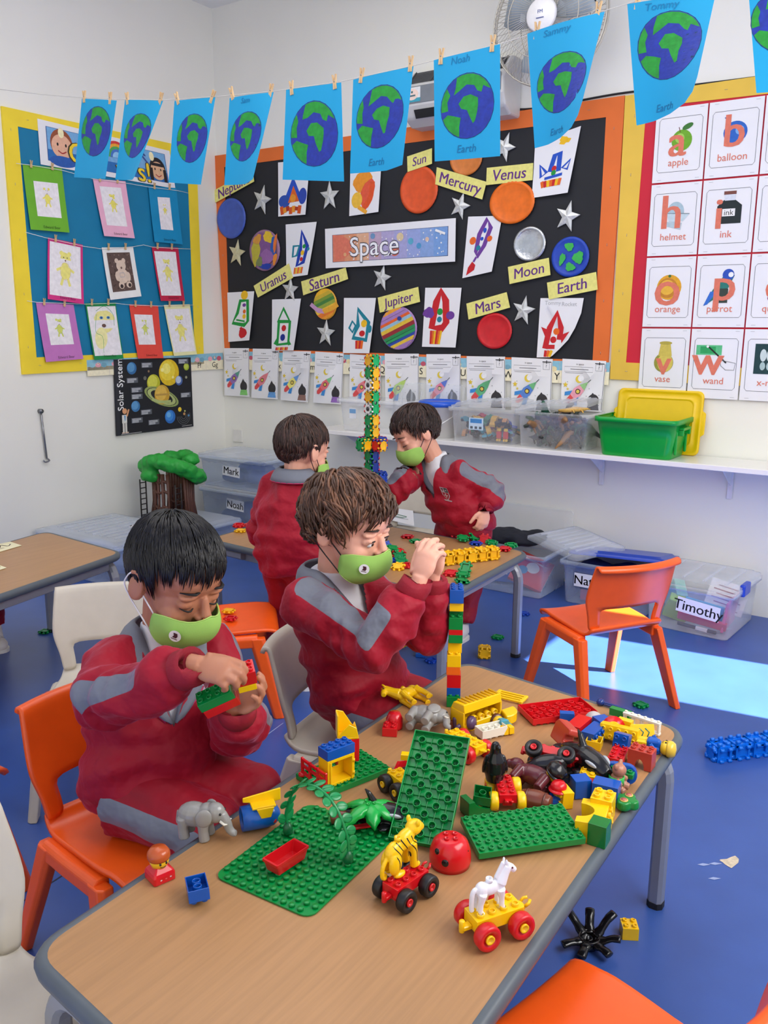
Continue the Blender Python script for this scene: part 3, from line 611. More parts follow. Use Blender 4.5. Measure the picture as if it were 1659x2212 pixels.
def vase(d): d.ell(.5, .50, .20, (150, 150, 60), .2); d.ell(.53, .50, .16, (214, 195, 90), .19); d.poly([(.38, .40), (.42, .22), (.62, .22), (.66, .40)], (206, 188, 84)); d.ell(.52, .21, .13, (180, 165, 70), .035); big(d, 'v', .5, .50, .42)
def wand(d): d.rect(.12, .23, .62, .37, (90, 190, 130)); d.rect(.2, .25, .5, .35, (40, 160, 90)); d.stroke([(.35, .25), (.72, .48)], .03, BLK); d.ell(.34, .25, .025, WHITE); d.loop([(.6, .44), (.75, .46), (.9, .48), (.88, .58), (.72, .58), (.62, .52)], .01, (120, 120, 124)); big(d, 'w', .36, .45, .5)
def xray(d):
    d.rect(.22, .2, .8, .62, (24, 60, 62))
    for x in (.38, .5, .62): d.ell(x, .36, .06, (200, 215, 212), .12); d.ell(x, .51, .05, (170, 195, 192), .08)
    big(d, 'x', .66, .55, .3)
none = lambda d: None
for c, r, wd, f, lab in ((0, 0, 'apple', apple, 'letter card showing a green apple'), (1, 0, 'balloon', balloon, 'letter card showing a blue balloon'), (2, 0, '', none, 'letter card right of the balloon card cut by the photo edge'),
    (0, 1, 'helmet', helmet, 'letter card showing a knight helmet'), (1, 1, 'ink', ink, 'letter card showing a black ink bottle'), (2, 1, '', none, 'letter card right of the ink card cut by the photo edge'),
    (0, 2, 'orange', orange, 'letter card showing an orange fruit'), (1, 2, 'parrot', parrot, 'letter card showing a blue and green parrot'), (2, 2, 'queen', queen, 'letter card with a word starting in qu at the photo edge'),
    (0, 3, 'vase', vase, 'letter card showing a yellow vase'), (1, 3, 'wand', wand, 'letter card showing a hand with a magic wand'), (2, 3, 'x-ray', xray, 'letter card showing an x-ray at the photo edge')): card(c, r, wd, f, lab)
# --- the blue board on the left wall
def kid_face(d, x, y, r, skin, hair, black=False):
    d.ell(x, y-.02, r*1.1, hair, r*1.15); d.ell(x, y+.04, r, skin, r*.95)
    if black: d.rect(x-r*1.15, y-.02, x-r*.72, y+.3, hair); d.rect(x+r*.72, y-.02, x+r*1.15, y+.3, hair); d.rect(x-r*.8, y-.16, x+r*.8, y-.08, hair)
    for k in (-1, 1): d.ell(x+k*r*.4, y, r*.09, (30, 26, 26), r*.13)
    d.stroke([(x-r*.4, y+.14), (x, y+.19), (x+r*.4, y+.14)], r*.1, (170, 50, 50), False, True)
def ban2(d):
    A = d.A; d.rect(.05, .12, .95, .88, (60, 90, 150)); d.rect(.055, .13, .945, .87, (120, 175, 220)); d.rect(.055, .62, .945, .87, (40, 110, 180))
    kid_face(d, .150, .47, .07, (232, 180, 150), (150, 80, 50)); d.ell(.150, .97-.12, .09, (40, 90, 170), .03)
    kid_face(d, .87, .57, .06, (226, 180, 140), (30, 26, 30), True)
    for x, y in ((.15, .2), (.83, .26)): d.ell(x, y, .02, (250, 240, 190), .028)
    for i, c in enumerate(((214, 60, 60), (240, 170, 50), (80, 170, 90), (70, 120, 200), (150, 200, 235))): d.ell(.55, .5, .10-.016*i, c, .10-.016*i, 0, 20, 0, PI, 2*PI)
    d.rect(.34, .25, .44, .5, (236, 240, 246)); d.stroke([(.75, .3), (.80, .5)], .012, (60, 80, 150)); d.loop([(.73, .25), (.76, .2), (.78, .28)], .01, (60, 80, 150))
    for s, x, y, z in (('C', .245, .60, .16), ('v', .56, .74, .13), ('s!', .75, .72, .17)):
        for dx in (-.008, .008): d.text(s, x+dx, y, z*1.06, (70, 60, 40))
        d.text(s, x, y, z, (248, 214, 50)); d.text(s, x+.004, y, z, (248, 214, 50))
sheet('banner', lq([(80.6, 256), (366, 326), (379, 408), (88, 355)], .003), PAPER, ban2, 'white and blue banner with two drawn children at the top of the blue board', 'banner', 'display banner')
YB = (236, 224, 130)
def bear_doodle(d, x, y, s, c, body=1, line=(190, 170, 80)):
    d.ell(x, y, .12*s, c, .12*s, 0, 20, .08)
    for k in (-1, 1): d.ell(x+k*.09*s, y-.10*s/d.A, .045*s, c)
    if body:
        d.ell(x, y+.24*s/d.A, .11*s, c, .16*s, 0, 20, .06)
        for k in (-1, 1): d.stroke([(x+k*.08*s, y+.18*s/d.A), (x+k*.2*s, y+.24*s/d.A)], .05*s, c); d.stroke([(x+k*.05*s, y+.36*s/d.A), (x+k*.1*s, y+.52*s/d.A)], .055*s, c)
        d.loop([(x+.12*s*math.cos(a), y+.24*s/d.A+.17*s*math.sin(a)/d.A) for a in [PI*k/6 for k in range(12)]], .008*s, line)
    for k in (-1, 1): d.ell(x+k*.04*s, y-.02, .012*s, (70, 60, 50))
    d.ell(x, y+.03, .016*s, (110, 70, 60))
BD = [([(48.7, 354), (133.7, 364), (147.6, 502.7), (64, 496)], (110, 180, 44), (.22, .24, .84, .78), 1, 'green framed bear drawing at upper left of the blue board', 0),
      ([(200.7, 386), (271, 391.8), (288.6, 515), (222.7, 510)], (240, 180, 205), (.16, .12, .82, .80), 1, 'pale pink framed bear drawing in the top row', 0),
      ([(320.5, 402.7), (381, 406), (392, 528), (331.5, 522.5)], (0, 140, 190), (.28, .18, .72, .76), .9, 'blue framed bear drawing at the right of the top row', 0),
      ([(103.7, 513), (178.7, 529), (178.7, 657), (100.7, 646)], (214, 50, 130), (.05, .05, .93, .92), 1.4, 'magenta framed drawing of a long-legged bear', 1),
      ([(219.8, 534.6), (287.5, 534), (303, 640), (236, 648)], (240, 240, 236), (.12, .1, .86, .86), 1, 'white card with a brown photo of a teddy bear', 2),
      ([(327.8, 532.8), (385, 535), (396.7, 650), (345, 650)], (196, 30, 70), (.06, .08, .88, .9), 1.2, 'crimson framed drawing of a thin bear', 1),
      ([(77.7, 652.6), (159, 658.4), (177.7, 775), (97, 782)], (196, 120, 190), (.2, .18, .82, .72), 1, 'lilac framed bear drawing at the bottom left of the blue board', 3),
      ([(184, 654.8), (249.8, 653.7), (264.5, 774.5), (201.5, 777.5)], (20, 140, 70), (.04, .06, .97, .93), 2, 'dark green framed drawing of a large bear face', 4),
      ([(279, 657.3), (341.4, 660), (350.5, 773.4), (296, 774.5)], (232, 74, 60), (.12, .18, .76, .74), 1, 'red framed drawing of a standing bear', 3),
      ([(354, 659), (410, 657.3), (423, 765.4), (373.6, 769)], (238, 236, 180), (.04, .08, .95, .93), 1.3, 'cream drawing of a faint yellow bear at the right of the bottom row', 1)]
for q, c, (a0, b0, a1, b1), s, lab, kind in BD:
    def dr(d, c=c, a0=a0, b0=b0, a1=a1, b1=b1, s=s, kind=kind):
        d.rect(a0, b0, a1, b1, (240, 236, 238) if kind != 2 else (96, 76, 70)); x, y = (a0+a1)/2, b0+(b1-b0)*.28
        if kind == 2:
            rnd = random.Random(1)
            for i in range(60): d.ell(a0+.03+(a1-a0-.06)*rnd.random(), b0+.03+(b1-b0-.06)*rnd.random(), .02, ((70, 54, 50), (130, 108, 98))[i % 2])
            for ex, ey, r, r2 in ((.5, .36, .15, .14), (.38, .26, .06, .06), (.6, .26, .06, .06), (.5, .56, .19, .19), (.34, .56, .07, .12), (.68, .58, .07, .12), (.42, .74, .09, .09), (.66, .74, .09, .08)): d.ell(ex, ey, r, (222, 200, 180), r2)
            d.ell(.42, .76, .05, (60, 46, 44)); d.ell(.68, .75, .05, (60, 46, 44)); d.ell(.5, .4, .03, (120, 96, 84)); d.loop([(.42, .5), (.56, .5), (.56, .58), (.42, .58)], .012, (150, 150, 170))
        elif kind == 4:
            d.ell(.55, .32, .34, (240, 232, 150), .3, 0, 20, .05); d.ell(.35, .62, .2, (244, 238, 170), .3, .3)
            for k in (.45, .68): d.ell(k, .26, .06, (90, 160, 210), .04); d.ell(k, .26, .03, (40, 70, 120))
            d.ell(.5, .4, .07, (110, 80, 70), .05); d.stroke([(.3, .2), (.2, .5), (.4, .6), (.35, .88)], .012, (90, 170, 110), False, True); d.stroke([(.3, .14), (.6, .06), (.85, .2), (.85, .4)], .012, (90, 170, 110), False, True)
        else:
            bear_doodle(d, x, y, s*(a1-a0), ((240, 230, 110), (240, 232, 130), None, (214, 220, 110))[kind], 1, ((214, 190, 80), (220, 200, 130), None, (120, 170, 90))[kind])
        if kind not in (2,) and c != (238, 236, 180): d.text('Edward Bear', .55, .94, .085, tuple(int(v*.55) for v in c))
    sheet('bear_drawing', lq(q, .006), mat(c, .7, 'card', var=.03), dr, lab, 'drawing', 'bear drawings on the blue board', curl=lambda u, v: .010*v*v, grid=(2, 4), th=.0008)
def peg_mesh(h):
    b = MB()
    for k in (-1, 1):
        b.prism([(k*.0004*h*30, -.5*h), (k*.16*h, -.5*h), (k*.13*h, .05*h), (k*.20*h, .5*h), (k*.10*h, .5*h), (k*.005*h, .0)], -.07*h, .07*h)
    b.tube([(0, .02*h, -.075*h), (0, .02*h, .075*h)], .06*h, 8, 1)
    return b
def peg(loc, h, lab, grp, first, normal, tilt=0):
    """a sprung wooden clothes peg seen edge on"""
    o = first
    if not o:
        o = peg_mesh(h).build('clothes_peg', [mat((214, 178, 128), .6, 'peg_wood', scale=60, var=.12), mat((150, 150, 150), .3, 'steel', metal=.8)]); tag(o, lab, 'clothes peg', grp)
    else: o = o.copy(); COL.objects.link(o)
    o.location = loc
    z = V((0, 0, 1)); n = V(normal).normalized(); x = z.cross(n) * -1
    R = MX((x, z, n)).transposed() @ MX.Rotation(tilt, 3, 'Z'); o.rotation_euler = R.to_euler(); return o
pg = None
for q, *_ in BD:
    (x0, y0), (x1, y1) = q[0], q[1]
    for u in (.22, .76):
        pg0 = peg(onx(x0+(x1-x0)*u, y0+(y1-y0)*u-2, .0135), .034, 'small wooden peg holding a bear drawing on the blue board', 'small pegs on the blue board', pg, (1, 0, 0), .1); pg = pg or pg0
for s, lab in (([(35, 353), (60, 356), (135, 368), (200, 386), (275, 396), (322, 404), (385, 412), (407, 417)], 'top white string holding bear drawings across the blue board'),
          ([(55, 501.6), (104, 515), (180, 532), (222, 538), (288, 533), (310, 529), (330, 534), (385, 537), (414, 538)], 'middle white string holding bear drawings across the blue board'), ([(58.6, 650), (80, 653), (185, 657), (250, 655), (282, 659), (345, 661), (418, 659)], 'bottom white string holding bear drawings across the blue board')):
    c = onx(*s[0], .0105); o = MB().tube([onx(x, y, .0105)-c for x, y in s], .0014, 5).build('string', mat((235, 235, 230), .8, 'string')); o.location = c; tag(o, lab, 'string', 'strings on the blue board')
# --- bunting of hanging earths across the room
BY = -1.75
SKY = mat((0, 158, 204), .6, 'sugar_paper', var=.02, scale=9, bump=.1, bscale=14, bdist=.004)
OCE, LND = mat((24, 48, 150), .5, 'ocean_paint', var=.18, scale=70, bump=.25, bscale=120), mat((24, 148, 44), .5, 'land_paint', var=.16, scale=70, bump=.25, bscale=120)
def earth(cx, cy, r, nm=None, seed=0, nm2=None):
    def f(d):
        A = d.A; rnd = random.Random(seed); j = lambda: rnd.uniform(-.05, .05)
        d.ell(cx, cy, r*1.02, (20, 60, 90)); d.ell(cx, cy, r, OCE, None, 0, 40)
        def P(L): d.poly([(cx+r*x, cy+r*y/A) for x, y in L], LND)
        arc = lambda a, b, n=7, k=.985: [(k*math.cos(math.radians(a+(b-a)*i/n)), -k*math.sin(math.radians(a+(b-a)*i/n))) for i in range(n+1)]
        P(arc(25, 112)+[(-.45+j(), -.6), (-.5, -.42+j()), (-.28, -.5), (.0+j(), -.66), (.28, -.6), (.42+j(), -.42), (.55, -.36), (.62, -.5+j()), (.75, -.48)])
        P([(-.32, -.1), (-.12, -.32+j()), (.14, -.34), (.42, -.2+j()), (.42, .02), (.36+j(), .22), (.3, .5+j()), (.22, .56), (.08, .3), (.0, .1+j()), (-.22, .06)])
        P(arc(140, 186)+[(-.72, .1+j()), (-.75, -.2), (-.66+j(), -.4)])
        P(arc(200, 252)+[(-.3, .6+j()), (-.24, .34), (-.5+j(), .26), (-.74, .2)])
        if nm: d.text(nm, .42, .055, .13, (10, 122, 168), 0, .2)
        if nm2: d.text(nm2, .5, .90, .14, (10, 112, 158), 0, .2)
    return f
EA = [([(177, 213), (252, 217), (237, 388), (160, 383)], (.52, .40, .42), None, None, .012, 0, 'leftmost of the hanging earths, darkest and narrowest'),
      ([(270, 216), (352, 218), (312, 392), (249, 388)], (.55, .44, .42), None, None, .03, 1, 'second hanging earth from the left, folded at its lower right'),
      ([(377, 218), (465, 210), (446, 401), (364, 394)], (.55, .46, .40), None, None, .016, 2, 'third hanging earth from the left, beside the room corner'),
      ([(496, 212), (591, 199), (567, 399), (484.5, 400)], (.5, .46, .41), 'Sam', None, .03, 3, 'hanging earth in front of the left edge of the black board'),
      ([(618, 194), (737, 178), (745.7, 392.7), (610.5, 388)], (.52, .5, .40), None, None, .004, 4, 'flat hanging earth with a small outlined square on Africa'),
      ([(763, 172), (893, 143), (876, 367), (756, 375)], (.5, .44, .41), None, 'Earth', .012, 5, 'hanging earth left of the Sun label'),
      ([(937, 130), (1080, 95), (1082.7, 338), (939, 348.7)], (.51, .50, .40), 'Noah', 'Earth', .004, 6, 'hanging earth with Noah pencilled at its top'),
      ([(1139, 73), (1306, 25), (1262, 300), (1155, 320)], (.52, .5, .41), 'Sammy', 'Earth', .04, 7, 'hanging earth with a curled corner in front of the wall fan'),
      ([(1355, 9), (1546, -14), (1508, 248), (1375, 271)], (.52, .39, .42), 'Tommy', 'Earth', .04, 8, 'largest hanging earth above the yellow board border'),
      ([(1618, -2), (1790, -30), (1790, 190), (1634, 201)], (.42, .28, .42), None, None, .01, 9, 'hanging earth cut by the right edge of the photo')]
for q, (ex, ey, er), nm, nm2, cv, sd, lab in EA:
    qq = [ony(x, y, BY) for x, y in q]
    out = None
    if sd in (7, 8): out = [(0, 0), (1, 0), (1, .72), (.97, .84), (.86, .92), (.6, .97), (.3, .995), (0, 1)]
    if sd == 1: out = [(0, 0), (1, 0), (1, .96), (.86, 1), (0, 1)]
    if sd in (3, 5): out = [(0, 0), (1, 0), (1, .96), (.7, 1), (0, 1)]
    sheet('earth_painting', qq, SKY, earth(ex, ey, er, nm, sd, nm2), lab+' on the string' if len(lab.split()) < 13 else lab, 'painting', 'painted earths on the bunting string', curl=lambda u, v, cv=cv: cv*(u*u*v*1.6+.25*math.sin(PI*u)*(1-v)) if u > 0 else cv*.0, grid=(10, 4), th=.0007, outline=out)
c = ony(-40, 188, BY); pts = [(-40, 188), (90, 204), (182, 211), (276, 215), (350, 216), (462, 209), (590, 197), (735, 176), (890, 142), (1078, 95), (1300, 24), (1375, 2), (1560, -60)]
o = MB().tube([ony(x, y, BY)+V((0, .0022, 0))-c for x, y in pts], .0011, 5).build('bunting_string', mat((200, 196, 186), .8, 'string')); o.location = c; tag(o, 'thin string strung across the room holding the painted earths', 'string')
pg = None
for x, y, tl in ((182, 209, .05), (238, 212, .1), (275, 213, -.1), (347, 213, .35), (383, 213, -.35), (459, 209, .5), (501, 202, -.3), (585, 196, .2), (630, 190, -.1), (723, 177, -.1), (781, 163, .15), (887, 138, .05), (953, 122, .05), (1064, 94, .05), (1160, 66, .05), (1292, 23, .08), (1378, 0, .05)):
    p0 = peg(ony(x, y, BY), .04 if x < 600 else .046, 'wooden peg clipping a painted earth to the bunting string', 'pegs on the bunting string', pg, (0, -1, 0), tl); pg = pg or p0
# --- air conditioner, fan and cable above the black board
def aircon():
    x0, x1 = ony(868, 200, -.17).x, ony(1104, 170, -.10).x; z0, z1 = ony(890, 268, -.17).z, ony(890, 160, -.06).z
    c = V(((x0+x1)/2, WT-.001, (z0+z1)/2)); t = thing('air_conditioner', 'grey wall air conditioner behind the hanging earths above the black board', 'air conditioner', c); hw, hh = (x1-x0)/2, (z1-z0)/2
    prof = [(0, -hh), (-.10, -hh), (-.155, -hh+.03), (-.18, -hh+.08), (-.18, .02), (-.165, .05), (-.09, hh-.005), (-.07, hh), (0, hh)]
    T = MX(((0, 0, 1, 0), (1, 0, 0, 0), (0, 1, 0, 0), (0, 0, 0, 1)))
    MB().prism(prof, -hw, hw, 0, T).build('housing', mat((202, 202, 200), .35, 'housing', var=.02), t, .012, 3)
    g = MB(); a, b = V((0, -.163, .054)), V((0, -.092, hh-.008)); n = V((0, -(b.z-a.z), (b.y-a.y))).normalized()
    if n.y > 0: n = -n
    for k in range(9):
        p = a.lerp(b, .06+.88*k/8)+n*.001; g.box((0, 0, 0), (hw*1.86, .002, .006), 0, MX.Translation(p) @ MX.Rotation(-.6, 4, 'X'))
    for k in (-.9, -.45, 0, .45, .9): p = a.lerp(b, .5)+n*.002; g.tube([a+n*.004+V((hw*k, 0, 0)), b+n*.004+V((hw*k, 0, 0))], .003, 6)
    g.build('grille', mat((70, 72, 74), .5, 'grille'), t)
    MB().box((0, -.1815, -.0), (hw*1.9, .003, .075)).build('front_panel', mat((120, 126, 132), .35, 'panel'), t, .001)
    MB().prism([(-.1565, -hh+.028), (-.176, -hh+.062), (-.179, -hh+.062), (-.159, -hh+.026)], -hw*.75, hw*.72, 0, T).build('air_outlet', mat((24, 24, 26), .5, 'slot'), t)
    D = Draw(.8); D.rect(0, 0, 1, .95, (60, 160, 180)); D.rect(0, 0, 1, .7, (225, 228, 228)); D.ell(.45, .45, .42, (240, 214, 200), .3); D.ell(.45, .3, .06, (40, 100, 110)); D.stroke([(.25, .55), (.68, .53)], .08, (70, 110, 120)); m = MB()
    for vs, fs, mi, lay in D.items: m.add([(-hw*.92+x*.085, -.1835-.0002*lay, .033-y*.085) for x, y in vs], fs, mi)
    m.build('sticker', D.mats, t)
aircon()
def fan():
    C = ony(1187, 44, -.22); R = (ony(1187+128, 44, -.22)-C).x*.98
    t = thing('wall_fan', 'white wall fan in a wire cage above the black board', 'fan', C)
    wire = mat((190, 186, 176), .4, 'wire', metal=.5); tilt = MX.Rotation(.0, 4, 'X')
    def ring(r, y, w, mb): mb.tube([(r*math.cos(2*PI*i/40), y, r*math.sin(2*PI*i/40)) for i in range(40)], w, 6, 0, True, None, True)
    for nm, y0, y1, n in (('front_grille', -.075, -.01, 84), ('rear_grille', .06, .01, 60)):
        g = MB()
        for i in range(n):
            a = 2*PI*i/n; tw = .28
            g.tube([(.22*R*math.cos(a), y0, .22*R*math.sin(a)), (.62*R*math.cos(a+tw*.5), y0*.92, .62*R*math.sin(a+tw*.5)), (.92*R*math.cos(a+tw*.9), y0*.45+y1*.3, .92*R*math.sin(a+tw*.9)), (R*math.cos(a+tw), y1, R*math.sin(a+tw))], .0011, 4)
        for r, yy in ((1, y1), (.62, y0*.93), (.22, y0)): ring(R*r, yy, .002 if r < 1 else .004, g)
        o = g.build(nm, wire, t)
    MB().lathe([(0, .0), (.25*R, 0), (.27*R, .006), (.24*R, .016), (0, .02)], 28, 0, MX.Translation((0, -.074, 0)) @ MX.Rotation(PI/2, 4, 'X')).build('hub_cap', mat((238, 238, 240), .3, 'plastic'), t)
    m = MB(); m.text('FM', .020, MX.Translation((0, -.0955, .01)) @ MX.Rotation(PI/2, 4, 'X')); m.box((0, -.0952, -.014), (.034, .0008, .003)); m.build('emblem', mat((50, 70, 140), .5, 'print'), t)
    b = MB()
    for k in range(3):
        a = 2*PI*k/3+.5; rg = []
        for r in (.15, .4, .7, .86):
            w = .30*math.sin(PI*min(1, r+.15)*.8)+.12; rg.append([V((R*r*math.cos(a+s*w*1.6), .02*s-.01+.0015*q, R*r*math.sin(a+s*w*1.6))) for s, q in ((-1, 1), (0, 1), (1, 1), (1, -1), (0, -1), (-1, -1))])
        b.loft(rg, 0, True)
    b.build('blades', mat((165, 178, 190), .3, 'blade'), t, 0)
    MB().lathe([(0, 0), (.05, .005), (.06, .03), (.055, .10), (.03, .13), (0, .132)], 20, 0, MX.Translation((0, .03, 0)) @ MX.Rotation(-PI/2, 4, 'X')).build('motor', mat((225, 225, 226), .35, 'plastic'), t)
    MB().tube([(0, .12, 0), (0, .17, -.05), (0, .228, -.06)], [.02, .022, .03], 10).build('bracket', mat((225, 225, 226), .35, 'plastic'), t)
fan()
pts = [(1098, 128), (1104, 150), (1104, 215), (1112, 230), (1124, 236), (1180, 231), (1285, 211), (1352, 200), (1440, 190), (1560, 176), (1700, 158)]
P = [ony(x, y, WT-.006) for x, y in pts]; c = P[0].copy()
o = MB().tube(bez([p-c for p in P], 4), .0045, 8).build('cable', mat((22, 22, 24), .5, 'rubber')); o.location = c; tag(o, 'black cable running along the top of the boards on the back wall', 'cable')
def vox(name, mb, voxel, mats, parent=None, smooth=4, fac=.5, disp=None, field=None, post=None, loc=None, sm=4):
    """many overlapping volumes grown together into one continuous skin"""
    me = mb.mesh(name+'_src', []); ob = bpy.data.objects.new(name+'_src', me); COL.objects.link(ob)
    r = ob.modifiers.new('r', 'REMESH'); r.mode = 'VOXEL'; r.voxel_size = voxel; r.use_smooth_shade = True
    if smooth: s = ob.modifiers.new('s', 'SMOOTH'); s.factor = fac; s.iterations = smooth
    dg = bpy.context.evaluated_depsgraph_get(); out = bpy.data.meshes.new_from_object(ob.evaluated_get(dg)); out.name = name
    bpy.data.objects.remove(ob); bpy.data.meshes.remove(me)
    if disp:
        ns = [v.normal.copy() for v in out.vertices]
        for v, n in zip(out.vertices, ns): v.co += n*disp(v.co, n)
    if post: post(out)
    if field:
        at = out.attributes.new('mark', 'FLOAT', 'POINT'); import numpy as np
        va = np.array([field(v.co) for v in out.vertices]); ed = np.zeros(len(out.edges)*2, int); out.edges.foreach_get('vertices', ed); ed = ed.reshape(-1, 2); cn = np.bincount(ed.ravel(), minlength=len(va))+1.
        for _ in range(sm): va = (va+np.bincount(ed[:, 0], va[ed[:, 1]], len(va))+np.bincount(ed[:, 1], va[ed[:, 0]], len(va)))/cn     # sewn seams run smooth
        at.data.foreach_set('value', va)
    if not isinstance(mats, (list, tuple)): mats = [mats]
    out.materials.clear()
    for m in mats: out.materials.append(m)
    out.polygons.foreach_set('use_smooth', [True]*len(out.polygons))
    o = bpy.data.objects.new(name, out); COL.objects.link(o)
    if parent: o.parent = parent
    if loc is not None: o.location = loc
    return o
def fbm(p, s=1., o=3):
    v = 0; a = 1; q = V(p)*s
    for _ in range(o): v += a*mnoise.noise(q); q = q*2.03; a *= .5
    return v
# ------------------------------------------------------------------ tables
ZT = .412
BEECH = None
def beech():
    global BEECH
    if BEECH: return BEECH
    m = mat((170, 127, 84), .34, 'beech_laminate', var=.03, scale=4, spec=.4).copy(); N = m.node_tree.nodes; L = m.node_tree.links; b = N['Principled BSDF']
    src = b.inputs['Base Color'].links[0].from_socket
    tc = [n for n in N if n.type == 'TEX_COORD'][0]; mp = N.new('ShaderNodeMapping'); L.new(tc.outputs['Object'], mp.inputs['Vector']); mp.inputs['Scale'].default_value = (150, 6, 20)
    nz = N.new('ShaderNodeTexNoise'); L.new(mp.outputs[0], nz.inputs['Vector']); nz.inputs['Scale'].default_value = 1; nz.inputs['Detail'].default_value = 4
    mr = N.new('ShaderNodeMapRange'); L.new(nz.outputs['Fac'], mr.inputs['Value']); mr.inputs['From Min'].default_value = .35; mr.inputs['From Max'].default_value = .65; mr.inputs['To Min'].default_value = .92; mr.inputs['To Max'].default_value = 1.05
    mx = N.new('ShaderNodeVectorMath'); mx.operation = 'SCALE'; L.new(src, mx.inputs[0]); L.new(mr.outputs[0], mx.inputs['Scale']); L.new(mx.outputs[0], b.inputs['Base Color'])
    BEECH = m; return m
LIP = mat((84, 92, 98), .42, 'edge_lip', var=.04, spec=.45); STEEL = mat((150, 154, 162), .35, 'grey_steel', metal=.35, var=.03)
def round_poly(P, r, n=7):
    out = []
    for i, p in enumerate(P):
        a = (P[i-1]-p).normalized(); b = (P[(i+1) % len(P)]-p).normalized(); p0, p1 = p+a*r, p+b*r
        for k in range(n+1): t = k/n; out.append(p0*(1-t)**2+p*2*t*(1-t)+p1*t*t)
    return out
def table(label, corners, legs, z=ZT, dark=False, rails=True):
    """corners run round the top; legs: (corner, along which neighbour the bent tube turns)"""
    c = sum((V((p.x, p.y)) for p in corners), V((0, 0)))/4; t = thing('classroom_table', label, 'table', (c.x, c.y, 0))
    P = [V((p.x, p.y))-c for p in corners]
    ar = sum(P[i].x*P[(i+1) % 4].y-P[(i+1) % 4].x*P[i].y for i in range(4)); sgn = 1 if ar > 0 else -1
    def ins(d):
        Q = []
        for i in range(4):
            a = (P[i]-P[i-1]).normalized(); b = (P[(i+1) % 4]-P[i]).normalized(); na = V((-a.y, a.x))*sgn; nb = V((-b.y, b.x))*sgn; Q.append(P[i]+(na+nb)*d/(1+na.dot(nb)))
        return Q
    O = lambda d, r: round_poly(ins(d), r)
    top = O(.017, .045); MB().prism([tuple(p) for p in top], z-.02, z, 0).build('tabletop', beech(), t)
    e = MB(); prof = ((.0172, 0), (.012, .0012), (.005, -.001), (.0, -.010), (.002, -.020), (.008, -.025), (.03, -.025))
    e.loft([[V((p.x, p.y, z+h)) for p in O(d, .06-d*.8)] for d, h in prof], 0, True, False); e.build('edge_lip', LIP, t)
    if rails:
        r = MB(); Q = ins(.055)
        for i in range(4):
            a, b = Q[i], Q[(i+1) % 4]; d = (b-a).normalized(); n = V((-d.y, d.x))*.012
            r.add([V((*(p+s), h)) for h in (z-.065, z-.0255) for p, s in ((a, n), (b, n), (b, -n), (a, -n))], [(0, 1, 2, 3)[::-1], (4, 5, 6, 7), (0, 1, 5, 4), (1, 2, 6, 5), (2, 3, 7, 6), (3, 0, 4, 7)])
        r.build('frame', STEEL, t, .002)
    Q = ins(.033)
    for i, j in legs:
        f = Q[i]; d = (Q[j]-f).normalized(); o = V((*f, 0)); D = V((*d, 0)); up = V((0, 0, 1)); zb = z-.043
        pts = [o+up*.012, o+up*(zb-.085)]+[o+D*(.07*(1-math.cos(q)))+up*(zb-.07+.07*math.sin(q)) for q in [PI/2*k/6 for k in range(7)]]+[o+D*.16+up*zb]
        l = MB(); s = D.cross(up); w = .0155; rings = []
        for k, p in enumerate(pts):
            tt = (pts[min(k+1, len(pts)-1)]-pts[max(k-1, 0)]).normalized(); nn = tt.cross(s).normalized()
            rings.append([p+s*(x*w)+nn*(y*w) for x, y in ((1, .55), (.55, 1), (-.55, 1), (-1, .55), (-1, -.55), (-.55, -1), (.55, -1), (1, -.55))])
        l.loft(rings, 0, False); lo = l.build('leg', STEEL, t)
        fb = MB(); fb.prism([(f.x+x*.017, f.y+y*.017) for x, y in ((1, .5), (.5, 1), (-.5, 1), (-1, .5), (-1, -.5), (-.5, -1), (.5, -1), (1, -.5))], 0, .014).build('foot_cap', mat((24, 24, 26), .6, 'rubber'), lo)
    return t
FL, FR, NL = onz(1000, 1424, ZT), onz(1489, 1576, ZT), onz(40, 2058, ZT)
NEAR = [FL, FR, FR+(NL-FL), NL]
table('nearest beech table with grey edge covered in building bricks', NEAR, ((0, 1), (1, 0), (2, 3), (3, 2)))
A, B = onz(1147, 1192, ZT), onz(966, 1290, ZT); Cc = B+(onz(475, 1172, ZT)-B).normalized()*1.16
FAR = [A, B, Cc, Cc+(A-B)]
table('far beech table holding the tall click tower and yellow click bar', FAR, ((0, 3), (1, 2), (2, 1), (3, 0)))
A, B = onz(271, 1193, ZT), onz(100, 1146, ZT); d = (onz(0, 1287, ZT)-A).normalized()
table('beech table at the left photo edge with paper slips on it', [A, B, B+d*1.1, A+d*1.1], ((0, 1), (1, 0), (2, 3), (3, 2)))
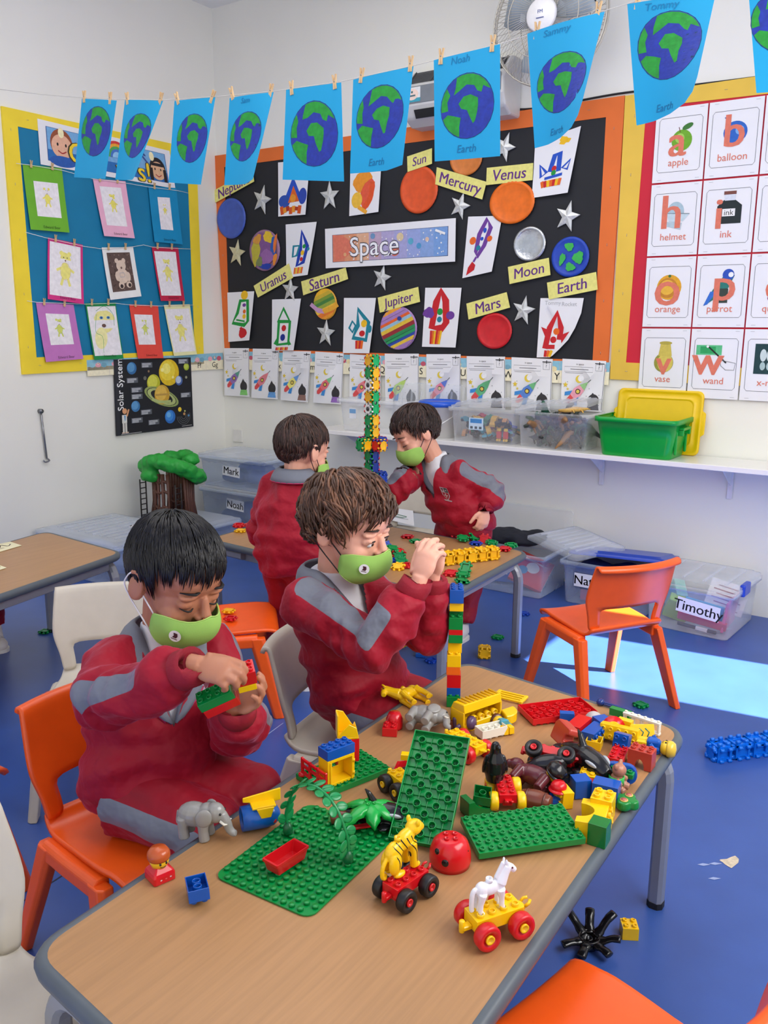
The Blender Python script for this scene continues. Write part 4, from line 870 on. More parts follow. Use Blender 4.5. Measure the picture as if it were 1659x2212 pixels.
# ------------------------------------------------------------------ moulded chairs
def chair_proto(label, c, rough=.3):
    t = thing('moulded_chair', label, 'chair'); m = mat(c, rough, 'moulded_plastic', var=.03, bump=.06, bscale=400, bdist=.0005)
    W = .148; us = [-1, -.93, -.75, -.5, -.25, 0, .25, .5, .75, .93, 1]
    s = MB(); prof = [(.155, .252, .90), (.152, .266, .93), (.138, .2745, .95), (.10, .276, .96), (.088, .276, 1.0), (.02, .273, 1.0), (-.05, .269, .99), (-.10, .269, .98), (-.128, .278, .96), (-.143, .300, .94)]
    s.loft([[V((x, W*w*u, z+.007*abs(u)**3*(1 if x > -.09 else 0)+(.0 if x > -.1 else 0))) for u in us] for x, z, w in prof], 0, True, False, False); s.build('seat', m, t, solid=.010, sub=1)
    b = MB()
    def xz(q, u): return -.140-.062*q**1.15+.034*abs(u)**2.2*(.4+.6*min(1, q*2)), .290+.222*q
    qs = [(0, .94), (.10, .96), (.22, .99), (.34, 1.05), (.46, 1.10), (.60, 1.10), (.8, 1.08), (.95, 1.06), (1.0, 1.06)]
    rings = [[V((xz(q, u)[0], W*w*u, xz(q, u)[1]+.012*(1-abs(u))*(.34-q if q < .3 else 0))) for u in us] for q, w in qs]
    rings.append([p+V((-.016, 0, .001)) for p in rings[-1]]); rings.append([p+V((-.004, 0, -.016)) for p in rings[-1]])
    n = len(us); vs = [p for r in rings for p in r]; fs = []
    for i in range(len(rings)-1):
        for k in range(n-1):
            if i in (0, 1, 2) and 2 <= k <= 7: continue                # the hand hole between seat and back
            fs.append((i*n+k, i*n+k+1, (i+1)*n+k+1, (i+1)*n+k))
    b.add(vs, fs, 0, True); bo = b.build('backrest', m, t, solid=.010, sub=1)
    for sy in (-1, 1):
        r = MB(); P = [V((-.108, sy*.150, .246)), V((-.02, sy*.152, .250)), V((.088, sy*.150, .252))]
        r.loft([[p+V((0, y*.017*sy, z*.02)) for y, z in ((1, -.9), (1, .5), (.5, 1), (-1, 1), (-1, -.9))] for p in P], 0, False); r.build('side_rail', m, t, .004, 2)
        for top, foot in ((V((.085, sy*.150, .245)), V((.150, sy*.178, 0))), (V((-.100, sy*.150, .240)), V((-.190, sy*.180, 0)))):
            l = MB(); rg = []
            for q in (0, .08, .3, 1):
                p = (top+V((0, 0, .018))).lerp(foot, q); a = .026-.008*q; bb = .0185-.003*q
                rg.append([p+V((x*a, y*bb*sy, 0)) for x, y in ((1, -.6), (1, .5), (.6, 1), (-.6, 1), (-1, .5), (-1, -.6))])
            rg[0] = [v+V((0, 0, 0)) for v in rg[0]]
            l.loft(rg, 0, False); l.build('leg', m, t, .003, 2)
    return t
OR_, BG_ = (244, 92, 22), (196, 188, 172)
def put(proto, x, y, deg, label, first):
    o = proto if first else copy_tree(proto)
    o.location = (x, y, 0); o.rotation_euler = (0, 0, math.radians(deg)); return tag(o, label, 'chair', 'orange moulded chairs' if 'orange' in label else 'beige moulded chairs')
co = chair_proto('x', OR_); cb = chair_proto('x', BG_, .4)
put(co, 2.925, -1.195, 148, 'empty orange chair standing in the sunlight in front of the Timothy box', True)
put(co, 2.655, -2.90, -8, 'orange chair under the boy with black hair', False)
put(co, 1.93, -1.935, 44, 'empty orange chair with two clicks on its seat behind the black-haired boy', False)
put(co, 2.085, -3.075, 85, 'orange chair outside the left photo edge with one leg in view', False)
put(co, 3.60, -2.945, 166, 'orange chair at the bottom right corner of the photo', False)
put(cb, 2.075, -2.535, -46, 'beige chair behind the black-haired boy beside the left table', True)
put(cb, 2.775, -2.335, 10, 'beige chair under the brown-haired boy with raised hands', False)
put(cb, 2.915, -3.385, 4, 'beige chair at the left photo edge by the near table corner', False)
put(cb, 1.77, -.66, -88, 'beige chair behind the far table with a drawing hanging over it', False)
# ------------------------------------------------------------------ boxes and bins
def bin_shell(t, w, d, h, m, tp=.06, rim=.012, nm='body', r=.02, lip=.014):
    b = MB(); k = 1-tp; L = []
    for z, s in ((.002, k-.03), (.0, k-.01), (.006, k), (h*.5, k+tp*.5), (h-.018, 1), (h-.018, 1+lip*2/w), (h, 1+lip*2/w), (h, 1+.004/w)):
        L.append([V((x, y, z)) for x, y in rrect(w/2*s, d/2*(1-(1-s)*w/d if s < 1 else 1+(s-1)*w/d), r)])
    b.loft(L, 0, True, False); n = len(L[0]); b.f.append(tuple(range(n))); b.mi.append(0); b.sm.append(False)
    return b.build(nm, m, t, solid=.0025)
def lid(t, w, d, m, z=0, ridges=6, nm='lid', rr=.02, parent=None):
    b = MB(); L = []
    for s, h in ((1.02, -.012), (1.02, .002), (.94, .004), (.9, .012), (.86, .012)): L.append([V((x, y, h)) for x, y in rrect(w/2*s, d/2*(1-(1-s)*w/d), rr)])
    b.loft(L, 0, True, False); n = len(L[0]); b.f.append(tuple(range(4*n, 5*n))); b.mi.append(0); b.sm.append(False)
    for i in range(ridges):
        x = -w*.36+w*.72*i/max(1, ridges-1); b.box((x, 0, .0145), (.010, d*.70, .005))
    return b.build(nm, m, t, loc=(0, 0, z))
def name_card(t, s, x, z, y, w, h, rot=0):
    b = MB(); b.box((0, 0, 0), (w, .0015, h), 0); b.text(s, h*.95, MX.Translation((0, -.0012, 0)) @ MX.Rotation(PI/2, 4, 'X'), 1)
    b.text(s, h*.95, MX.Translation((.0012, -.0012, 0)) @ MX.Rotation(PI/2, 4, 'X'), 1)
    return b.build('name_card', [mat((236, 236, 240), .6, 'card', var=.01), mat((30, 30, 34), .6, 'ink')], t, loc=(x, y, z), rot=(0, rot, 0))
CL = clear_mat((240, 243, 248), .03); CLB = clear_mat((205, 220, 244), .10); CLF = clear_mat((232, 238, 246), .13, .25)
def cloth_lump(t, c, pts, nm='folded_clothes', vs=.008):
    b = MB()
    for p, r in pts: b.ell(p, r, None, 12, 8)
    return vox(nm, b, vs, mat(c, .9, 'fabric', var=.15, scale=20, bump=.4, bscale=80), t, 3, .5, lambda p, n: .006*fbm(p, 18))
def own(name, label, cat, loc, rot=0): return thing(name, label, cat, loc, rot)
# right of the far table, along the back wall
bx = own('storage_box', 'clear open box with a red book behind the far table leg', 'storage box', (2.145, -.19, 0)); bin_shell(bx, .38, .31, .205, CLB); name_card(bx, 'Pieter', -.06, .125, -.158, .15, .055)
fl_ = own('box_lid', 'large clear lid leaning upright against the back wall', 'lid', (2.10, -.030, .262), (math.radians(80), 0, 0)); lid(fl_, .46, .20, CLF, 0, 0)
k = own('book', 'red picture book lying in the open clear box', 'book', (2.20, -.17, .075), (.5, .35, .25)); MB().box((0, 0, 0), (.17, .20, .018)).build('cover', mat((214, 66, 56), .4, 'book_cover'), k, .001); MB().box((.002, 0, 0), (.169, .196, .013)).build('pages', mat((236, 232, 224), .8, 'pages'), k)
D = Draw(1); D.ell(.5, .4, .2, (236, 236, 236)); D.ell(.25, .6, .15, (90, 150, 200)); D.stroke([(.1, .15), (.9, .2)], .06, (236, 200, 190)); m_ = MB()
for vs, fs, mi, lay in D.items: m_.add([(-.08+x*.16, .09-y*.18, .0094+.0002*lay) for x, y in vs], fs, mi)
m_.build('cover_print', D.mats, k)
k = own('blue_folder', 'blue plastic folder standing in the open clear box', 'folder', (2.06, -.2, .06), (1.2, 0, .3)); MB().box((0, 0, 0), (.14, .10, .012)).build('folder', mat((60, 100, 190), .4, 'plastic'), k, .002)
k = own('dark_jacket', 'folded black jacket on top of the open clear box', 'jacket', (2.10, -.17, .235)); cloth_lump(k, (26, 28, 38), [((-.05, 0, 0), (.10, .11, .035)), ((.06, .0, .0), (.09, .10, .032)), ((0, -.03, .015), (.12, .07, .025)), ((.1, .03, .01), (.06, .07, .03))])
nb = own('storage_box', 'clear box with a card starting with N and a blue lid set askew', 'storage box', (2.615, -.165, 0)); bin_shell(nb, .40, .28, .20, CLB); name_card(nb, 'Nathan', -.055, .12, -.143, .17, .062)
k = own('blue_cloth', 'dark blue cloth filling the box with the N card', 'cloth', (2.60, -.15, .10)); cloth_lump(k, (36, 50, 110), [((-.08, 0, 0), (.11, .10, .085)), ((.06, .02, .0), (.12, .09, .085)), ((0, 0, -.04), (.16, .10, .05))])
k = own('cutlery_tray', 'pink plastic case inside the box with the N card', 'case', (2.54, -.262, .04)); MB().box((0, 0, 0), (.10, .012, .05)).build('case', mat((214, 100, 120), .4, 'plastic'), k, .004)
bl = own('box_lid', 'blue lid lying across the box with the N card', 'lid', (2.64, -.14, .228), (math.radians(-9), math.radians(-2), math.radians(3))); lid(bl, .42, .29, mat((34, 68, 176), .3, 'plastic'), 0, 0)
cl2 = own('box_lid', 'clear ribbed lid balanced on the blue lid by the far table', 'lid', (2.425, -.19, .262), (math.radians(3), math.radians(5), math.radians(-26))); lid(cl2, .34, .30, CLF, 0, 7)
tb = own('storage_box', 'clear box with a Timothy card at the back wall, farthest right', 'storage box', (3.015, -.215, 0), -.06); bin_shell(tb, .345, .37, .20, CL, .05); name_card(tb, 'Timothy', .045, .115, -.188, .175, .062, .10); lid(tb, .36, .385, clear_mat((238, 242, 248), .08), .208, 4)
MB().box((.184, -.05, .195), (.022, .085, .05)).build('clip', mat((36, 70, 190), .3, 'plastic'), tb, .006, 2)
for nm, lab, c, loc, rot, dm in (('folder', 'pink folder standing in the Timothy box', (226, 90, 140), (3.14, -.24, .075), (0, .12, 0), (.012, .20, .13)), ('folder', 'light blue folder in the Timothy box behind its card', (60, 170, 220), (3.04, -.28, .075), (.2, .15, .1), (.16, .015, .08)),
    ('book', 'red book lying low in the Timothy box', (200, 40, 80), (3.05, -.33, .045), (.15, .1, .0), (.20, .02, .035)), ('pencil_case', 'green plastic pouch in the Timothy box', (160, 205, 60), (2.93, -.26, .06), (.4, .3, .3), (.10, .05, .10)), ('pen', 'black marker at the bottom of the Timothy box', (30, 30, 34), (3.04, -.365, .022), (0, .08, 0), (.16, .014, .014)),
    ('paper_pad', 'white printed paper in the back of the Timothy box', (232, 232, 236), (3.10, -.15, .11), (1.2, .2, .1), (.16, .13, .006)), ('plastic_bag', 'clear green wrapper at the left of the Timothy box', (150, 210, 190), (2.90, -.20, .09), (.5, .2, .6), (.05, .1, .12))):
    o = own(nm, lab, nm.replace('_', ' '), loc, rot); MB().box((0, 0, 0), dm).build('cover', mat(c, .35, 'plastic', var=.08), o, .004, 2)
    if nm == 'paper_pad':
        l = MB(); [l.box((0, -.05+.018*i, .0035), (.12-.03*(i % 2), .005, .0004)) for i in range(6)]; l.build('print', mat((150, 90, 110), .7, 'print'), o)
    if nm == 'pen': MB().box((.02, 0, 0), (.05, .0145, .0145)).build('pen_label', mat((230, 230, 230), .5, 'label'), o, .002)
# left corner stack
def left_box(label, loc, w, d, h, s, cx, cz, lidded=True, rot=0):
    o = own('storage_box', label, 'storage box', loc, rot); bin_shell(o, w, d, h, CLB, .05); name_card(o, s, cx, cz, -d/2*.985, .135, .062, .06)
    if lidded: lid(o, w*1.03, d*1.03, CLF, h+.008, 3)
    return o
YM = -.36
left_box('clear lidded box with a Noah card, lower of the stack in the corner', (.385, -.19, 0), .50, .32, .292, 'Noah', .025, .215)
left_box('clear lidded box with a Mark card, on top of the Noah box', (.385, -.19, .306), .50, .32, .18, 'Mark', .0, .105)
k = own('blue_jumper', 'folded navy jumper inside the Mark box', 'jumper', (.40, -.18, .375)); cloth_lump(k, (40, 64, 130), [((-.10, 0, -.02), (.12, .11, .04)), ((.09, .0, -.01), (.13, .12, .045)), ((.05, -.02, .04), (.13, .08, .035))])
k = own('blue_jumper', 'folded navy jumper inside the Noah box', 'jumper', (.39, -.18, .13)); cloth_lump(k, (40, 64, 130), [((-.10, 0, -.02), (.13, .11, .06)), ((.09, .0, -.01), (.13, .11, .065)), ((0, -.02, .03), (.13, .08, .045))])
lo = own('storage_box', 'low clear box carrying the toy tree house by the left wall', 'storage box', (.30, -.68, 0)); bin_shell(lo, .48, .46, .165, CLB); lid(lo, .49, .47, CLF, .172, 0)
k = own('blue_cloth', 'blue cloth inside the low box under the toy tree house', 'cloth', (.30, -.68, .075)); cloth_lump(k, (60, 100, 180), [((-.10, 0, 0), (.11, .17, .055)), ((.09, 0, 0), (.12, .17, .06))])
bb = own('storage_box', 'large low clear box with a ribbed lid along the left wall', 'storage box', (.34, -1.15, 0), .0); bin_shell(bb, .60, .46, .205, CLB); lid(bb, .62, .48, clear_mat((220, 226, 234), .2, .3), .214, 9)
nc = name_card(bb, 'Damian', 0, 0, 0, .16, .06); nc.location = (.306, -.08, .12); nc.rotation_euler = (0, 0, PI/2)
nc = name_card(bb, 'Damian', 0, 0, 0, .14, .05); nc.location = (.15, .07, .238); nc.rotation_euler = (-PI/2, 0, .55)
k = own('blue_bag', 'white and blue plastic bag inside the large low box', 'bag', (.36, -1.15, .09)); cloth_lump(k, (150, 170, 210), [((-.10, -.07, 0), (.14, .12, .07)), ((.10, .07, 0), (.14, .12, .075)), ((.1, -.08, 0), (.13, .10, .065))])
# on the shelf
def sbin(label, cx, cy, w, d, h, m=CL, nm='storage_bin'):
    o = own(nm, label, 'bin', (cx, cy, SZ)); bin_shell(o, w, d, h, m); return o
sbin('empty clear bin at the left end of the shelf', 1.27, -.115, .40, .20, .17)
st = own('sticker', 'small blue and white sticker on the empty clear bin', 'sticker', (1.16, -.2165, SZ+.095)); MB().box((0, 0, 0), (.045, .0008, .055), 0).box((0, -.0006, .012), (.040, .0006, .022), 1).build('print', [mat((232, 234, 238), .5, 'label'), mat((120, 170, 215), .5, 'print')], st)
o = own('bin_lid', 'clear lid standing behind the blue-lidded tub on the shelf', 'lid', (1.50, -.022, SZ+.135), (math.radians(82), 0, 0)); lid(o, .42, .24, CLF, 0, 6)
tub = own('tub', 'round white tub with a bright blue lid on the shelf', 'tub', (1.64, -.125, SZ)); MB().lathe([(.0, 0), (.085, 0), (.098, .15), (.104, .152), (.104, .168), (.098, .17)], 32).build('tub_body', clear_mat((236, 236, 236), .62, .3), tub)
MB().lathe([(.107, .156), (.109, .172), (.102, .183), (.09, .184), (.086, .178), (0, .178)], 32).build('tub_lid', mat((34, 92, 210), .3, 'plastic'), tub)
MB().tube(bez([(-.098, 0, .12), (-.06, -.088, .075), (.0, -.104, .062), (.06, -.088, .075), (.098, 0, .12)], 6), .003, 6).build('handle', mat((225, 225, 225), .4, 'plastic'), tub)
rnd = random.Random(4); x_ = MB()
for i in range(14): x_.box((-.0+.06*rnd.uniform(-1, 1), -.09, .05+.08*rnd.random()), (.014, .006, .003))
x_.build('print', mat((206, 170, 150), .7, 'print'), tub)['kind'] = 'stuff'
def heap(label, loc, w, d, h, cols, seed, n=46, fine=1., kind='car'):
    """a jumble of small toys nobody could count: one object"""
    rnd = random.Random(seed); b = MB()
    for i in range(n):
        p = V((rnd.uniform(-w, w), rnd.uniform(-d, d), rnd.uniform(.0, h))); R = Euler((rnd.uniform(-.6, .6), rnd.uniform(-.6, .6), rnd.uniform(0, 6))).to_matrix().to_4x4(); T = MX.Translation(p) @ R; c = rnd.randrange(len(cols)); s = fine*rnd.uniform(.8, 1.2)
        if kind == 'car':
            b.prism([(-.03*s, 0), (.03*s, 0), (.03*s, .012*s), (.016*s, .014*s), (.008*s, .024*s), (-.014*s, .024*s), (-.022*s, .013*s), (-.03*s, .012*s)], -.012*s, .012*s, c, T @ MX.Rotation(PI/2, 4, 'X'))
            for xx in (-.018, .018):
                b.cyl((xx*s, -.014*s, 0), (xx*s, .014*s, 0), .008*s, None, 10, len(cols), True, T)
        else:
            b.tube(bez([(-.06*s, 0, .012*s), (-.03*s, 0, .02*s), (0, 0, .028*s), (.026*s, 0, .03*s), (.04*s, 0, .045*s), (.055*s, 0, .047*s)], 3), [.002*s]+[.008*s]*2+[.012*s]*5+[.014*s]*4+[.009*s]*3+[.006*s], 7, c, True, T) if False else b.tube([(-.06*s, 0, .012*s), (-.03*s, 0, .02*s), (0, 0, .028*s), (.026*s, 0, .03*s), (.042*s, 0, .045*s), (.058*s, 0, .046*s)], [.002*s, .007*s, .014*s, .012*s, .008*s, .005*s], 7, c, True, T)
            for xx in (-.006, .02):
                for yy in (-.008, .008): b.cyl((xx*s, yy*s, .024*s), (xx*s+.004*s, yy*1.4*s, 0), .005*s, .004*s, 6, c, True, T)
    o = b.build('toy_heap', [mat(c, .4, 'plastic', var=.12) for c in cols]+[mat((26, 26, 28), .6, 'tyre')]); o.location = loc
    return tag(o, label, 'toys', None, 'stuff')
sbin('clear bin of mixed toy vehicles on the shelf with a blue and white sticker', 1.925, -.115, .335, .20, .165)
heap('jumble of small toy vehicles inside the clear bin with the sticker', (1.925, -.115, SZ+.012), .125, .068, .10, [(40, 70, 180), (36, 36, 44), (30, 30, 36), (190, 40, 60), (222, 160, 100), (46, 130, 110), (44, 40, 50), (60, 160, 190), (226, 180, 70)], 1)
st = own('sticker', 'blue and white sticker on the bin of toy vehicles', 'sticker', (1.90, -.2165, SZ+.09)); MB().box((0, 0, 0), (.078, .0008, .058), 0).box((0, -.0006, .014), (.062, .0006, .02), 1).box((-.024, -.0006, -.018), (.014, .0006, .012), 2).box((0, -.0006, -.018), (.014, .0006, .012), 2).box((.024, -.0006, -.018), (.014, .0006, .012), 2).build('print', [mat((200, 220, 236), .5, 'label'), mat((70, 140, 205), .5, 'print'), mat((90, 100, 110), .5, 'print')], st)
for lab, c, x, y, z, s in (('red robot-like toy with yellow hands in the bin of vehicles', (200, 30, 50), 2.045, -.185, SZ+.012, 1), ('second red toy figure with yellow hands in the bin of vehicles', (200, 30, 50), 2.01, -.186, SZ+.012, 1)):
    o = own('toy_figure', lab, 'toy', (x, y, z)); MB().box((0, 0, .03), (.024, .016, .034)).build('body', mat(c, .4, 'plastic'), o, .003); MB().box((0, 0, .055), (.018, .015, .014)).box((-.006, -.003, .006), (.009, .018, .012)).box((.006, -.003, .006), (.009, .018, .012)).build('hands_and_feet', mat((232, 190, 60), .4, 'plastic'), o, .003)
sbin('clear bin of toy dinosaurs next to the green crate', 2.285, -.115, .335, .20, .165)
heap('jumble of toy dinosaurs and animals inside the clear bin by the green crate', (2.285, -.115, SZ+.008), .115, .062, .105, [(40, 92, 72), (40, 40, 40), (52, 60, 56), (70, 110, 80), (46, 44, 46), (150, 110, 70), (90, 84, 80), (60, 70, 60)], 2, 60, 1.3, 'dino')
for lab, x, rx, ry, rz, dz, w in (('clear lid tilted on the bin of toy vehicles', 1.93, 2, -4, 3, .187, .35), ('clear lid tilted on the bin of toy dinosaurs', 2.275, 4, -6, 0, .198, .35)):
    o = own('bin_lid', lab, 'lid', (x, -.112, SZ+dz), tuple(math.radians(a) for a in (rx, ry, rz))); lid(o, w, .205, CLF, 0, 8)
def toy_lizard(label, loc, rz, c, s=1):
    o = own('toy_lizard', label, 'toy animal', loc, rz); b = MB(); b.tube(bez([(-.07*s, .02*s, .008), (-.04*s, .0, .010), (0, -.006*s, .016), (.03*s, .0, .016), (.055*s, .006*s, .018), (.07*s, .006*s, .016)], 4), [.002+.010*s*math.sin(PI*min(1, .1+i/20)) for i in range(21)], 8)
    for x in (-.014, .026):
        for y in (-1, 1): b.tube([(x*s, y*.006*s, .012), (x*s+.004, y*.020*s, .013), (x*s+.010*s, y*.026*s, .002)], [.005*s, .004*s, .003*s], 6)
    b.build('body', mat(c, .45, 'plastic', var=.2, scale=80), o); return o
toy_lizard('yellow toy lizard crawling out of the dinosaur bin beside the green crate', (2.375, -.16, SZ+.168), .5, (222, 178, 90), 1.0)
# green crate and yellow lid
gc = own('crate', 'bright green plastic crate on the shelf', 'crate', (2.685, -.13, SZ)); GR_ = mat((0, 158, 58), .32, 'plastic', var=.03)
bin_shell(gc, .345, .245, .168, GR_, .12, nm='crate_body', r=.03, lip=.010)
h_ = MB(); h_.box((.177, 0, .128), (.030, .11, .012)).box((.176, -.05, .115), (.028, .01, .03)).box((.176, .05, .115), (.028, .01, .03)).build('handle', GR_, gc, .003); 
for y in (-.07, .07): MB().box((.165, y, .07), (.012, .012, .10)).build('rib', GR_, gc, .003)
yl = own('yellow_cover', 'yellow lid leaning on the wall behind the green crate', 'lid', (2.712, -.018, SZ+.140), (math.radians(84), 0, 0)); YL_ = mat((240, 200, 10), .3, 'plastic', var=.02)
b = MB(); L = []
for s, h in ((1.0, -.006), (1.0, .006), (.96, .010), (.93, .004), (.84, .004), (.81, .009), (.79, .009), (.77, .004)): L.append([V((x, y, h)) for x, y in rrect(.19*s, .14*(1-(1-s)*1.35), .025)])
b.loft(L, 0, True, False); n = len(L[0]); b.f += [tuple(range(7*n, 8*n)), tuple(range(n))[::-1]]; b.mi += [0, 0]; b.sm += [False, False]; b.build('lid_panel', YL_, yl)
for s in (-1, 1): MB().prism([(s*.185, -.06), (s*.205, -.045), (s*.205, .045), (s*.185, .06)], -.006, .006).build('tab', YL_, yl, .003)
# toy tree house on the low box
th = own('toy_tree_house', 'toy tree house with a green leafy roof standing by the left wall', 'toy tree house', (.29, -.70, .186)); GT = mat((34, 160, 56), .5, 'plastic', var=.1, bump=.5, bscale=60, bdist=.004); BT = mat((92, 54, 40), .5, 'plastic', var=.12, bump=.6, bscale=50, bdist=.004)
b = MB(); rnd = random.Random(9)
for i in range(15):
    a = math.radians(-150+i*20); b.ell((.145*math.cos(a), .115*math.sin(a), .275+.05*math.sin(i*.45)+.01*rnd.random()), (.055+.012*rnd.random(), .05, .042), None, 10, 8)
for x, y, z, r in ((-.07, .06, .325, .055), (0, .09, .335, .055), (.07, .07, .325, .05), (-.10, -.07, .30, .055), (-.05, -.11, .25, .055)): b.ell((x, y, z), (r, r, r*.7), None, 10, 8)
vox('leaf_roof', b, .010, GT, th, 2, .5, lambda p, n: .010*fbm(p, 28, 2))
b = MB()
for a0, a1, z1 in ((200, 300, .26), (-10, 40, .27), (100, 150, .27)):
    n = 7; inn = []; 
    for k in range(n):
        a = math.radians(a0+(a1-a0)*k/(n-1)); r = .115; b.tube([(r*1.08*math.cos(a), r*.95*math.sin(a), 0), (r*math.cos(a), r*.85*math.sin(a), .1), (r*.95*math.cos(a), r*.85*math.sin(a), z1)], [.013, .009 if k % 2 else .006, .012], 7)
    for zz in (.02, .075, .16, .215): b.tube([(.112*math.cos(math.radians(a0+(a1-a0)*k/8)), .10*math.sin(math.radians(a0+(a1-a0)*k/8)), zz+.008*math.sin(k*2)) for k in range(9)], .008, 6)
b.build('trunk_wall', BT, th)
b = MB()
for y in (-.02, .02): b.tube([(.15, y-.10, 0), (.15, y-.10, .22)], .004, 6)
for k in range(7): b.tube([(.15, -.12, .02+.03*k), (.15, -.08, .02+.03*k)], .003, 5)
for y in (-.02, .02): b.tube([(-.13, y-.10, 0), (-.13, y-.10, .22)], .004, 6)
for k in range(7): b.tube([(-.13, -.12, .02+.03*k), (-.13, -.08, .02+.03*k)], .003, 5)
b.build('ladder', mat((34, 26, 24), .5, 'plastic'), th)
b = MB(); b.ell((.02, -.12, .015), (.05, .03, .035)).ell((.08, -.13, .012), (.05, .035, .03)).ell((-.05, -.12, .01), (.04, .03, .025)); vox('bush', b, .008, GT, th, 2, .5, lambda p, n: .006*fbm(p, 35, 2))
b = MB(); b.tube([(.10, -.165, .05), (.15, -.19, .022), (.19, -.2, .008)], [.018, .02, .02], 10, 0, True, None, False, .45); b.build('slide', mat((190, 90, 56), .45, 'plastic'), th)
k = own('toy_bush', 'small green toy bush standing beside the tree house slide', 'toy', (.49, -.83, .186)); vox('bush', MB().lathe([(0, 0), (.034, 0), (.036, .02), (.026, .05), (.020, .06), (0, .06)], 14), .006, mat((20, 140, 80), .45, 'plastic', bump=.5, bscale=60), k, 1, .5, lambda p, n: .004*fbm(p, 40, 2))
# slips of paper on the left table, drawing over the beige chair
for q, lab in (([(-60, 1186), (22, 1170), (47, 1178), (-30, 1200)], 'pale yellow paper slip with writing, upper one on the left table'), ([(-40, 1220), (0, 1221), (14, 1226), (-30, 1240)], 'pale yellow paper slip at the photo edge, lower one on the left table')):
    def dr(d): d.stroke([(.2, .5), (.4, .3), (.5, .6), (.65, .3), (.75, .6), (.88, .4)], .03, (60, 50, 50), False, True); d.stroke([(.15, .7), (.6, .7)], .02, (90, 80, 80))
    sheet('paper_slip', [onz(x, y, ZT+.0025) for x, y in q], mat((236, 230, 190), .7, 'paper'), dr, lab, 'paper', 'paper slips on the left table', nrm=(0, 0, 1))
def dr(d): d.stroke([(.2, .6), (.4, .45), (.75, .5), (.6, .62), (.25, .62)], .03, (120, 150, 130), True, False); d.stroke([(.3, .7), (.8, .66)], .012, (150, 150, 160))
b0 = V((1.93, -.66, 0)); sheet('drawing', [ony(836, 1095, -.52), ony(892, 1103, -.52), ony(897, 1136, -.535), ony(838, 1122, -.535)], PAPER, dr, 'white drawing hanging over the beige chair behind the far table', 'drawing', curl=lambda u, v: .01*v, grid=(2, 3))
# ------------------------------------------------------------------ building bricks
P_, BH = .0152, .0183
COLS = dict(red=(206, 22, 30), blue=(14, 82, 172), yellow=(244, 196, 16), green=(0, 132, 58), dgreen=(0, 112, 44), white=(236, 232, 216), orange=(240, 106, 30), brick=(186, 62, 46), black=(22, 22, 24), brown=(112, 56, 36), grey=(150, 148, 142), maroon=(92, 36, 42))
def pm(c): return mat(COLS.get(c, c) if isinstance(c, str) else c, .22, 'toy_plastic', var=.03, spec=.5)
def stud(b, x, y, z, mi=0, T=None, r=.0046, h=.0042, n=14):
    b.lathe([(r, 0), (r, h*.85), (r*.93, h), (r*.66, h), (r*.64, h*.3), (0, h*.3)], n, mi, (T or MX.Identity(4)) @ MX.Translation((x, y, z)))
def brick_mb(nx, ny, h=BH, studs=True, under=False, skip=None, r=.0008):
    b = MB(); X, Y = nx*P_-.0003, ny*P_-.0003
    if under:                                            # hollow side up, tubes inside, knobs below
        w = .0016; o = [(X/2, Y/2), (-X/2, Y/2), (-X/2, -Y/2), (X/2, -Y/2)]; i = [(x-(w if x > 0 else -w), y-(w if y > 0 else -w)) for x, y in o]
        vs = [(x, y, 0) for x, y in o]+[(x, y, h) for x, y in o]+[(x, y, h) for x, y in i]+[(x, y, w) for x, y in i]
        fs = [(3, 2, 1, 0), (15, 12, 13, 14)] if False else [(3, 2, 1, 0), (12, 13, 14, 15)]
        for k in range(4):
            j = (k+1) % 4; fs += [(k, j, 4+j, 4+k), (4+k, 4+j, 8+j, 8+k), (8+k, 8+j, 12+j, 12+k)]
        b.add(vs, fs)
        for a in range(nx-1):
            for c in range(ny-1):
                if skip and (a+c) % 2: continue
                x, y = (a+1-nx/2)*P_, (c+1-ny/2)*P_; b.lathe([(.0064, w), (.0064, h-.0008), (.0050, h-.0008), (.0050, w*1.1)], 16, 0, MX.Translation((x, y, 0)))
        if nx == 1 or ny == 1:
            for k in range(max(nx, ny)-1): q = (k+1-max(nx, ny)/2)*P_; b.cyl((q if nx > 1 else 0, q if ny > 1 else 0, w), (q if nx > 1 else 0, q if ny > 1 else 0, h-.001), .0025, None, 10)
        for a in range(nx-1):
            if skip: b.box(((a+1-nx/2)*P_, 0, .003), (.0008, Y-.003, .003))
        for c in range(ny-1):
            if skip: b.box((0, (c+1-ny/2)*P_, .003), (X-.003, .0008, .003))
        for a in (range(nx) if h < .3 else ()):
            for c in range(ny):
                if a in (0, nx-1) or c in (0, ny-1): b.cyl(((a+.5-nx/2)*P_, (c+.5-ny/2)*P_, 0), ((a+.5-nx/2)*P_, (c+.5-ny/2)*P_, -.0042), .0046, None, 10)
    else:
        b.box((0, 0, h/2), (X, Y, h))
        if studs:
            for a in range(nx):
                for c in range(ny): stud(b, (a+.5-nx/2)*P_, (c+.5-ny/2)*P_, h)
    return b
GRP = 'bricks heaped on the near table'
def yaw(p0, p1, z=ZT): d = onz(*p1, z)-onz(*p0, z); return math.atan2(d.y, d.x)
def place(o, px, z, yw, tilt=(0, 0)):
    o.location = onz(px[0], px[1], ZT+z); o.rotation_euler = (MX.Rotation(yw, 3, 'Z') @ Euler((tilt[0], tilt[1], 0)).to_matrix()).to_euler()
    R = o.rotation_euler.to_matrix(); o.location.z = ZT+z+.0004-min((R @ v.co).z for v in o.data.vertices); return o
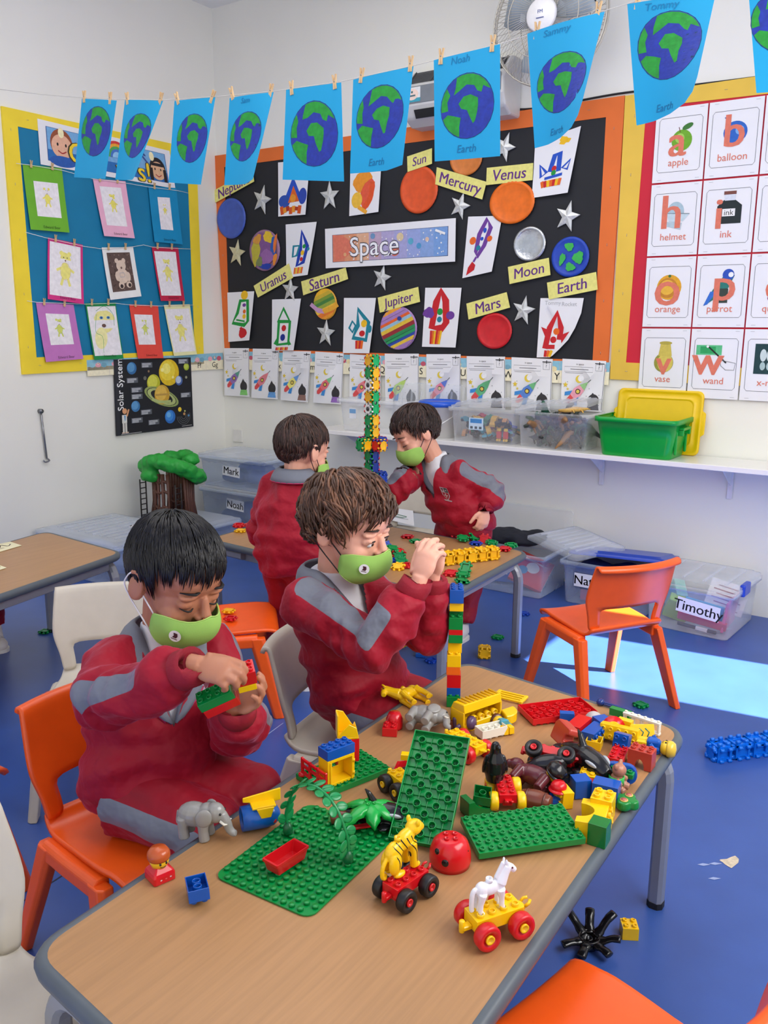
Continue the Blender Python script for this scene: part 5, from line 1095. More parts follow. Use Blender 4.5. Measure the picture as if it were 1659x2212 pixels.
def brk(label, nx, ny, c, px, dr, z=0., hn=1., under=False, tilt=(0, 0), skip=False, studs=True, name='brick', grp=GRP):
    o = brick_mb(nx, ny, BH*hn, studs, under, skip).build(name, pm(c), None, .0007, 2); tag(o, label, 'toy brick', grp)
    return place(o, px, z, yaw(*dr), tilt)
def arch_brick(label, c, px, dr, n=3, z=0, tilt=(0, 0), d=2, up=True):
    """brick with a rounded bite out of one side"""
    W = n*P_; pts = [(-W/2, 0), (-W/2, BH*2), (W/2, BH*2), (W/2, 0), (W/2-P_*.9, 0)]+[((W/2-P_*.9)*math.cos(a), BH*1.1*math.sin(a)) for a in [PI*k/10 for k in range(1, 10)]]+[(-W/2+P_*.9, 0)]
    b = MB(); b.prism(pts, -d*P_/2, d*P_/2, 0, MX(((1, 0, 0, 0), (0, 0, 1, 0), (0, 1, 0, 0), (0, 0, 0, 1))))
    for a in range(n):
        for q in range(d): stud(b, (a+.5-n/2)*P_, (q+.5-d/2)*P_, BH*2)
    o = b.build('arch_brick', pm(c), None, .0008, 2); tag(o, label, 'toy brick', GRP); return place(o, px, z+.0005, yaw(*dr), tilt)
def slope_mb(n=2, d=2, h=2, top=.5, curve=True):
    W = n*P_; H = h*BH; pts = [(-W/2, 0), (-W/2, H*.3)]
    m = 8
    for k in range(1, m+1):
        a = k/m; pts.append((-W/2+(W-W*top*.999)*(1-(1-a)**(.5 if not curve else .0001+1)) if not curve else -W/2+(W-W*top)*math.sin(a*PI/2), H*.3+H*.7*(1-math.cos(a*PI/2))))
    pts += [(W/2, H), (W/2, 0)]
    b = MB(); b.prism(pts, -d*P_/2, d*P_/2, 0, MX(((1, 0, 0, 0), (0, 0, 1, 0), (0, 1, 0, 0), (0, 0, 0, 1)))); return b
# --- flat base plates
def big_plate():
    q = [onz(*p, ZT) for p in ((480, 1908), (690, 2001), (850, 1798), (640, 1728))]; c = sum(q, V())/4
    X, Y = 12*P_, 16*P_; yw = yaw((480, 1908), (690, 2001)); t = thing('base_plate', 'large flat green base plate with rounded corners near the front of the table', 'base plate', (c.x, c.y, ZT+.0008), yw)
    b = MB(); b.prism(rrect(X/2, Y/2, .018), 0, .0022)
    for a in range(12):
        for k in range(16):
            x, y = (a+.5-6)*P_, (k+.5-8)*P_
            if abs(x) > X/2-.012 and abs(y) > Y/2-.012: continue
            b.lathe([(.0046, 0), (.0046, .0036), (.0042, .0042), (0, .0042)], 12, 0, MX.Translation((x, y, .0022)))
    b.build('studded_plate', pm('green'), t); return t
BP = big_plate(); PL = ZT
brk('thick green plate with knobs up, right of the ladybird dome', 12, 6, 'green', (1127, 1806), ((1025, 1875), (1265, 1839)), .006, .62, False, (math.radians(6), 0), name='brick_plate')
gp = brk('green plate lying hollow side up tilted against the heap in the middle of the table', 6, 12, 'green', (930, 1768), ((865, 1771), (989, 1792)), .004, .62, True, (math.radians(35), math.radians(1)), True, name='brick_plate'); gp.scale = (1.08,)*3
brk('red plate lying hollow side up at the far edge of the heap', 10, 5, 'red', (1203, 1545), ((1122, 1573), (1307, 1548)), .0, .7, True, (0, 0), True, name='brick_plate')
hp = brk('small green plate carrying the yellow window frame and red fence', 10, 6, 'green', (742, 1676), ((693, 1721), (856, 1656)), .0, .6, name='brick_plate')
def on_plate(x, y, z=0): return hp.matrix_basis @ V((x*P_, y*P_, z))
HYW = yaw((693, 1721), (856, 1656)); HZ = BH*.6+.0008
def bthing(name, label, cat, loc, yw, grp=None, tilt=(0, 0)):
    return thing(name, label, cat, loc, (MX.Rotation(yw, 3, 'Z') @ Euler((tilt[0], tilt[1], 0)).to_matrix()).to_euler(), grp)
def tthing(name, label, cat, px, dr, z=0, tilt=(0, 0), grp=None): return bthing(name, label, cat, onz(px[0], px[1], ZT+z)+V((0, 0, .0006)), yaw(*dr), grp, tilt)
# window frame with blue brick, fence, red slope with yellow wedge
t = bthing('window_frame_brick', 'yellow open window frame block on the small green plate', 'toy block', on_plate(-2.1, -1.5, HZ), HYW)
b = MB(); w, d, h, k = 4*P_*.98, 2*P_*.98, .052, .006
for c, s in (((-w/2+k/2, 0, h/2), (k, d, h)), ((w/2-k/2, 0, h/2), (k, d, h)), ((0, 0, h-k/2), (w-2*k, d, k)), ((0, 0, k/2), (w-2*k, d, k))): b.box(c, s)
b.build('frame', pm('yellow'), t, .001, 2); b = MB()
for c, s in (((0, d*.30, h*.5), (w-2*k, .002, h-2*k)),): b.prism([(-.0, 0)]*0 or [(-w/2+k, k), (w/2-k, k), (w/2-k, h-k), (-w/2+k, h-k)], 0, .002, 0, MX(((1, 0, 0, 0), (0, 0, 1, d*.3), (0, 1, 0, 0), (0, 0, 0, 1))))
b = MB(); 
for x0, x1, z0, z1 in ((-w/2+k, -w*.16, k, h-k), (w*.20, w/2-k, k, h-k), (-w*.16, w*.20, k, h*.42), (-w*.16, w*.20, h*.72, h-k)): b.box(((x0+x1)/2, d*.38, (z0+z1)/2), (x1-x0, .002, z1-z0))
b.build('back_panel', pm('yellow'), t)
b = MB(); [b.cyl((w/2-.004, -d/2-.002, z), (w/2-.004, -d/2-.002, z+.006), .0025, None, 8) for z in (.012, .036)]; [b.box((x, -d/2-.001, h/2), (.003, .002, h-.008)) for x in (-w/2+.006, w/2-.006)]; b.build('hinge', pm('yellow'), t)
o = brick_mb(4, 2, BH).build('brick', pm('blue'), None, .0007, 2); tag(o, 'blue brick resting on the yellow window frame', 'toy brick', GRP); o.location = on_plate(-2.1, -1.5, HZ+.0525); o.rotation_euler = (0, 0, HYW)
t = bthing('toy_fence', 'red toy fence standing at the left end of the small green plate', 'toy fence', on_plate(-4.7, -.5, HZ+.001), HYW+PI/2)
b = MB()
for z in (.006, .020, .032): b.box((0, 0, z), (.078, .005, .005))
for x in (-.037, -.0125, .0125, .037): b.box((x, 0, .019), (.005, .005, .034))
b.build('rails', pm('red'), t, .0008); b = MB()
for x in (-.037, .037): b.lathe([(.008, 0), (.008, .004), (.005, .006), (0, .006)], 12, 0, MX.Translation((x, 0, 0)))
b.build('feet', pm('red'), t)
o = slope_mb(3, 2, 2.6, .42).build('slope_brick', pm('red'), None, .001, 2); tag(o, 'curved red slope brick at the back of the small green plate', 'toy brick', GRP); o.location = on_plate(1.6, 1.8, HZ); o.rotation_euler = (0, 0, HYW-.25)
t = bthing('yellow_wedge', 'yellow open wedge piece standing on the curved red slope', 'toy block', on_plate(1.9, 1.8, HZ+2.6*BH+.0005), HYW-.5)
b = MB(); b.box((0, 0, .002), (.040, .028, .004)); b.prism([(-.02, .004), (.02, .004), (.004, .030), (-.006, .046), (-.020, .050)], .012, .014, 0, MX(((1, 0, 0, 0), (0, 0, 1, 0), (0, 1, 0, 0), (0, 0, 0, 1))))
b.prism([(-.02, .004), (.02, .004), (.016, .022), (.002, .030), (-.010, .018)], -.014, -.012, 0, MX(((1, 0, 0, 0), (0, 0, 1, 0), (0, 1, 0, 0), (0, 0, 0, 1)))); b.box((-.019, 0, .026), (.003, .026, .046)); b.prism([(.02, .004), (.004, .004), (.016, .024)], -.013, .013, 0, MX(((1, 0, 0, 0), (0, 0, 1, 0), (0, 1, 0, 0), (0, 0, 0, 1)))); b.build('wedge', pm('yellow'), t, .0008)
# --- tall brick tower at the far end
tw = onz(979, 1522, ZT); z = ZT+.0006; TY = math.radians(31)
TN = [('green', 2, 2, .0225, 'green brick at the foot of the tall brick tower', (0, 0)), ('blue', 2, 2, .0175, 'blue brick near the foot of the brick tower between green and red', (0, .35)), ('red', 2, 2, .0285, 'tall red brick in the brick tower between blue and orange', (0, .35)), ('orange', 2, 2, .0175, 'orange brick in the middle of the brick tower', (-.12, .3)), ('yellow', 2, 2, .0255, 'yellow brick with knobs showing in the middle of the brick tower', (-.06, .25)),
      ('yellow', 2, 1, .0245, 'narrow yellow brick in the brick tower below a green one', (.05, .75)), ('green', 2, 2, .0175, 'green brick in the brick tower just under the thin red one', (.1, .6)), ('red', 2, 2, .0115, 'thin red brick in the upper half of the brick tower', (.1, .6)), ('green', 2, 2, .0255, 'green brick with knobs showing in the upper half of the brick tower', (.08, .55)), ('dgreen', 2, 1, .0125, 'thin dark green brick in the brick tower under the yellow one', (.12, 1.05)), ('yellow', 2, 2, .0185, 'yellow brick just under the top of the brick tower', (.12, .8)), ('blue', 2, 3, .0285, 'blue brick on the very top of the brick tower', (.1, .9))]
for c, nx, ny, h, lab, (ox, oy) in TN:
    h *= 1.06; o = brick_mb(nx, ny, h).build('brick', pm(c), None, .0007, 2); tag(o, lab, 'toy brick', 'bricks of the tall brick tower'); o.rotation_euler = (0, 0, TY)
    o.location = V((tw.x, tw.y, z))+MX.Rotation(TY, 3, 'Z') @ V((ox*P_, oy*P_, 0)); z += h+.0002
# --- the heap at the right
brk('white brick lying hollow side up behind the penguin', 4, 2, 'white', (1060, 1590), ((1020, 1598), (1094, 1580)), 0, 1, True)
brk('blue brick lying hollow side up alone at the left of the near table', 3, 2, 'blue', (428, 1940), ((412, 1972), (402, 1918)), .002, 1, True, (math.radians(-3), math.radians(6)))
brk('small red brick joined to a rounded red one behind the red slope', 2, 2, 'red', (843, 1585), ((826, 1590), (858, 1592)), 0, 1)
brk('small blue brick on its side at the edge of the red plate', 2, 1, 'blue', (1224, 1556), ((1208, 1553), (1240, 1555)), .012, 1, studs=False)
brk('red brick lying smooth side up between the red plate and the blue bricks', 4, 2, 'red', (1250, 1575), ((1230, 1585), (1272, 1550)), .012, 1, studs=False)
brk('blue brick lying on its side left of the small yellow brick, knobs to the right', 4, 2, 'blue', (1268, 1598), ((1245, 1608), (1290, 1570)), .0, 1.5, False, (math.radians(88), 0))
brk('blue brick end behind the long yellow brick', 2, 2, 'blue', (1300, 1576), ((1285, 1580), (1312, 1575)), .008, 1.4, studs=False)
brk('small yellow brick lying hollow side up at the centre of the heap', 2, 2, 'yellow', (1283, 1618), ((1263, 1618), (1298, 1625)), .0, 1, True)
brk('long yellow brick lying on its side, hollow end to the left', 5, 2, 'yellow', (1340, 1596), ((1305, 1590), (1372, 1606)), .004, 1.2, False, (math.radians(80), 0))
brk('small blue brick leaning on the long yellow brick', 2, 2, 'blue', (1346, 1614), ((1328, 1610), (1364, 1620)), .006, 1.1, False, (math.radians(75), 0))
brk('red brick with eight knobs near the right table edge', 4, 2, 'red', (1335, 1640), ((1322, 1655), (1345, 1608)), .002, .8)
brk('small yellow brick at the far right of the heap', 2, 1, 'yellow', (1350, 1572), ((1335, 1570), (1362, 1578)), .02, 1, studs=False)
brk('green brick with four knobs along its top under the blue rounded piece', 4, 1, 'green', (1333, 1672), ((1300, 1662), (1368, 1680)), .022, .5)
o = MB(); o.prism([(x, y) for x, y in rrect(2.0*P_, BH*1.0, .018)], -P_*.5, P_*.5, 0, MX(((1, 0, 0, 0), (0, 0, 1, 0), (0, 1, 0, BH), (0, 0, 0, 1))))
o = o.build('rounded_brick', pm('blue'), None, .0015, 2); tag(o, 'blue round-ended brick under the green knobbed strip', 'toy brick', GRP); place(o, (1338, 1692), 0.001, yaw((1305, 1690), (1365, 1700)), (math.radians(-10), 0))
brk('yellow brick on its side with knobs facing left, beside the blue slope', 4, 2, 'yellow', (1222, 1728), ((1245, 1738), (1205, 1690)), .0, 1.1, False, (math.radians(-86), 0))
o = slope_mb(3, 2, 1.9, .6).build('slope_brick', pm('blue'), None, .001, 2); tag(o, 'blue slope brick between two yellow bricks', 'toy brick', GRP); place(o, (1248, 1712), .001, yaw((1235, 1680), (1268, 1722)))
brk('yellow brick with four knobs behind the small red block', 2, 2, 'yellow', (1270, 1688), ((1252, 1684), (1285, 1690)), .010, 1)
brk('small red block next to the blue block in the heap', 2, 1, 'red', (1276, 1708), ((1263, 1706), (1288, 1712)), .010, 1.1, studs=False)
brk('blue block right of the small red block', 3, 2, 'blue', (1308, 1730), ((1285, 1724), (1326, 1734)), .0, 2, studs=False)
arch_brick('yellow arch brick lying on its side beside the green plate', 'yellow', (1250, 1788), ((1245, 1812), (1272, 1735)), 4, 0.0, (math.radians(86), 0)).scale = (1.25,)*3
arch_brick('smaller yellow arch brick standing right of the larger one', 'yellow', (1300, 1768), ((1286, 1768), (1318, 1776)), 2, 0.0).scale = (1.2,)*3
brk('dark green brick standing on end at the front of the right heap', 2, 2, 'dgreen', (1293, 1820), ((1270, 1812), (1296, 1820)), 0, 2.1, False, (0, 0), studs=False)
arch_brick('rust red arch block near the right table edge', 'brick', (1385, 1655), ((1362, 1652), (1408, 1665)), 3, 0.0)
b = MB(); b.prism([(-.030, 0), (.028, 0), (.030, .012), (.018, .016), (.018, .026), (.030, .030), (.028, .042), (-.022, .044), (-.030, .034)], -.012, .012)
o = b.build('moulded_block', pm('brick'), None, .004, 3); tag(o, 'rust red moulded block with a notch at the left of the blue bricks', 'toy brick', GRP); place(o, (1212, 1612), .013, yaw((1195, 1575), (1232, 1610)), (math.radians(70), 0))
o = slope_mb(4, 2, 1.6, .2).build('slope_brick', pm('dgreen'), None, .001, 2); tag(o, 'dark green curved piece between the hollow plate and the red car', 'toy brick', GRP); place(o, (1035, 1752), .001, yaw((1060, 1745), (1005, 1760)))
brk('green brick lying hollow side up behind the dark green curved piece', 2, 2, 'dgreen', (1040, 1736), ((1025, 1735), (1060, 1738)), .012, 1, True, (.2, .1))
brk('green brick lying hollow side up under the front of the tilted green plate', 3, 2, 'dgreen', (880, 1808), ((854, 1806), (905, 1814)), 0, 1.1, True)
o = slope_mb(3, 2, 2.2, .3).build('slope_brick', pm('red'), None, .001, 2); tag(o, 'red slope brick just left of the tilted green plate', 'toy brick', GRP); place(o, (880, 1668), .001, yaw((862, 1668), (895, 1672)))
brk('small yellow piece on top of the red slope by the tilted plate', 2, 1, 'yellow', (884, 1640), ((872, 1640), (895, 1642)), .034, .6, studs=False)
# long bar pieces at the far right corner
t = tthing('toy_fence', 'blue bar piece with a round end at the far table corner', 'toy', (1335, 1532), ((1308, 1524), (1362, 1540)), .002); MB().box((0, 0, .005), (.075, .006, .005)).box((0, -.008, .005), (.06, .003, .004)).build('bar', pm((20, 50, 120)), t, .001); MB().lathe([(0, 0), (.008, .001), (.009, .006), (.006, .012), (0, .013)], 14, 0, MX.Translation((-.040, -.004, 0))).build('ball_end', pm((20, 50, 120)), t)
brk('green brick beside the cream railing piece', 3, 1, 'green', (1340, 1548), ((1322, 1544), (1356, 1554)), .006, .9, studs=False)
t = tthing('railing_piece', 'cream railing piece with square openings at the far table corner', 'toy', (1385, 1577), ((1358, 1560), (1412, 1578)), .0); b = MB()
for z in (.003, .026): b.box((0, 0, z), (.082, .012, .006))
for x in (-.038, -.019, 0, .019, .038): b.box((x, 0, .0145), (.005, .010, .017))
b.build('railing', pm('white'), t, .001); b = MB(); [stud(b, x, 0, .029, r=.003, h=.003) for x in [-.036+.0145*k for k in range(6)]]; b.build('knobs', pm('white'), t)
t = tthing('printed_sign', 'yellow printed panel leaning beside the lying boy figure', 'toy', (1388, 1600), ((1368, 1600), (1410, 1600)), .004, (math.radians(-25), 0)); MB().box((0, 0, .012), (.050, .005, .040)).build('panel', pm('yellow'), t, .001); b = MB(); [b.tube([(x, -.0028, .004), (x+.006, -.0028, .016), (x-.002, -.0028, .024)], .0012, 5) for x in (-.014, -.004, .008)]; b.build('print', mat((40, 120, 110), .5, 'print'), t)
t = tthing('round_sign', 'round red disc with a yellow swirl at the back of the heap', 'toy', (1325, 1572), ((1305, 1570), (1345, 1574)), .022, (math.radians(62), 0)); MB().lathe([(0, 0), (.022, 0), (.023, .004), (0, .005)], 24).build('disc', pm('red'), t); b = MB(); b.tube([(.012*math.cos(a), .010*math.sin(a), .0052) for a in [.4+k*.3 for k in range(8)]], .002, 6); b.tube([(-.010, -.002, .0052), (.012, .004, .0052)], .002, 6); b.build('swirl', pm('yellow'), t)
t = tthing('round_sign', 'pale grey round disc behind the red brick in the heap', 'toy', (1283, 1557), ((1270, 1555), (1295, 1560)), .018, (math.radians(60), 0)); MB().lathe([(0, 0), (.018, 0), (.019, .004), (0, .005)], 22).build('disc', pm((190, 180, 176)), t)
# yellow cage truck body and its neighbours
t = tthing('cage_body', 'yellow slatted truck cage lying on its side beside the white brick', 'toy', (1028, 1564), ((980, 1580), (1070, 1548)), 0); t.scale = (1.15,)*3; b = MB()
b.box((0, .0, .004), (.095, .036, .008)).box((0, .016, .022), (.095, .004, .036)).box((-.0455, 0, .022), (.004, .036, .036)).box((.0455, 0, .022), (.004, .036, .036)).box((0, -.016, .010), (.095, .004, .012)); b.build('shell', pm('yellow'), t, .001)
b = MB(); [b.lathe([(.0062, 0), (.0062, .012), (.0045, .012), (.0045, .002)], 14, 0, MX.Translation((-.033+.0165*k, -.004, .020)) @ MX.Rotation(PI/2, 4, 'X')) for k in range(5)]; b.build('tubes', pm('yellow'), t)
b = MB(); b.prism([(-.019, .038), (.019, .038), (.012, .052), (-.016, .054)], -.046, .046, 0, MX(((0, 0, 1, 0), (1, 0, 0, 0), (0, 1, 0, 0), (0, 0, 0, 1)))); b.build('roof', pm('yellow'), t, .001); b = MB(); [b.box((-.036+.0095*k, -.001, .0535), (.004, .024, .003)) for k in range(9)]; b.build('slats', pm((200, 150, 14)), t)
t = tthing('fan_piece', 'yellow fan-shaped piece behind the slatted truck cage', 'toy', (1082, 1552), ((1062, 1548), (1100, 1556)), .004); b = MB(); b.prism([(0, 0)]+[(.034*math.cos(a), .034*math.sin(a)) for a in [-.9+.28*k for k in range(8)]], 0, .020); b.build('fan', pm('yellow'), t, .0015)
t = tthing('toy_fence', 'yellow toy fence lying flat at the far edge of the table', 'toy fence', (1102, 1508), ((1070, 1498), (1138, 1514)), .002); b = MB(); [b.box((0, y, .003), (.066, .005, .005)) for y in (-.016, -.005, .006, .017)]; [b.box((x, 0, .003), (.008, .040, .006)) for x in (-.032, .032)]; b.build('rails', pm('yellow'), t, .001)
# --- wheels, cars
def car(label, cb_, cw, ch, px, dr, tyre=True, z=0, tilt=(0, 0), flip=False, nx=4, wr=.0165, grp='toy brick cars'):
    t = tthing('toy_car', label, 'toy car', px, dr, z, tilt, grp)
    if flip: t.rotation_euler = (t.rotation_euler.to_matrix() @ MX.Rotation(PI, 3, 'X')).to_euler(); t.location.z += .05
    L_ = nx*P_*1.12; b = MB(); b.box((0, 0, .0255), (L_, 2*P_, .016)); b.box((0, 0, .016), (L_*.9, P_*1.1, .010))
    for a in range(nx):
        for c in range(2): stud(b, (a+.5-nx/2)*P_*1.1, (c-.5)*P_, .0335)
    b.build('chassis', pm(cb_), t, .0008, 2)
    b = MB(); b.box((-L_/2-.006, 0, .020), (.012, .010, .006)).cyl((-L_/2-.012, 0, .014), (-L_/2-.012, 0, .030), .004, None, 10); b.build('tow_knob', pm(cb_), t, .001)
    b = MB(); b.box((L_/2+.004, 0, .024), (.008, .012, .005)); [b.tube([(L_/2+.008, s*.005, .025), (L_/2+.013, s*.006, .028), (L_/2+.017, s*.003, .030)], .0022, 6) for s in (-1, 1)]; b.build('tow_hook', pm(cb_), t)
    for x in (-L_*.36, L_*.36):
        for s in (-1, 1):
            w_ = MB(); T = MX.Translation((x, s*(P_+.001), wr)) @ MX.Rotation(-s*PI/2, 4, 'X')
            w_.lathe([(0, .001), (wr*.55, .001), (wr*.92, 0), (wr, .003), (wr, .012), (wr*.9, .015), (wr*.55, .014), (wr*.5, .012), (0, .012)], 24, 0, T); wo = w_.build('wheel', mat(COLS[cw], .45 if tyre else .3, 'tyre' if tyre else 'toy_plastic'), t)
            h_ = MB(); h_.lathe([(.006, .012), (.006, .0152), (.0038, .0152), (.0036, .0128), (0, .0128)], 14, 0, T); h_.build('hub', pm(ch), wo)
    return t
car('red toy car with black wheels carrying the yellow tiger', 'red', 'black', 'red', (876, 1936), ((838, 1960), (925, 1900)))
hcar = car('yellow toy car with red wheels carrying the white horse', 'yellow', 'red', 'yellow', (1066, 2012), ((1018, 2030), (1140, 1988)), False, nx=4); hcar.scale = (1.12,)*3
car('red toy car with yellow wheels in front of the black penguin', 'red', 'yellow', 'red', (1090, 1733), ((1080, 1690), (1102, 1765)), False, nx=4)
car('red toy car lying on its side with black wheels facing up in the heap', 'red', 'black', 'red', (1186, 1656), ((1115, 1636), (1240, 1662)), True, .022, (math.radians(-58), 0), False, 5)
car('yellow toy car chassis with red wheels lying behind the tilted green plate', 'yellow', 'red', 'red', (1005, 1628), ((955, 1602), (1045, 1650)), False, .0, (0, 0), False, 5)
car('yellow toy car half hidden under the left of the tilted green plate', 'yellow', 'black', 'yellow', (868, 1712), ((855, 1700), (885, 1722)), True, .0, (0, 0), False, 3)
# --- animals
def quad(label, px, dr, c, kind, z=0, s=1., tilt=(0, 0), roll=0, loc=None, yw=None, name='toy_animal', grp='toy animals on the near table', m=None):
    """a four-legged toy animal grown as one body, feet on z=0, facing +x"""
    t = tthing(name, label, 'toy animal', px, dr, z, tilt, grp) if loc is None else bthing(name, label, 'toy animal', loc, yw, grp, tilt)
    if roll: t.rotation_euler = (t.rotation_euler.to_matrix() @ MX.Rotation(roll, 3, 'X')).to_euler()
    b = MB(); S = lambda *p: V(p)*s; pl = m or pm(c)
    if kind == 'elephant':
        b.ell(S(-.010, 0, .048), [x*s for x in (.036, .024, .026)]); b.ell(S(.018, 0, .052), [x*s for x in (.022, .022, .024)]); b.ell(S(.036, 0, .058), [x*s for x in (.021, .018, .022)], None)
        for x, y in ((-.030, -.012), (-.030, .012), (.014, -.012), (.014, .012)): b.tube([S(x, y, .044), S(x, y*1.1, .02), S(x+.002, y*1.1, .0)], [.013*s, .0105*s, .0115*s], 12)
        b.tube(bez([S(.050, 0, .056), S(.060, 0, .040), S(.065, 0, .026), S(.073, 0, .018), S(.080, 0, .018)], 4), [.011*s-.0045*s*i/17 for i in range(17)], 10)
        b.tube([S(-.046, 0, .052), S(-.050, 0, .030), S(-.048, 0, .022)], [.003*s, .0025*s, .0035*s], 8)
        vox('body', b, .0016*s, pl, t, 3)
        for sg in (-1, 1):
            e = MB(); e.ell(S(.020, sg*.0215, .054), [x*s for x in (.017, .005, .020)], Euler((0, .25, -sg*.28)).to_matrix(), 16, 10); e.build('ear', pl, t)
            MB().tube([S(.050, sg*.010, .046), S(.060, sg*.011, .040), S(.066, sg*.011, .042)], [.003*s, .0026*s, .001*s], 8).build('tusk', pm('white'), t)
            MB().ell(S(.0515, sg*.0115, .062), .0026*s, None, 8, 6).build('eye', pm('black'), t)
        return t
    if kind == 'tiger':
        b.ell(S(-.018, 0, .048), [x*s for x in (.022, .014, .019)], Euler((0, -.45, 0)).to_matrix()); b.ell(S(.010, 0, .060), [x*s for x in (.026, .014, .018)], Euler((0, -.45, 0)).to_matrix()); b.ell(S(.036, 0, .074), [x*s for x in (.019, .015, .015)]); b.ell(S(.052, 0, .069), [x*s for x in (.009, .009, .008)])
        for y in (-1, 1):
            b.ell(S(.034, y*.012, .088), [x*s for x in (.005, .004, .007)]); b.tube([S(.020, y*.010, .055), S(.024, y*.011, .025), S(.026, y*.011, .004)], [.010*s, .008*s, .008*s], 10); b.ell(S(.031, y*.011, .005), [x*s for x in (.010, .007, .005)])
            b.ell(S(-.024, y*.010, .030), [x*s for x in (.016, .008, .022)]); b.ell(S(-.014, y*.011, .006), [x*s for x in (.014, .008, .006)])
        b.tube(bez([S(-.034, 0, .045), S(-.046, 0, .030), S(-.048, 0, .012), S(-.042, 0, .006), S(-.036, .004, .010)], 3), .0045*s, 8)
        def stripe(p): return 1 if (math.sin(p.x/s*620+p.z/s*260+5*math.sin(p.z/s*90)) > .60 and -.022*s < p.x < .026*s and .018*s < p.z < .072*s and abs(p.y) > .004*s) else -1
        vox('body', b, .0013*s, attr_mat(COLS['yellow'], (30, 26, 20), .25, 'mark'), t, 3, .5, None, lambda p: (.0 if False else (math.sin(p.x/s*560+p.z/s*230+1.6*math.sin(p.z/s*120)) - .72) if (-.026*s < p.x < .028*s and .016*s < p.z < .070*s and abs(p.y) > .003*s) else -1), sm=0)
        st = MB(); st.lathe([(.0065*s, 0), (.0065*s, .008*s), (.0045*s, .008*s), (.004*s, .003*s), (0, .003*s)], 14, 0, MX.Translation(S(-.008, 0, .066))); st.build('back_knob', pm('yellow'), t); return t
    if kind == 'horse':
        b.ell(S(-.002, 0, .050), [x*s for x in (.030, .013, .016)]); b.ell(S(-.022, 0, .051), [x*s for x in (.015, .013, .017)]); b.ell(S(.020, 0, .052), [x*s for x in (.015, .012, .017)])
        b.tube([S(.022, 0, .056), S(.033, 0, .076), S(.040, 0, .088)], [.015*s, .011*s, .010*s], 12); b.tube([S(.036, 0, .090), S(.050, 0, .082), S(.058, 0, .074)], [.0095*s, .008*s, .0065*s], 12)
        for y in (-1, 1): b.ell(S(.034, y*.005, .101), [x*s for x in (.003, .003, .007)])
        for x, k in ((-.024, -.004), (.020, .003)):
            for y in (-1, 1): b.tube([S(x, y*.009, .046), S(x+k, y*.009, .024), S(x+k*1.2, y*.009, .008), S(x+k*1.2+.003, y*.009, 0)], [.010*s, .006*s, .0058*s, .008*s], 10)
        b.tube(bez([S(-.036, 0, .058), S(-.044, 0, .045), S(-.045, 0, .015), S(-.043, 0, .008)], 3), [.004*s]+[.0055*s]*9, 8)
        b.tube(bez([S(.030, 0, .100), S(.022, 0, .086), S(.012, 0, .068)], 3), .005*s, 8)
        vox('body', b, .0013*s, pl, t, 3)
        for y in (-1, 1): MB().ell(S(.047, y*.0085, .087), .0022*s, None, 8, 6).build('eye', pm('maroon'), t)
        st = MB(); st.lathe([(.0075*s, 0), (.0075*s, .009*s), (.0055*s, .009*s), (.005*s, .003*s), (0, .003*s)], 14, 0, MX.Translation(S(-.004, 0, .064))); st.build('back_knob', pl, t); return t
    if kind == 'cow':
        b.ell(S(0, 0, .036), [x*s for x in (.040, .018, .019)]); b.ell(S(.044, 0, .046), [x*s for x in (.016, .012, .013)]); b.ell(S(.057, 0, .042), [x*s for x in (.008, .009, .008)])
        for x in (-.028, .024):
            for y in (-1, 1): b.tube([S(x, y*.011, .032), S(x, y*.011, 0)], [.010*s, .009*s], 10)
        vox('body', b, .0018*s, pl, t, 3); return t
quad('grey toy elephant standing near the left table edge', (432, 1806), ((388, 1800), (470, 1812)), 'grey', 'elephant', 0, .80, name='toy_elephant')
quad('grey toy elephant lying on its side by the foot of the brick tower', (905, 1566), ((895, 1556), (948, 1568)), 'grey', 'elephant', .024, .80, (0, 0), math.radians(-82), name='toy_elephant')
quad('yellow toy tiger with black stripes riding the red car', (0, 0), None, 'yellow', 'tiger', 0, .80, loc=onz(864, 1926, ZT)+V((0, 0, .0345)), yw=yaw((838, 1972), (925, 1912)), name='toy_tiger')
quad('white toy horse standing on the yellow car', (0, 0), None, (232, 232, 236), 'horse', 0, .66, loc=onz(1056, 2014, ZT)+V((0, 0, .0375)), yw=yaw((1018, 2030), (1140, 1988)), name='toy_horse', m=mat((232, 232, 236), .45, 'toy_plastic', var=.01))
quad('maroon toy cow lying behind the brown barrel', (1132, 1702), ((1165, 1712), (1110, 1690)), 'maroon', 'cow', .016, 1.0, (0, 0), math.radians(75), name='toy_cow')
quad('yellow toy giraffe lying on its side behind the grey elephant', (910, 1518), ((938, 1500), (885, 1522)), 'yellow', 'horse', .010, .9, (0, 0), math.radians(80), name='toy_giraffe', m=pm('yellow'))
# ladybird dome
t = tthing('ladybird_dome', 'red ladybird dome with black spots and knobs on top', 'toy block', (972, 1864), ((940, 1864), (1010, 1864)), 0, (0, 0)); t.scale = (.88,)*3; b = MB(); b.lathe([(.036, 0), (.0375, .010), (.0365, .026), (.031, .042), (.022, .050), (.019, .051), (0, .051)], 36); 
for x in (-1, 1):
    for y in (-1, 1): stud(b, x*.0078, y*.0078, .0505)
b.build('dome', pm('red'), t); b = MB()
for a, z, r in ((-1.9, .022, .0065), (-2.45, .036, .0055), (-.5, .03, .006), (.8, .03, .006), (2.2, .03, .006)):
    rr = .0368 if z < .03 else .0325; b.ell((rr*math.cos(a), rr*math.sin(a), z), (.0022, r, r), MX.Rotation(a, 3, 'Z') @ MX.Rotation(-.35 if z > .03 else -.1, 3, 'Y'), 14, 8)
b.build('spots', pm('black'), t)
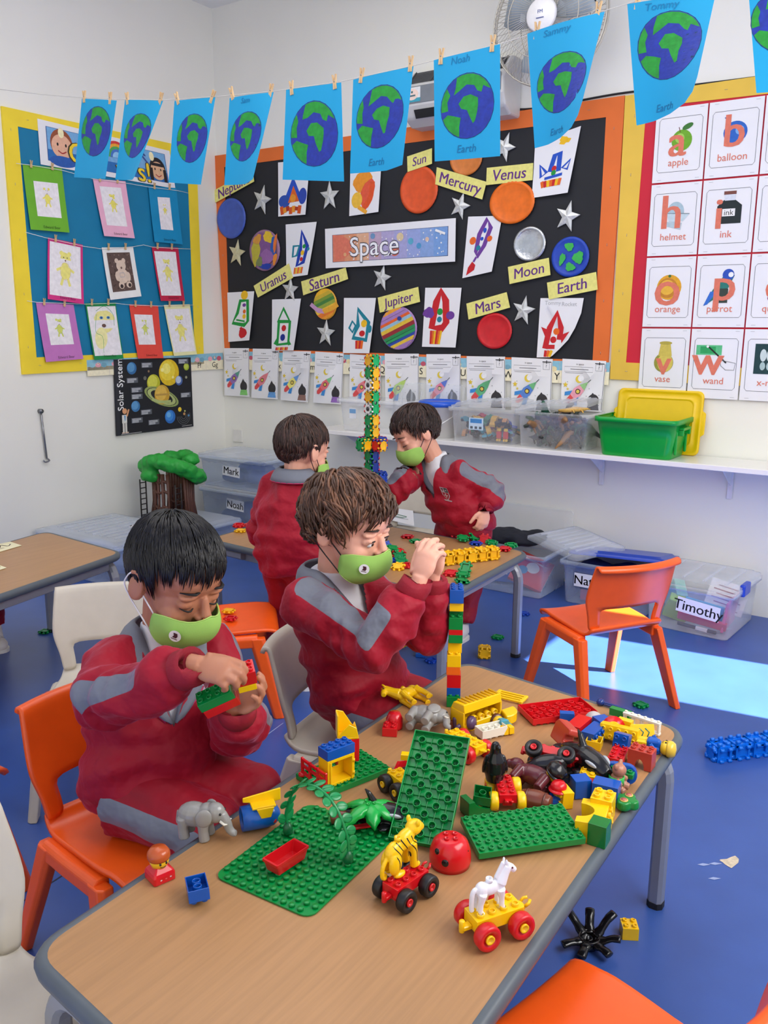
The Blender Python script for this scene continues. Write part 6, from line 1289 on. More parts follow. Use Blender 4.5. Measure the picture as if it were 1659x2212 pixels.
# red tray, vine arch, palm leaf, black whale, red scoop
t = tthing('toy_tray', 'red open tray resting on the flat green base plate', 'toy', (618, 1866), ((588, 1880), (652, 1838)), .0066); b = MB(); L = []
for s_, h in ((.80, 0), (1, .020), (1.03, .020), (1.03, .017), (.98, .017)): pass
o_ = rrect(.034, .016, .002, 2); ring = lambda k, h: [V((x*k, y*k, h)) for x, y in o_]
b.loft([ring(.84, 0), ring(.98, .016), ring(1.03, .016), ring(1.03, .020), ring(.93, .020), ring(.80, .003)], 0, False, False); n = len(o_); b.f += [tuple(range(n))[::-1], tuple(range(5*n, 6*n))]; b.mi += [0, 0]; b.sm += [False, False]; b.build('tray', pm('red'), t)
a0, a1 = onz(622, 1800, ZT+.007), onz(752, 1862, ZT+.007); c = (a0+a1)/2; d = (a1-a0); h = .105
t = thing('toy_vine', 'green plastic vine arch with round leaves standing on the flat base plate', 'toy plant', (c.x, c.y, ZT+.0068)); GV = mat((16, 132, 70), .3, 'toy_plastic', var=.06)
pth = bez([V((-d.x/2, -d.y/2, .012)), V((-d.x*.52, -d.y*.52, .04)), V((-d.x*.34, -d.y*.34, h*.86)), V((0, 0, h)), V((d.x*.30, d.y*.30, h*.82)), V((d.x*.48, d.y*.48, .045)), V((d.x/2, d.y/2, .012))], 5); MB().tube(pth, .0026, 8).build('stem', GV, t)
for e in (-1, 1): MB().lathe([(.007, 0), (.0085, .004), (.0080, .012), (.004, .019), (0, .020)], 14, 0, MX.Translation((e*d.x/2, e*d.y/2, 0))).build('foot', mat((10, 96, 50), .35, 'toy_plastic'), t)
dn = d.normalized(); sn = V((-dn.y, dn.x, 0))
for i in range(2, len(pth)-2, 2):
    p = pth[i]; tg = (pth[i+1]-pth[i-1]).normalized()
    for sg in (-1, 1):
        if i % 4 == 0 and sg < 0 and i < 8: continue
        ax = (sn*sg*.8+tg*.5+V((0, 0, .15))).normalized(); nz_ = tg.cross(ax).normalized() if abs(tg.dot(ax)) < .99 else V((0, 0, 1)); ay = nz_.cross(ax); R = MX((ax, ay, nz_)).transposed()
        l = MB(); l.ell(p+ax*.012, (.0105, .0078, .0014), R, 12, 6); l.tube([p+ax*.004+nz_*.0014, p+ax*.020+nz_*.0014], .0005, 4); l.build('leaf', GV, t)
t = tthing('leaf_crown', 'green palm leaf crown lying on the black whale behind the base plate', 'toy plant', (800, 1752), ((740, 1760), (870, 1740)), .030); b = MB()
for a, ln in ((0.1, .056), (1.25, .04), (2.4, .05), (3.6, .058), (4.6, .045), (5.5, .044)):
    u = V((math.cos(a), math.sin(a), 0)); s_ = V((-u.y, u.x, 0)); rg = []
    for k in range(9):
        q = k/8; w = .015*math.sin(PI*min(1, q*.92+.10))**.7*(1+.12*math.cos(k*PI)); p = u*ln*q+V((0, 0, .012-.030*q*q+.012*q)); rg.append([p+s_*w+V((0, 0, -.004)), p+s_*w*.5+V((0, 0, .001)), p+V((0, 0, .003)), p-s_*w*.5+V((0, 0, .001)), p-s_*w+V((0, 0, -.004)), p-V((0, 0, .005))])
    l = MB(); l.loft(rg, 0, True); l.build('leaf', mat((18, 160, 62), .25, 'toy_plastic', var=.05), t)
b = MB(); b.lathe([(.012, -.008), (.014, .010), (.012, .015), (0, .015)], 14); [stud(b, x*.0055, y*.0055, .0145, r=.003, h=.003) for x in (-1, 1) for y in (-1, 1)]; b.build('centre', mat((18, 160, 62), .25, 'toy_plastic', var=.05), t)
t = tthing('brown_stalk', 'brown palm trunk lying under the green palm leaves', 'toy plant', (752, 1765), ((738, 1768), (790, 1762)), .012); MB().tube([(-.03, 0, 0), (-.015, 0, .002), (0, 0, .001), (.018, 0, .003), (.03, 0, .002)], [.009, .0105, .009, .0105, .009], 10).build('trunk', pm('brown'), t)
def whale(label, px, dr, z=0, s=1., tilt=(0, 0)):
    t = tthing('toy_orca', label, 'toy animal', px, dr, z, tilt, 'black toy orcas'); b = MB(); b.tube(bez([V((-.050, 0, .014))*s, V((-.030, 0, .016))*s, V((0, 0, .020))*s, V((.030, 0, .020))*s, V((.052, 0, .016))*s], 4), [(.005+.014*math.sin(PI*min(1, .08+i/17*.86)))*s for i in range(17)], 14)
    b.tube([V((-.004, 0, .034))*s, V((-.014, 0, .052))*s, V((-.020, 0, .058))*s], [.007*s, .004*s, .001*s], 8)
    for y in (-1, 1): b.ell(V((.018, y*.022, .012))*s, [q*s for q in (.009, .014, .003)], MX.Rotation(y*.5, 3, 'Z')); b.ell(V((-.056, y*.010, .014))*s, [q*s for q in (.007, .013, .003)], MX.Rotation(-y*.5, 3, 'Z'))
    vox('body', b, .0018, mat((22, 22, 25), .18, 'toy_plastic', var=.02), t, 2)
    for y in (-1, 1): MB().ell(V((.030, y*.0140, .027))*s, [q*s for q in (.011, .003, .005)], Euler((y*-.6, .15, -y*.22)).to_matrix(), 14, 8).build('eye_patch', mat((176, 182, 188), .3, 'print'), t)
whale('black toy orca under the green palm leaves', (815, 1782), ((770, 1778), (850, 1790)), .0, 1.1)
whale('black toy orca with a pale eye patch at the centre of the heap', (1262, 1664), ((1215, 1630), (1300, 1690)), .008, 1.25)
t = tthing('red_scoop', 'small flat red piece on the corner of the flat base plate', 'toy', (786, 1786), ((755, 1790), (800, 1782)), .008); b = MB(); b.prism([(-.026, -.006), (.020, -.008), (.024, .016), (.008, .016), (.004, .004), (-.026, .004)], 0, .004); b.build('piece', pm('red'), t, .001)
# penguin, seal, barrel
t = tthing('toy_penguin', 'black toy penguin standing behind the red car', 'toy animal', (1068, 1688), ((1050, 1690), (1090, 1690)), .030); b = MB(); b.lathe([(0, 0), (.015, .002), (.019, .020), (.017, .042), (.010, .056), (.009, .066), (.006, .074), (0, .077)], 20); b.ell((.004, -.010, .071), (.004, .009, .004)); [b.ell((s_*.018, 0, .034), (.004, .007, .018), MX.Rotation(s_*-.2, 3, 'Y')) for s_ in (-1, 1)]; vox('body', b, .0016, mat((22, 22, 25), .15, 'toy_plastic', var=.02), t, 2)
t = tthing('toy_seal', 'black toy seal lying against the upturned red car', 'toy animal', (1180, 1668), ((1150, 1668), (1215, 1672)), .018); b = MB(); b.tube(bez([V((-.04, 0, .006)), V((-.01, 0, .012)), V((.018, 0, .018)), V((.034, 0, .026))], 4), [.006, .010, .014, .017, .019, .020, .020, .019, .018, .016, .014, .012, .009], 14); b.ell((.006, -.018, .006), (.014, .010, .004)); vox('body', b, .0018, mat((24, 24, 27), .2, 'toy_plastic', var=.02), t, 2)
t = tthing('toy_barrel', 'brown toy barrel lying beside the red car with yellow wheels', 'toy', (1158, 1730), ((1135, 1722), (1186, 1736)), .018); b = MB(); T = MX.Rotation(PI/2, 4, 'Y'); b.lathe([(0, -.026), (.013, -.026), (.0145, -.024), (.018, -.008), (.0185, 0), (.018, .008), (.0145, .024), (.013, .026), (0, .026)], 24, 0, T); b.build('barrel', pm('brown'), t); b = MB(); [b.lathe([(r, z-.0015), (r+.0008, z-.0015), (r+.0008, z+.0015), (r, z+.0015)], 24, 0, T) for z, r in ((-.016, .0165), (.016, .0165))]; b.build('hoops', mat((90, 44, 28), .3, 'toy_plastic'), t)
t = tthing('toy_ring', 'pink ring piece lying behind the black orca', 'toy', (1237, 1622), ((1225, 1620), (1250, 1624)), .03, (math.radians(70), 0)); MB().tube([(.008*math.cos(2*PI*k/18), .008*math.sin(2*PI*k/18), 0) for k in range(18)], .0025, 8, 0, True, None, True).build('ring', pm((236, 150, 160)), t); MB().ell((0, 0, 0), (.006, .006, .003)).build('centre', pm('red'), t)
# --- little people
def figure(label, px, dr, ctop, chair, cleg=None, z=0, tilt=(0, 0), bust=False, hat=False, face=True, s=1.):
    t = tthing('toy_figure', label, 'toy figure', px, dr, z, tilt, 'toy figures on the near table')
    b = MB()
    if bust: b.loft([[V((x*k*s, y*k*s, h*s)) for x, y in rrect(.0155, .0155, .003, 2)] for k, h in ((1, 0), (1.0, .010), (.9, .014), (.5, .020))], 0, False); hz = .028
    else: b.loft([[V((x*k*s, y*s*(.75 if h > .03 else 1)*k, h*s)) for x, y in rrect(.014, .010, .004, 2)] for k, h in ((.95, .018), (1.05, .022), (.95, .038), (.6, .043))], 0, False); hz = .052
    b.build('torso', pm(ctop), t, .001, 2)
    if not bust:
        for y in (-1, 1): l = MB(); l.box((.002*s, y*.0065*s, .009*s), (.016*s, .0115*s, .018*s)); l.build('leg', pm(cleg), t, .0015, 2)
        for y in (-1, 1): MB().tube([V((0, y*.014, .038))*s, V((.004, y*.0185, .030))*s, V((.011, y*.018, .025))*s], [.0048*s, .0045*s, .004*s], 8).build('arm', pm(ctop), t)
    MB().lathe([(0, -.012*s), (.010*s, -.010*s), (.0128*s, -.003*s), (.0128*s, .004*s), (.010*s, .010*s), (0, .012*s)], 20, 0, MX.Translation((0, 0, hz*s))).build('head', pm((240, 196, 40) if chair != 'fair' else (226, 160, 110)), t)
    hc = {'orange': (186, 84, 36), 'brown': (92, 50, 36), 'yellow': (228, 190, 60), 'red': COLS['red'], 'fair': (228, 196, 60), 'black': COLS['black'], 'green': COLS['green'], 'purple': (90, 66, 96)}[chair]
    q = MB(); q.lathe([(.0138*s, .0), (.0150*s, .003*s), (.0148*s, .009*s), (.011*s, .0145*s), (0, .0165*s)]+[], 22, 0, MX.Translation((-.001*s, 0, hz*s)))
    if hat: q.lathe([(.019*s, 0), (.019*s, .002*s), (.0, .002*s)], 22, 0, MX.Translation((.003*s, 0, (hz+.001)*s)))
    q.build('hat' if hat else 'hair', pm(hc), t)
    if face:
        e = MB(); [e.ell((.0122*s, y*.0042*s, (hz-.0015)*s), (.0015*s, .0015*s, .002*s), None, 8, 6) for y in (-1, 1)]; e.tube([(.0110*s, y*.001*s, (hz-.0075+.0004*y*y*.2)*s) for y in (-4, -2, 0, 2, 4)], .0005*s, 4); e.build('face_print', pm('black'), t)
    return t
f_ = figure('toy figure with orange hair and a red square base at the near table left', (346, 1896), ((322, 1880), (352, 1912)), 'red', 'orange', bust=True, s=1.15)
D = Draw(1); [D.poly([(x-.06, y), (x, y-.09), (x+.06, y), (x, y+.09)], c) for x, y, c in ((.3, .5, (200, 190, 190)), (.55, .5, (210, 90, 90)), (.78, .45, (200, 200, 205)))]; m_ = MB()
for vs, fs, mi, lay in D.items: m_.add([(.0181, -.016+x*.032, .014-y*.014) for x, y in vs], fs, mi)
m_.build('jumper_print', D.mats, f_)
figure('toy figure with brown hair lying head down by the white brick', (1100, 1578), ((1112, 1560), (1090, 1540)), (70, 150, 170), 'brown', 'yellow', .012, (0, math.radians(95)))
figure('toy figure with blonde hair and blue top lying at the right table corner', (1376, 1606), ((1408, 1606), (1358, 1596)), 'blue', 'yellow', 'yellow', .012, (0, math.radians(-88)), s=1.1)
figure('toy figure with a red hat peeping from behind the thick green plate', (1205, 1736), ((1195, 1722), (1205, 1760)), 'blue', 'red', 'red', .0, (0, 0), hat=True, bust=True, s=.95)
figure('toy figure with a black hat lying beside the maroon cow', (1178, 1700), ((1160, 1695), (1200, 1705)), 'black', 'black', 'white', .008, (0, math.radians(30)), hat=True, bust=True, s=1.25, face=False)
figure('small purple and brown toy figure lying beside the grey elephant', (966, 1560), ((950, 1556), (985, 1564)), (96, 72, 100), 'purple', 'brown', .010, (0, math.radians(80)), s=.95, face=False)
t = tthing('toy_teddy', 'pinkish brown teddy figure with a green vest beside the blue round-ended brick', 'toy animal', (1330, 1706), ((1312, 1700), (1350, 1712)), .004); b = MB(); b.ell((0, 0, .018), (.013, .011, .016)); b.ell((.004, 0, .040), (.013, .013, .012)); [b.ell((.002, y*.011, .050), (.004, .006, .006)) for y in (-1, 1)]; [b.tube([(.004, y*.010, .024), (.014, y*.016, .018)], [.006, .005], 8) for y in (-1, 1)]; [b.tube([(.004, y*.008, .010), (.020, y*.012, .006)], [.008, .007], 8) for y in (-1, 1)]; vox('body', b, .0016, mat((176, 118, 92), .35, 'toy_plastic', var=.04), t, 2); MB().lathe([(.0142, .012), (.0142, .027), (.0125, .028), (.0125, .012)], 16).build('vest', pm((60, 180, 80)), t)
t = tthing('frog_feet_piece', 'green flower-shaped piece with two pink spots overhanging the right table edge', 'toy', (1345, 1738), ((1325, 1725), (1372, 1742)), .004); b = MB()
for x, y, r in ((-.014, 0, .011), (.006, -.011, .012), (.006, .011, .012), (.0, 0, .012), (.018, 0, .010)): b.lathe([(r, 0), (r+.001, .004), (r, .013), (r*.8, .015), (0, .015)], 16, 0, MX.Translation((x, y, 0)))
vox('body', b, .0014, pm((20, 130, 50)), t, 2); b = MB(); [b.lathe([(.0072, .0), (.0072, .0015), (0, .0018)], 14, 0, MX.Translation((.006, y*.0105, .0148))) for y in (-1, 1)]; b.build('spots', pm((214, 176, 90)), t); b = MB(); [b.lathe([(.0048, .0), (.0048, .0008), (0, .001)], 12, 0, MX.Translation((.006, y*.0105, .0164))) for y in (-1, 1)]; b.build('spot_centres', pm((190, 100, 90)), t)
o = MB(); o.lathe([(.017, 0), (.018, .006), (.018, .020), (.012, .034), (0, .036)], 20); o = o.build('rounded_brick', pm('red'), None); tag(o, 'rounded red brick behind the small red brick with knobs', 'toy brick', GRP); place(o, (852, 1572), .0005, 0)
t = tthing('engine_pod', 'blue rounded tube with a red dot and a yellow bracket at the left table edge', 'toy', (565, 1762), ((528, 1766), (604, 1752)), .021); T = MX.Rotation(PI/2, 4, 'Y'); b = MB(); b.lathe([(.0165, -.030), (.0185, -.034), (.0205, -.034), (.021, .006), (.019, .018), (.013, .027), (.005, .031), (0, .0315)], 28, 0, T); b.lathe([(.0165, -.030), (.0165, .0), (0, .0)], 28, 0, T); b.build('tube', pm((20, 92, 180)), t); MB().ell((.018, -.0165, -.004), (.004, .0025, .004)).build('red_dot', pm('red'), t)
b = MB(); b.prism([(-.030, .034), (.034, .042), (.034, .020), (.012, .018), (-.006, .021), (-.030, .026)], .004, .007, 0, MX(((1, 0, 0, 0), (0, 0, 1, 0), (0, 1, 0, 0), (0, 0, 0, 1)))); b.box((.002, -.004, .0225), (.040, .024, .004)); b.prism([(-.012, .024), (.018, .024), (.012, .006), (-.004, .006)], -.021, -.018, 0, MX(((1, 0, 0, 0), (0, 0, 1, 0), (0, 1, 0, 0), (0, 0, 0, 1)))); b.build('bracket', pm('yellow'), t, .001)
# --- on the floor to the right
o = brick_mb(2, 2, BH*1.35).build('brick', pm('yellow'), None, .0008, 2); tag(o, 'small yellow brick on the blue floor by the black spider toy', 'toy brick'); p = onz(1358, 2020, .0); o.location = p; o.rotation_euler = (0, 0, yaw((1342, 2024), (1377, 2026), 0)); o.scale = (1.1,)*3
t = thing('toy_octopus', 'black octopus-like toy lying upside down on the blue floor', 'toy animal', onz(1272, 2045, 0), .4); t.scale = (.80,)*3; BK = mat((16, 16, 18), .16, 'toy_plastic', var=.02); b = MB(); b.lathe([(.0, .0), (.02, .0), (.026, .012), (.028, .030), (.026, .032), (.023, .030), (.021, .016), (0, .014)], 26); b.build('cup', BK, t)
MB().lathe([(.009, .014), (.009, .026), (.006, .026), (.006, .016)], 16).build('tube', BK, t)
for a, ln, up in ((2.3, .085, .050), (1.55, .05, .045), (.75, .06, .055), (-.1, .052, .03), (-.8, .045, .012), (3.6, .05, .010), (4.4, .045, .008)):
    u = V((math.cos(a), math.sin(a), 0)); MB().tube(bez([u*.020+V((0, 0, .022)), u*.036+V((0, 0, .020+up*.2)), u*(.024+ln*.6)+V((0, 0, .016+up*.7)), u*(.024+ln)+V((0, 0, .010+up))], 4), [.014]*5+[.0115]*4+[.0125]*4, 10, 0, True, None, False, .6).build('arm', BK, t)
# ------------------------------------------------------------------ click-together squares
CK = .0425
def click_mb(solid=True):
    b = MB(); h = .0115; a = .0165
    if solid: b.prism(rrect(a, a, .0015, 2), -h*.36, h*.36)
    else:
        b.box((0, 0, 0), (.020, .020, .003))
    for k in range(4):
        T = MX.Rotation(PI/2*k, 4, 'Z'); b.box((0, -a+.0025, 0), (2*a, .005, h), 0, T)
        for x in (-.0095, .0095):
            b.box((x, -a-.002, 0), (.0075, .005, h*.55), 0, T); b.cyl((x-.0037, -a-.0042, 0), (x+.0037, -a-.0042, 0), .0038, None, 10, 0, True, T)
    return b
CKC = dict(c=(10, 112, 220), r=(206, 28, 38), g=(0, 142, 72), b=(24, 70, 180), y=(246, 190, 24), o=(226, 168, 20), w=(226, 224, 220), n=(24, 56, 150), l=(0, 176, 98))  # c: lighter blue, sunlight on the floor bar put into its colour
_ck = {}
def ckmesh(c, solid=True):
    if (c, solid) not in _ck: _ck[(c, solid)] = click_mb(solid).mesh('click_square', [mat(CKC[c], .28, 'toy_plastic', var=.03)])
    return _ck[(c, solid)]
def click(label, c, loc, rot=(0, 0, 0), parent=None, solid=True, grp='loose clicks', cat='toy click', s=1.):
    o = bpy.data.objects.new('click_square', ckmesh(c, solid)); COL.objects.link(o); o.location = loc; o.rotation_euler = rot; o.scale = (s,)*3
    if parent: o.parent = parent
    else: tag(o, label, cat, grp)
    return o
def cube(t, c, cols, skip=()):
    """faces: -y, +x, +y, -x, top, bottom"""
    h = CK/2-.004; R = ((PI/2, 0, 0), (PI/2, 0, PI/2), (PI/2, 0, 0), (PI/2, 0, PI/2), (0, 0, 0), (0, 0, 0)); O = ((0, -h, 0), (h, 0, 0), (0, h, 0), (-h, 0, 0), (0, 0, h), (0, 0, -h))
    for i in range(6):
        if cols[i] != '.': click('', cols[i], V(c)+V(O[i]), R[i], t, (i+ord(cols[i])) % 3 > 0 or True)
tb_ = V((1.995, -1.215, ZT)); t = thing('click_tower', 'tall thin tower of coloured clicks standing on the far table', 'toy tower', tb_, math.radians(-12))
LV = ['rb', 'ry', 'gb', 'rr', 'gn', None, 'gn', 'gn', None, 'gy', 'gy', 'wl', 'ol', 'wy', 'gy', 'ol']
lv = [('g', 'n'), ('r', 'y'), ('b', 'g'), ('r', 'r'), ('g', 'n'), 'B', ('g', 'n'), ('g', 'n'), 'R', ('g', 'y'), ('g', 'y'), ('w', 'l'), ('o', 'l'), ('w', 'y'), ('g', 'y'), ('o', 'l')]
zs = CK/2; dz = (1.128-ZT)/16
for i, L_ in enumerate(lv):
    zz = dz*(i+.5)
    if L_ == 'B':
        for (x, y), cs in (((-1, 0), 'ng.n.n'), ((0, -1), 'bb.n.n'), ((1, 0), 'nbn...'), ((0, 1), '..bnb.')): cube(t, (x*CK, y*CK, zz), cs)
        cube(t, (0, 0, zz), '....gg')
    elif L_ == 'R':
        for (x, y), cs in (((-1, 0), 'ry.rb.'), ((0, -1), 'gy.gg.'), ((1, 0), 'ryb.n.'), ((0, 1), '..rbb.')): cube(t, (x*CK, y*CK, zz), cs)
    else: cube(t, (0, 0, zz), '%s%s%s%s..' % (L_[0], L_[1], 'r', 'r'))
    if L_ == ('w', 'y') or L_ == ('w', 'l'):
        e = MB(); e.lathe([(.0085, 0), (.0085, .0008), (0, .001)], 16, 0, MX.Rotation(PI/2, 4, 'X')); e.build('eye_print', mat((60, 60, 64), .5, 'print'), t, loc=(0, -CK/2+.0002-.0012, zz))
# yellow and blue bars of joined clicks
def bar(label, p0, p1, z, c, n, name='click_bar'):
    a, b = onz(*p0, z), onz(*p1, z); d = b-a; yw = math.atan2(d.y, d.x); t = thing(name, label, 'toy bar', (a.x, a.y, z+.0215), yw)
    st = d.length/n
    for k in range(n):
        x = st*(k+.5); h = CK/2-.004
        for i, (oy, oz, r) in enumerate(((-h, 0, (PI/2, 0, 0)), (h, 0, (PI/2, 0, 0)), (0, h, (0, 0, 0)), (0, -h, (0, 0, 0)))): click('', c, V((x, oy, oz)), r, t, (k+i) % 3 == 1, s=st/CK)
    for x in (.004, d.length-.004): click('', c, V((x, 0, 0)), (0, PI/2, 0), t, True)
    return t
bar('yellow bar of joined clicks lying across the far table', (905, 1226), (1073, 1206), ZT, 'y', 7)
bar('blue bar of joined clicks with sunlit colouring on the floor at the right photo edge', (1533, 1640), (1760, 1606), 0, 'c', 6)
def loose(label, c, px, z, yw=0, tilt=(0, 0), dz=.006, s=1., grp='loose clicks on the far table'):
    p = onz(px[0], px[1], z); return click(label, c, (p.x, p.y, z+dz), (tilt[0], tilt[1], yw), None, (int(px[0]) % 3) > 0, grp, 'toy click', s)
for c, px, yw_, dz, tl, lab in (('r', (880, 1162), .3, .006, (0, 0), 'red click lying alone near the back of the far table left of the hands'), ('g', (898, 1172), .9, .006, (0, 0), 'green click just behind the raised hands on the far table'), ('r', (985, 1160), .2, .006, (0, 0), 'red click at the back of the far table in front of the standing boy'), ('g', (1000, 1171), .5, .016, (.3, .1), 'green click leaning on others at the back of the far table'), ('g', (1025, 1168), 1.0, .018, (.8, .2), 'green click standing tilted at the back of the far table'),
    ('b', (1028, 1177), .2, .006, (0, 0), 'blue click right behind the yellow click bar'), ('r', (1046, 1172), .1, .012, (1.2, 0), 'red click on edge behind the right part of the yellow bar'), ('g', (1062, 1176), .4, .008, (.1, .1), 'green click behind the right end of the yellow bar'), ('g', (1104, 1182), .6, .008, (.15, 0), 'green click nearest the right back corner of the far table'), ('r', (1090, 1190), .2, .008, (.1, 0), 'red click at the right end of the yellow bar'),
    ('g', (1005, 1237), .1, .018, (.9, 0), 'green click standing on edge at the front corner of the far table'), ('g', (1000, 1246), .5, .008, (.1, 0), 'green click in the middle of the row at the front corner'), ('g', (998, 1260), .8, .008, (0, .1), 'green click nearest the top of the brick tower'), ('r', (973, 1243), .2, .008, (.2, 0), 'red click half behind the raised cuff at the front of the far table'),
    ('b', (830, 1190), .4, .020, (.9, .2), 'blue click heaped on the far table beside the face mask'), ('r', (848, 1193), .2, .010, (.2, 0), 'red click in the heap behind the brown-haired boy, behind the green ones'), ('r', (862, 1200), 1.1, .014, (.3, 0), 'second red click in the heap behind the brown-haired boy'), ('g', (848, 1198), .7, .024, (.2, .2), 'green click on top of the heap behind the brown-haired boy'), ('g', (862, 1212), .3, .016, (1.1, 0), 'green click on edge in the heap behind the brown-haired boy'), ('r', (838, 1208), .1, .008, (0, 0), 'red click low in the heap beside the mask'), ('b', (846, 1216), .9, .008, (.1, 0), 'small blue click in front of the heap beside the mask'), ('g', (866, 1222), .2, .012, (1.0, 0), 'green click in front of the heap beside the yellow one'), ('r', (876, 1226), .6, .008, (.1, 0), 'red click at the front of the heap by the hands'), ('y', (860, 1230), .3, .010, (.4, 0), 'yellow click at the front of the heap on the far table'),
    ('r', (516, 1142), .6, .014, (.15, 0), 'red click lying on the yellow one at the left end of the far table'), ('r', (538, 1139), .2, .010, (0, 0), 'red click beside the boy seen from behind on the far table'), ('y', (520, 1149), .4, .005, (0, 0), 'yellow click at the left end of the far table'), ('b', (826, 1147), .5, .022, (1.57, 0), 'blue click standing up beside the click tower')):
    loose(lab, c, px, ZT, yw_, tl, dz)
for c, px, lab, s in (('r', (108, 1505), 'red click on the floor at the far left beside the orange chair', 1.1), ('g', (97, 1367), 'green click on the floor by the left table leg', 1.), ('y', (864, 1397), 'yellow click on the floor between the two tables', 1.), ('b', (933, 1430), 'blue click on the floor next to the blue slope brick', 1.), ('g', (1075, 1379), 'green click on the floor under the right end of the far table', 1.), ('b', (1132, 1328), 'blue click on the floor behind the far table leg', 1.), ('g', (1384, 1526), 'green click lying in the sunlight on the floor', 1.)):
    loose(lab, c, px, 0, px[0]*.7, (0, 0), .006, s, 'loose clicks on the floor')
o = slope_mb(3, 2, 2, .3).build('slope_brick', pm('blue'), None, .001, 2); tag(o, 'blue slope brick lying on the floor between the two tables', 'toy brick'); o.location = onz(912, 1415, .001); o.rotation_euler = (0, 0, 1.9); o.scale = (1.3,)*3
for c, px, lab in (('r', (868, 1478), 'red click cube on the floor beside the near table edge'), ('y', (1046, 1420), 'yellow click cube on the floor behind the far table leg')):
    p = onz(px[0], px[1], 0); t = thing('click_cube', lab, 'toy cube', (p.x, p.y, CK/2+.001), .5); cube(t, (0, 0, 0), c*6)
for c, px, z, lab in (('y', (494, 1322), .283, 'yellow click on the seat of the empty orange chair'), ('r', (498, 1338), .283, 'red click on the seat of the empty orange chair')): loose(lab, c, px, z, .4, (0, 0), .004, .9, 'clicks on the chair seat')
# ------------------------------------------------------------------ people
MAR, GRYC = (152, 8, 34), (112, 116, 126)
def hair_mask(d):
    """d: direction from the skull centre, x forward"""
    if d.x > .25: return d.z > .40+.10*(d.x-.25)
    if d.x > -.25: return d.z > .02+.30*max(0, d.x+.1)
    return d.z > -.86 if d.x < -.5 else d.z > -.86+(d.x+.5)*3.4
def hand(b, w, f, n, right, curl, s=1., spread=.10, thumb=(.6, .7, -.2), tb=.5):
    """five separate fingers: w wrist, f towards the fingertips, n back of the hand"""
    f = f.normalized(); n = (n-f*n.dot(f)).normalized(); t = n.cross(f)*(1 if right else -1)
    b.tube([w-f*.012*s, w+f*.012*s], [.0165*s, .0175*s], 12, 0, True, None, False, .75, n)
    R = MX((f, t, n)).transposed(); b.ell(w+f*.036*s, (.033*s, .0265*s, .0125*s), R, 16, 10); b.ell(w+f*.050*s, (.018*s, .0265*s, .0115*s), R, 14, 8)
    for k, (y, x0, ln) in enumerate(((.0195, .056, .041), (.0068, .060, .046), (-.0062, .058, .043), (-.0185, .052, .034))):
        c = curl[k] if hasattr(curl, '__len__') else curl
        p = w+f*x0*s+t*y*s; a = (f+t*spread*(y/.02)).normalized(); pts = [p-a*.012*s, p]; ang = 0; r0 = .0072 if k < 3 else .0062
        for seg, (fr, cc) in enumerate(((.44, .75), (.31, 1.15), (.25, .75))):
            ang += c*cc; d = a*math.cos(ang)-n*math.sin(ang); pts.append(pts[-1]+d*ln*fr*s)
        b.tube(pts, [r0*1.05*s, r0*1.08*s, r0*s, r0*.92*s, r0*.78*s], 10); b.ell(pts[-1], r0*.80*s, None, 8, 6)
    th = (f*thumb[0]+t*thumb[1]+n*thumb[2]).normalized(); p0 = w+f*.016*s+t*.014*s; p1 = p0+th*.026*s; t2 = (th*(1-tb)+f*tb-n*.25*tb).normalized(); p2 = p1+t2*.019*s; p3 = p2+(t2+f*.2-n*.15).normalized()*.015*s
    b.tube([p0, p1, p2, p3], [.0115*s, .0088*s, .0078*s, .0062*s], 10); b.ell(p3, .0064*s, None, 8, 6)
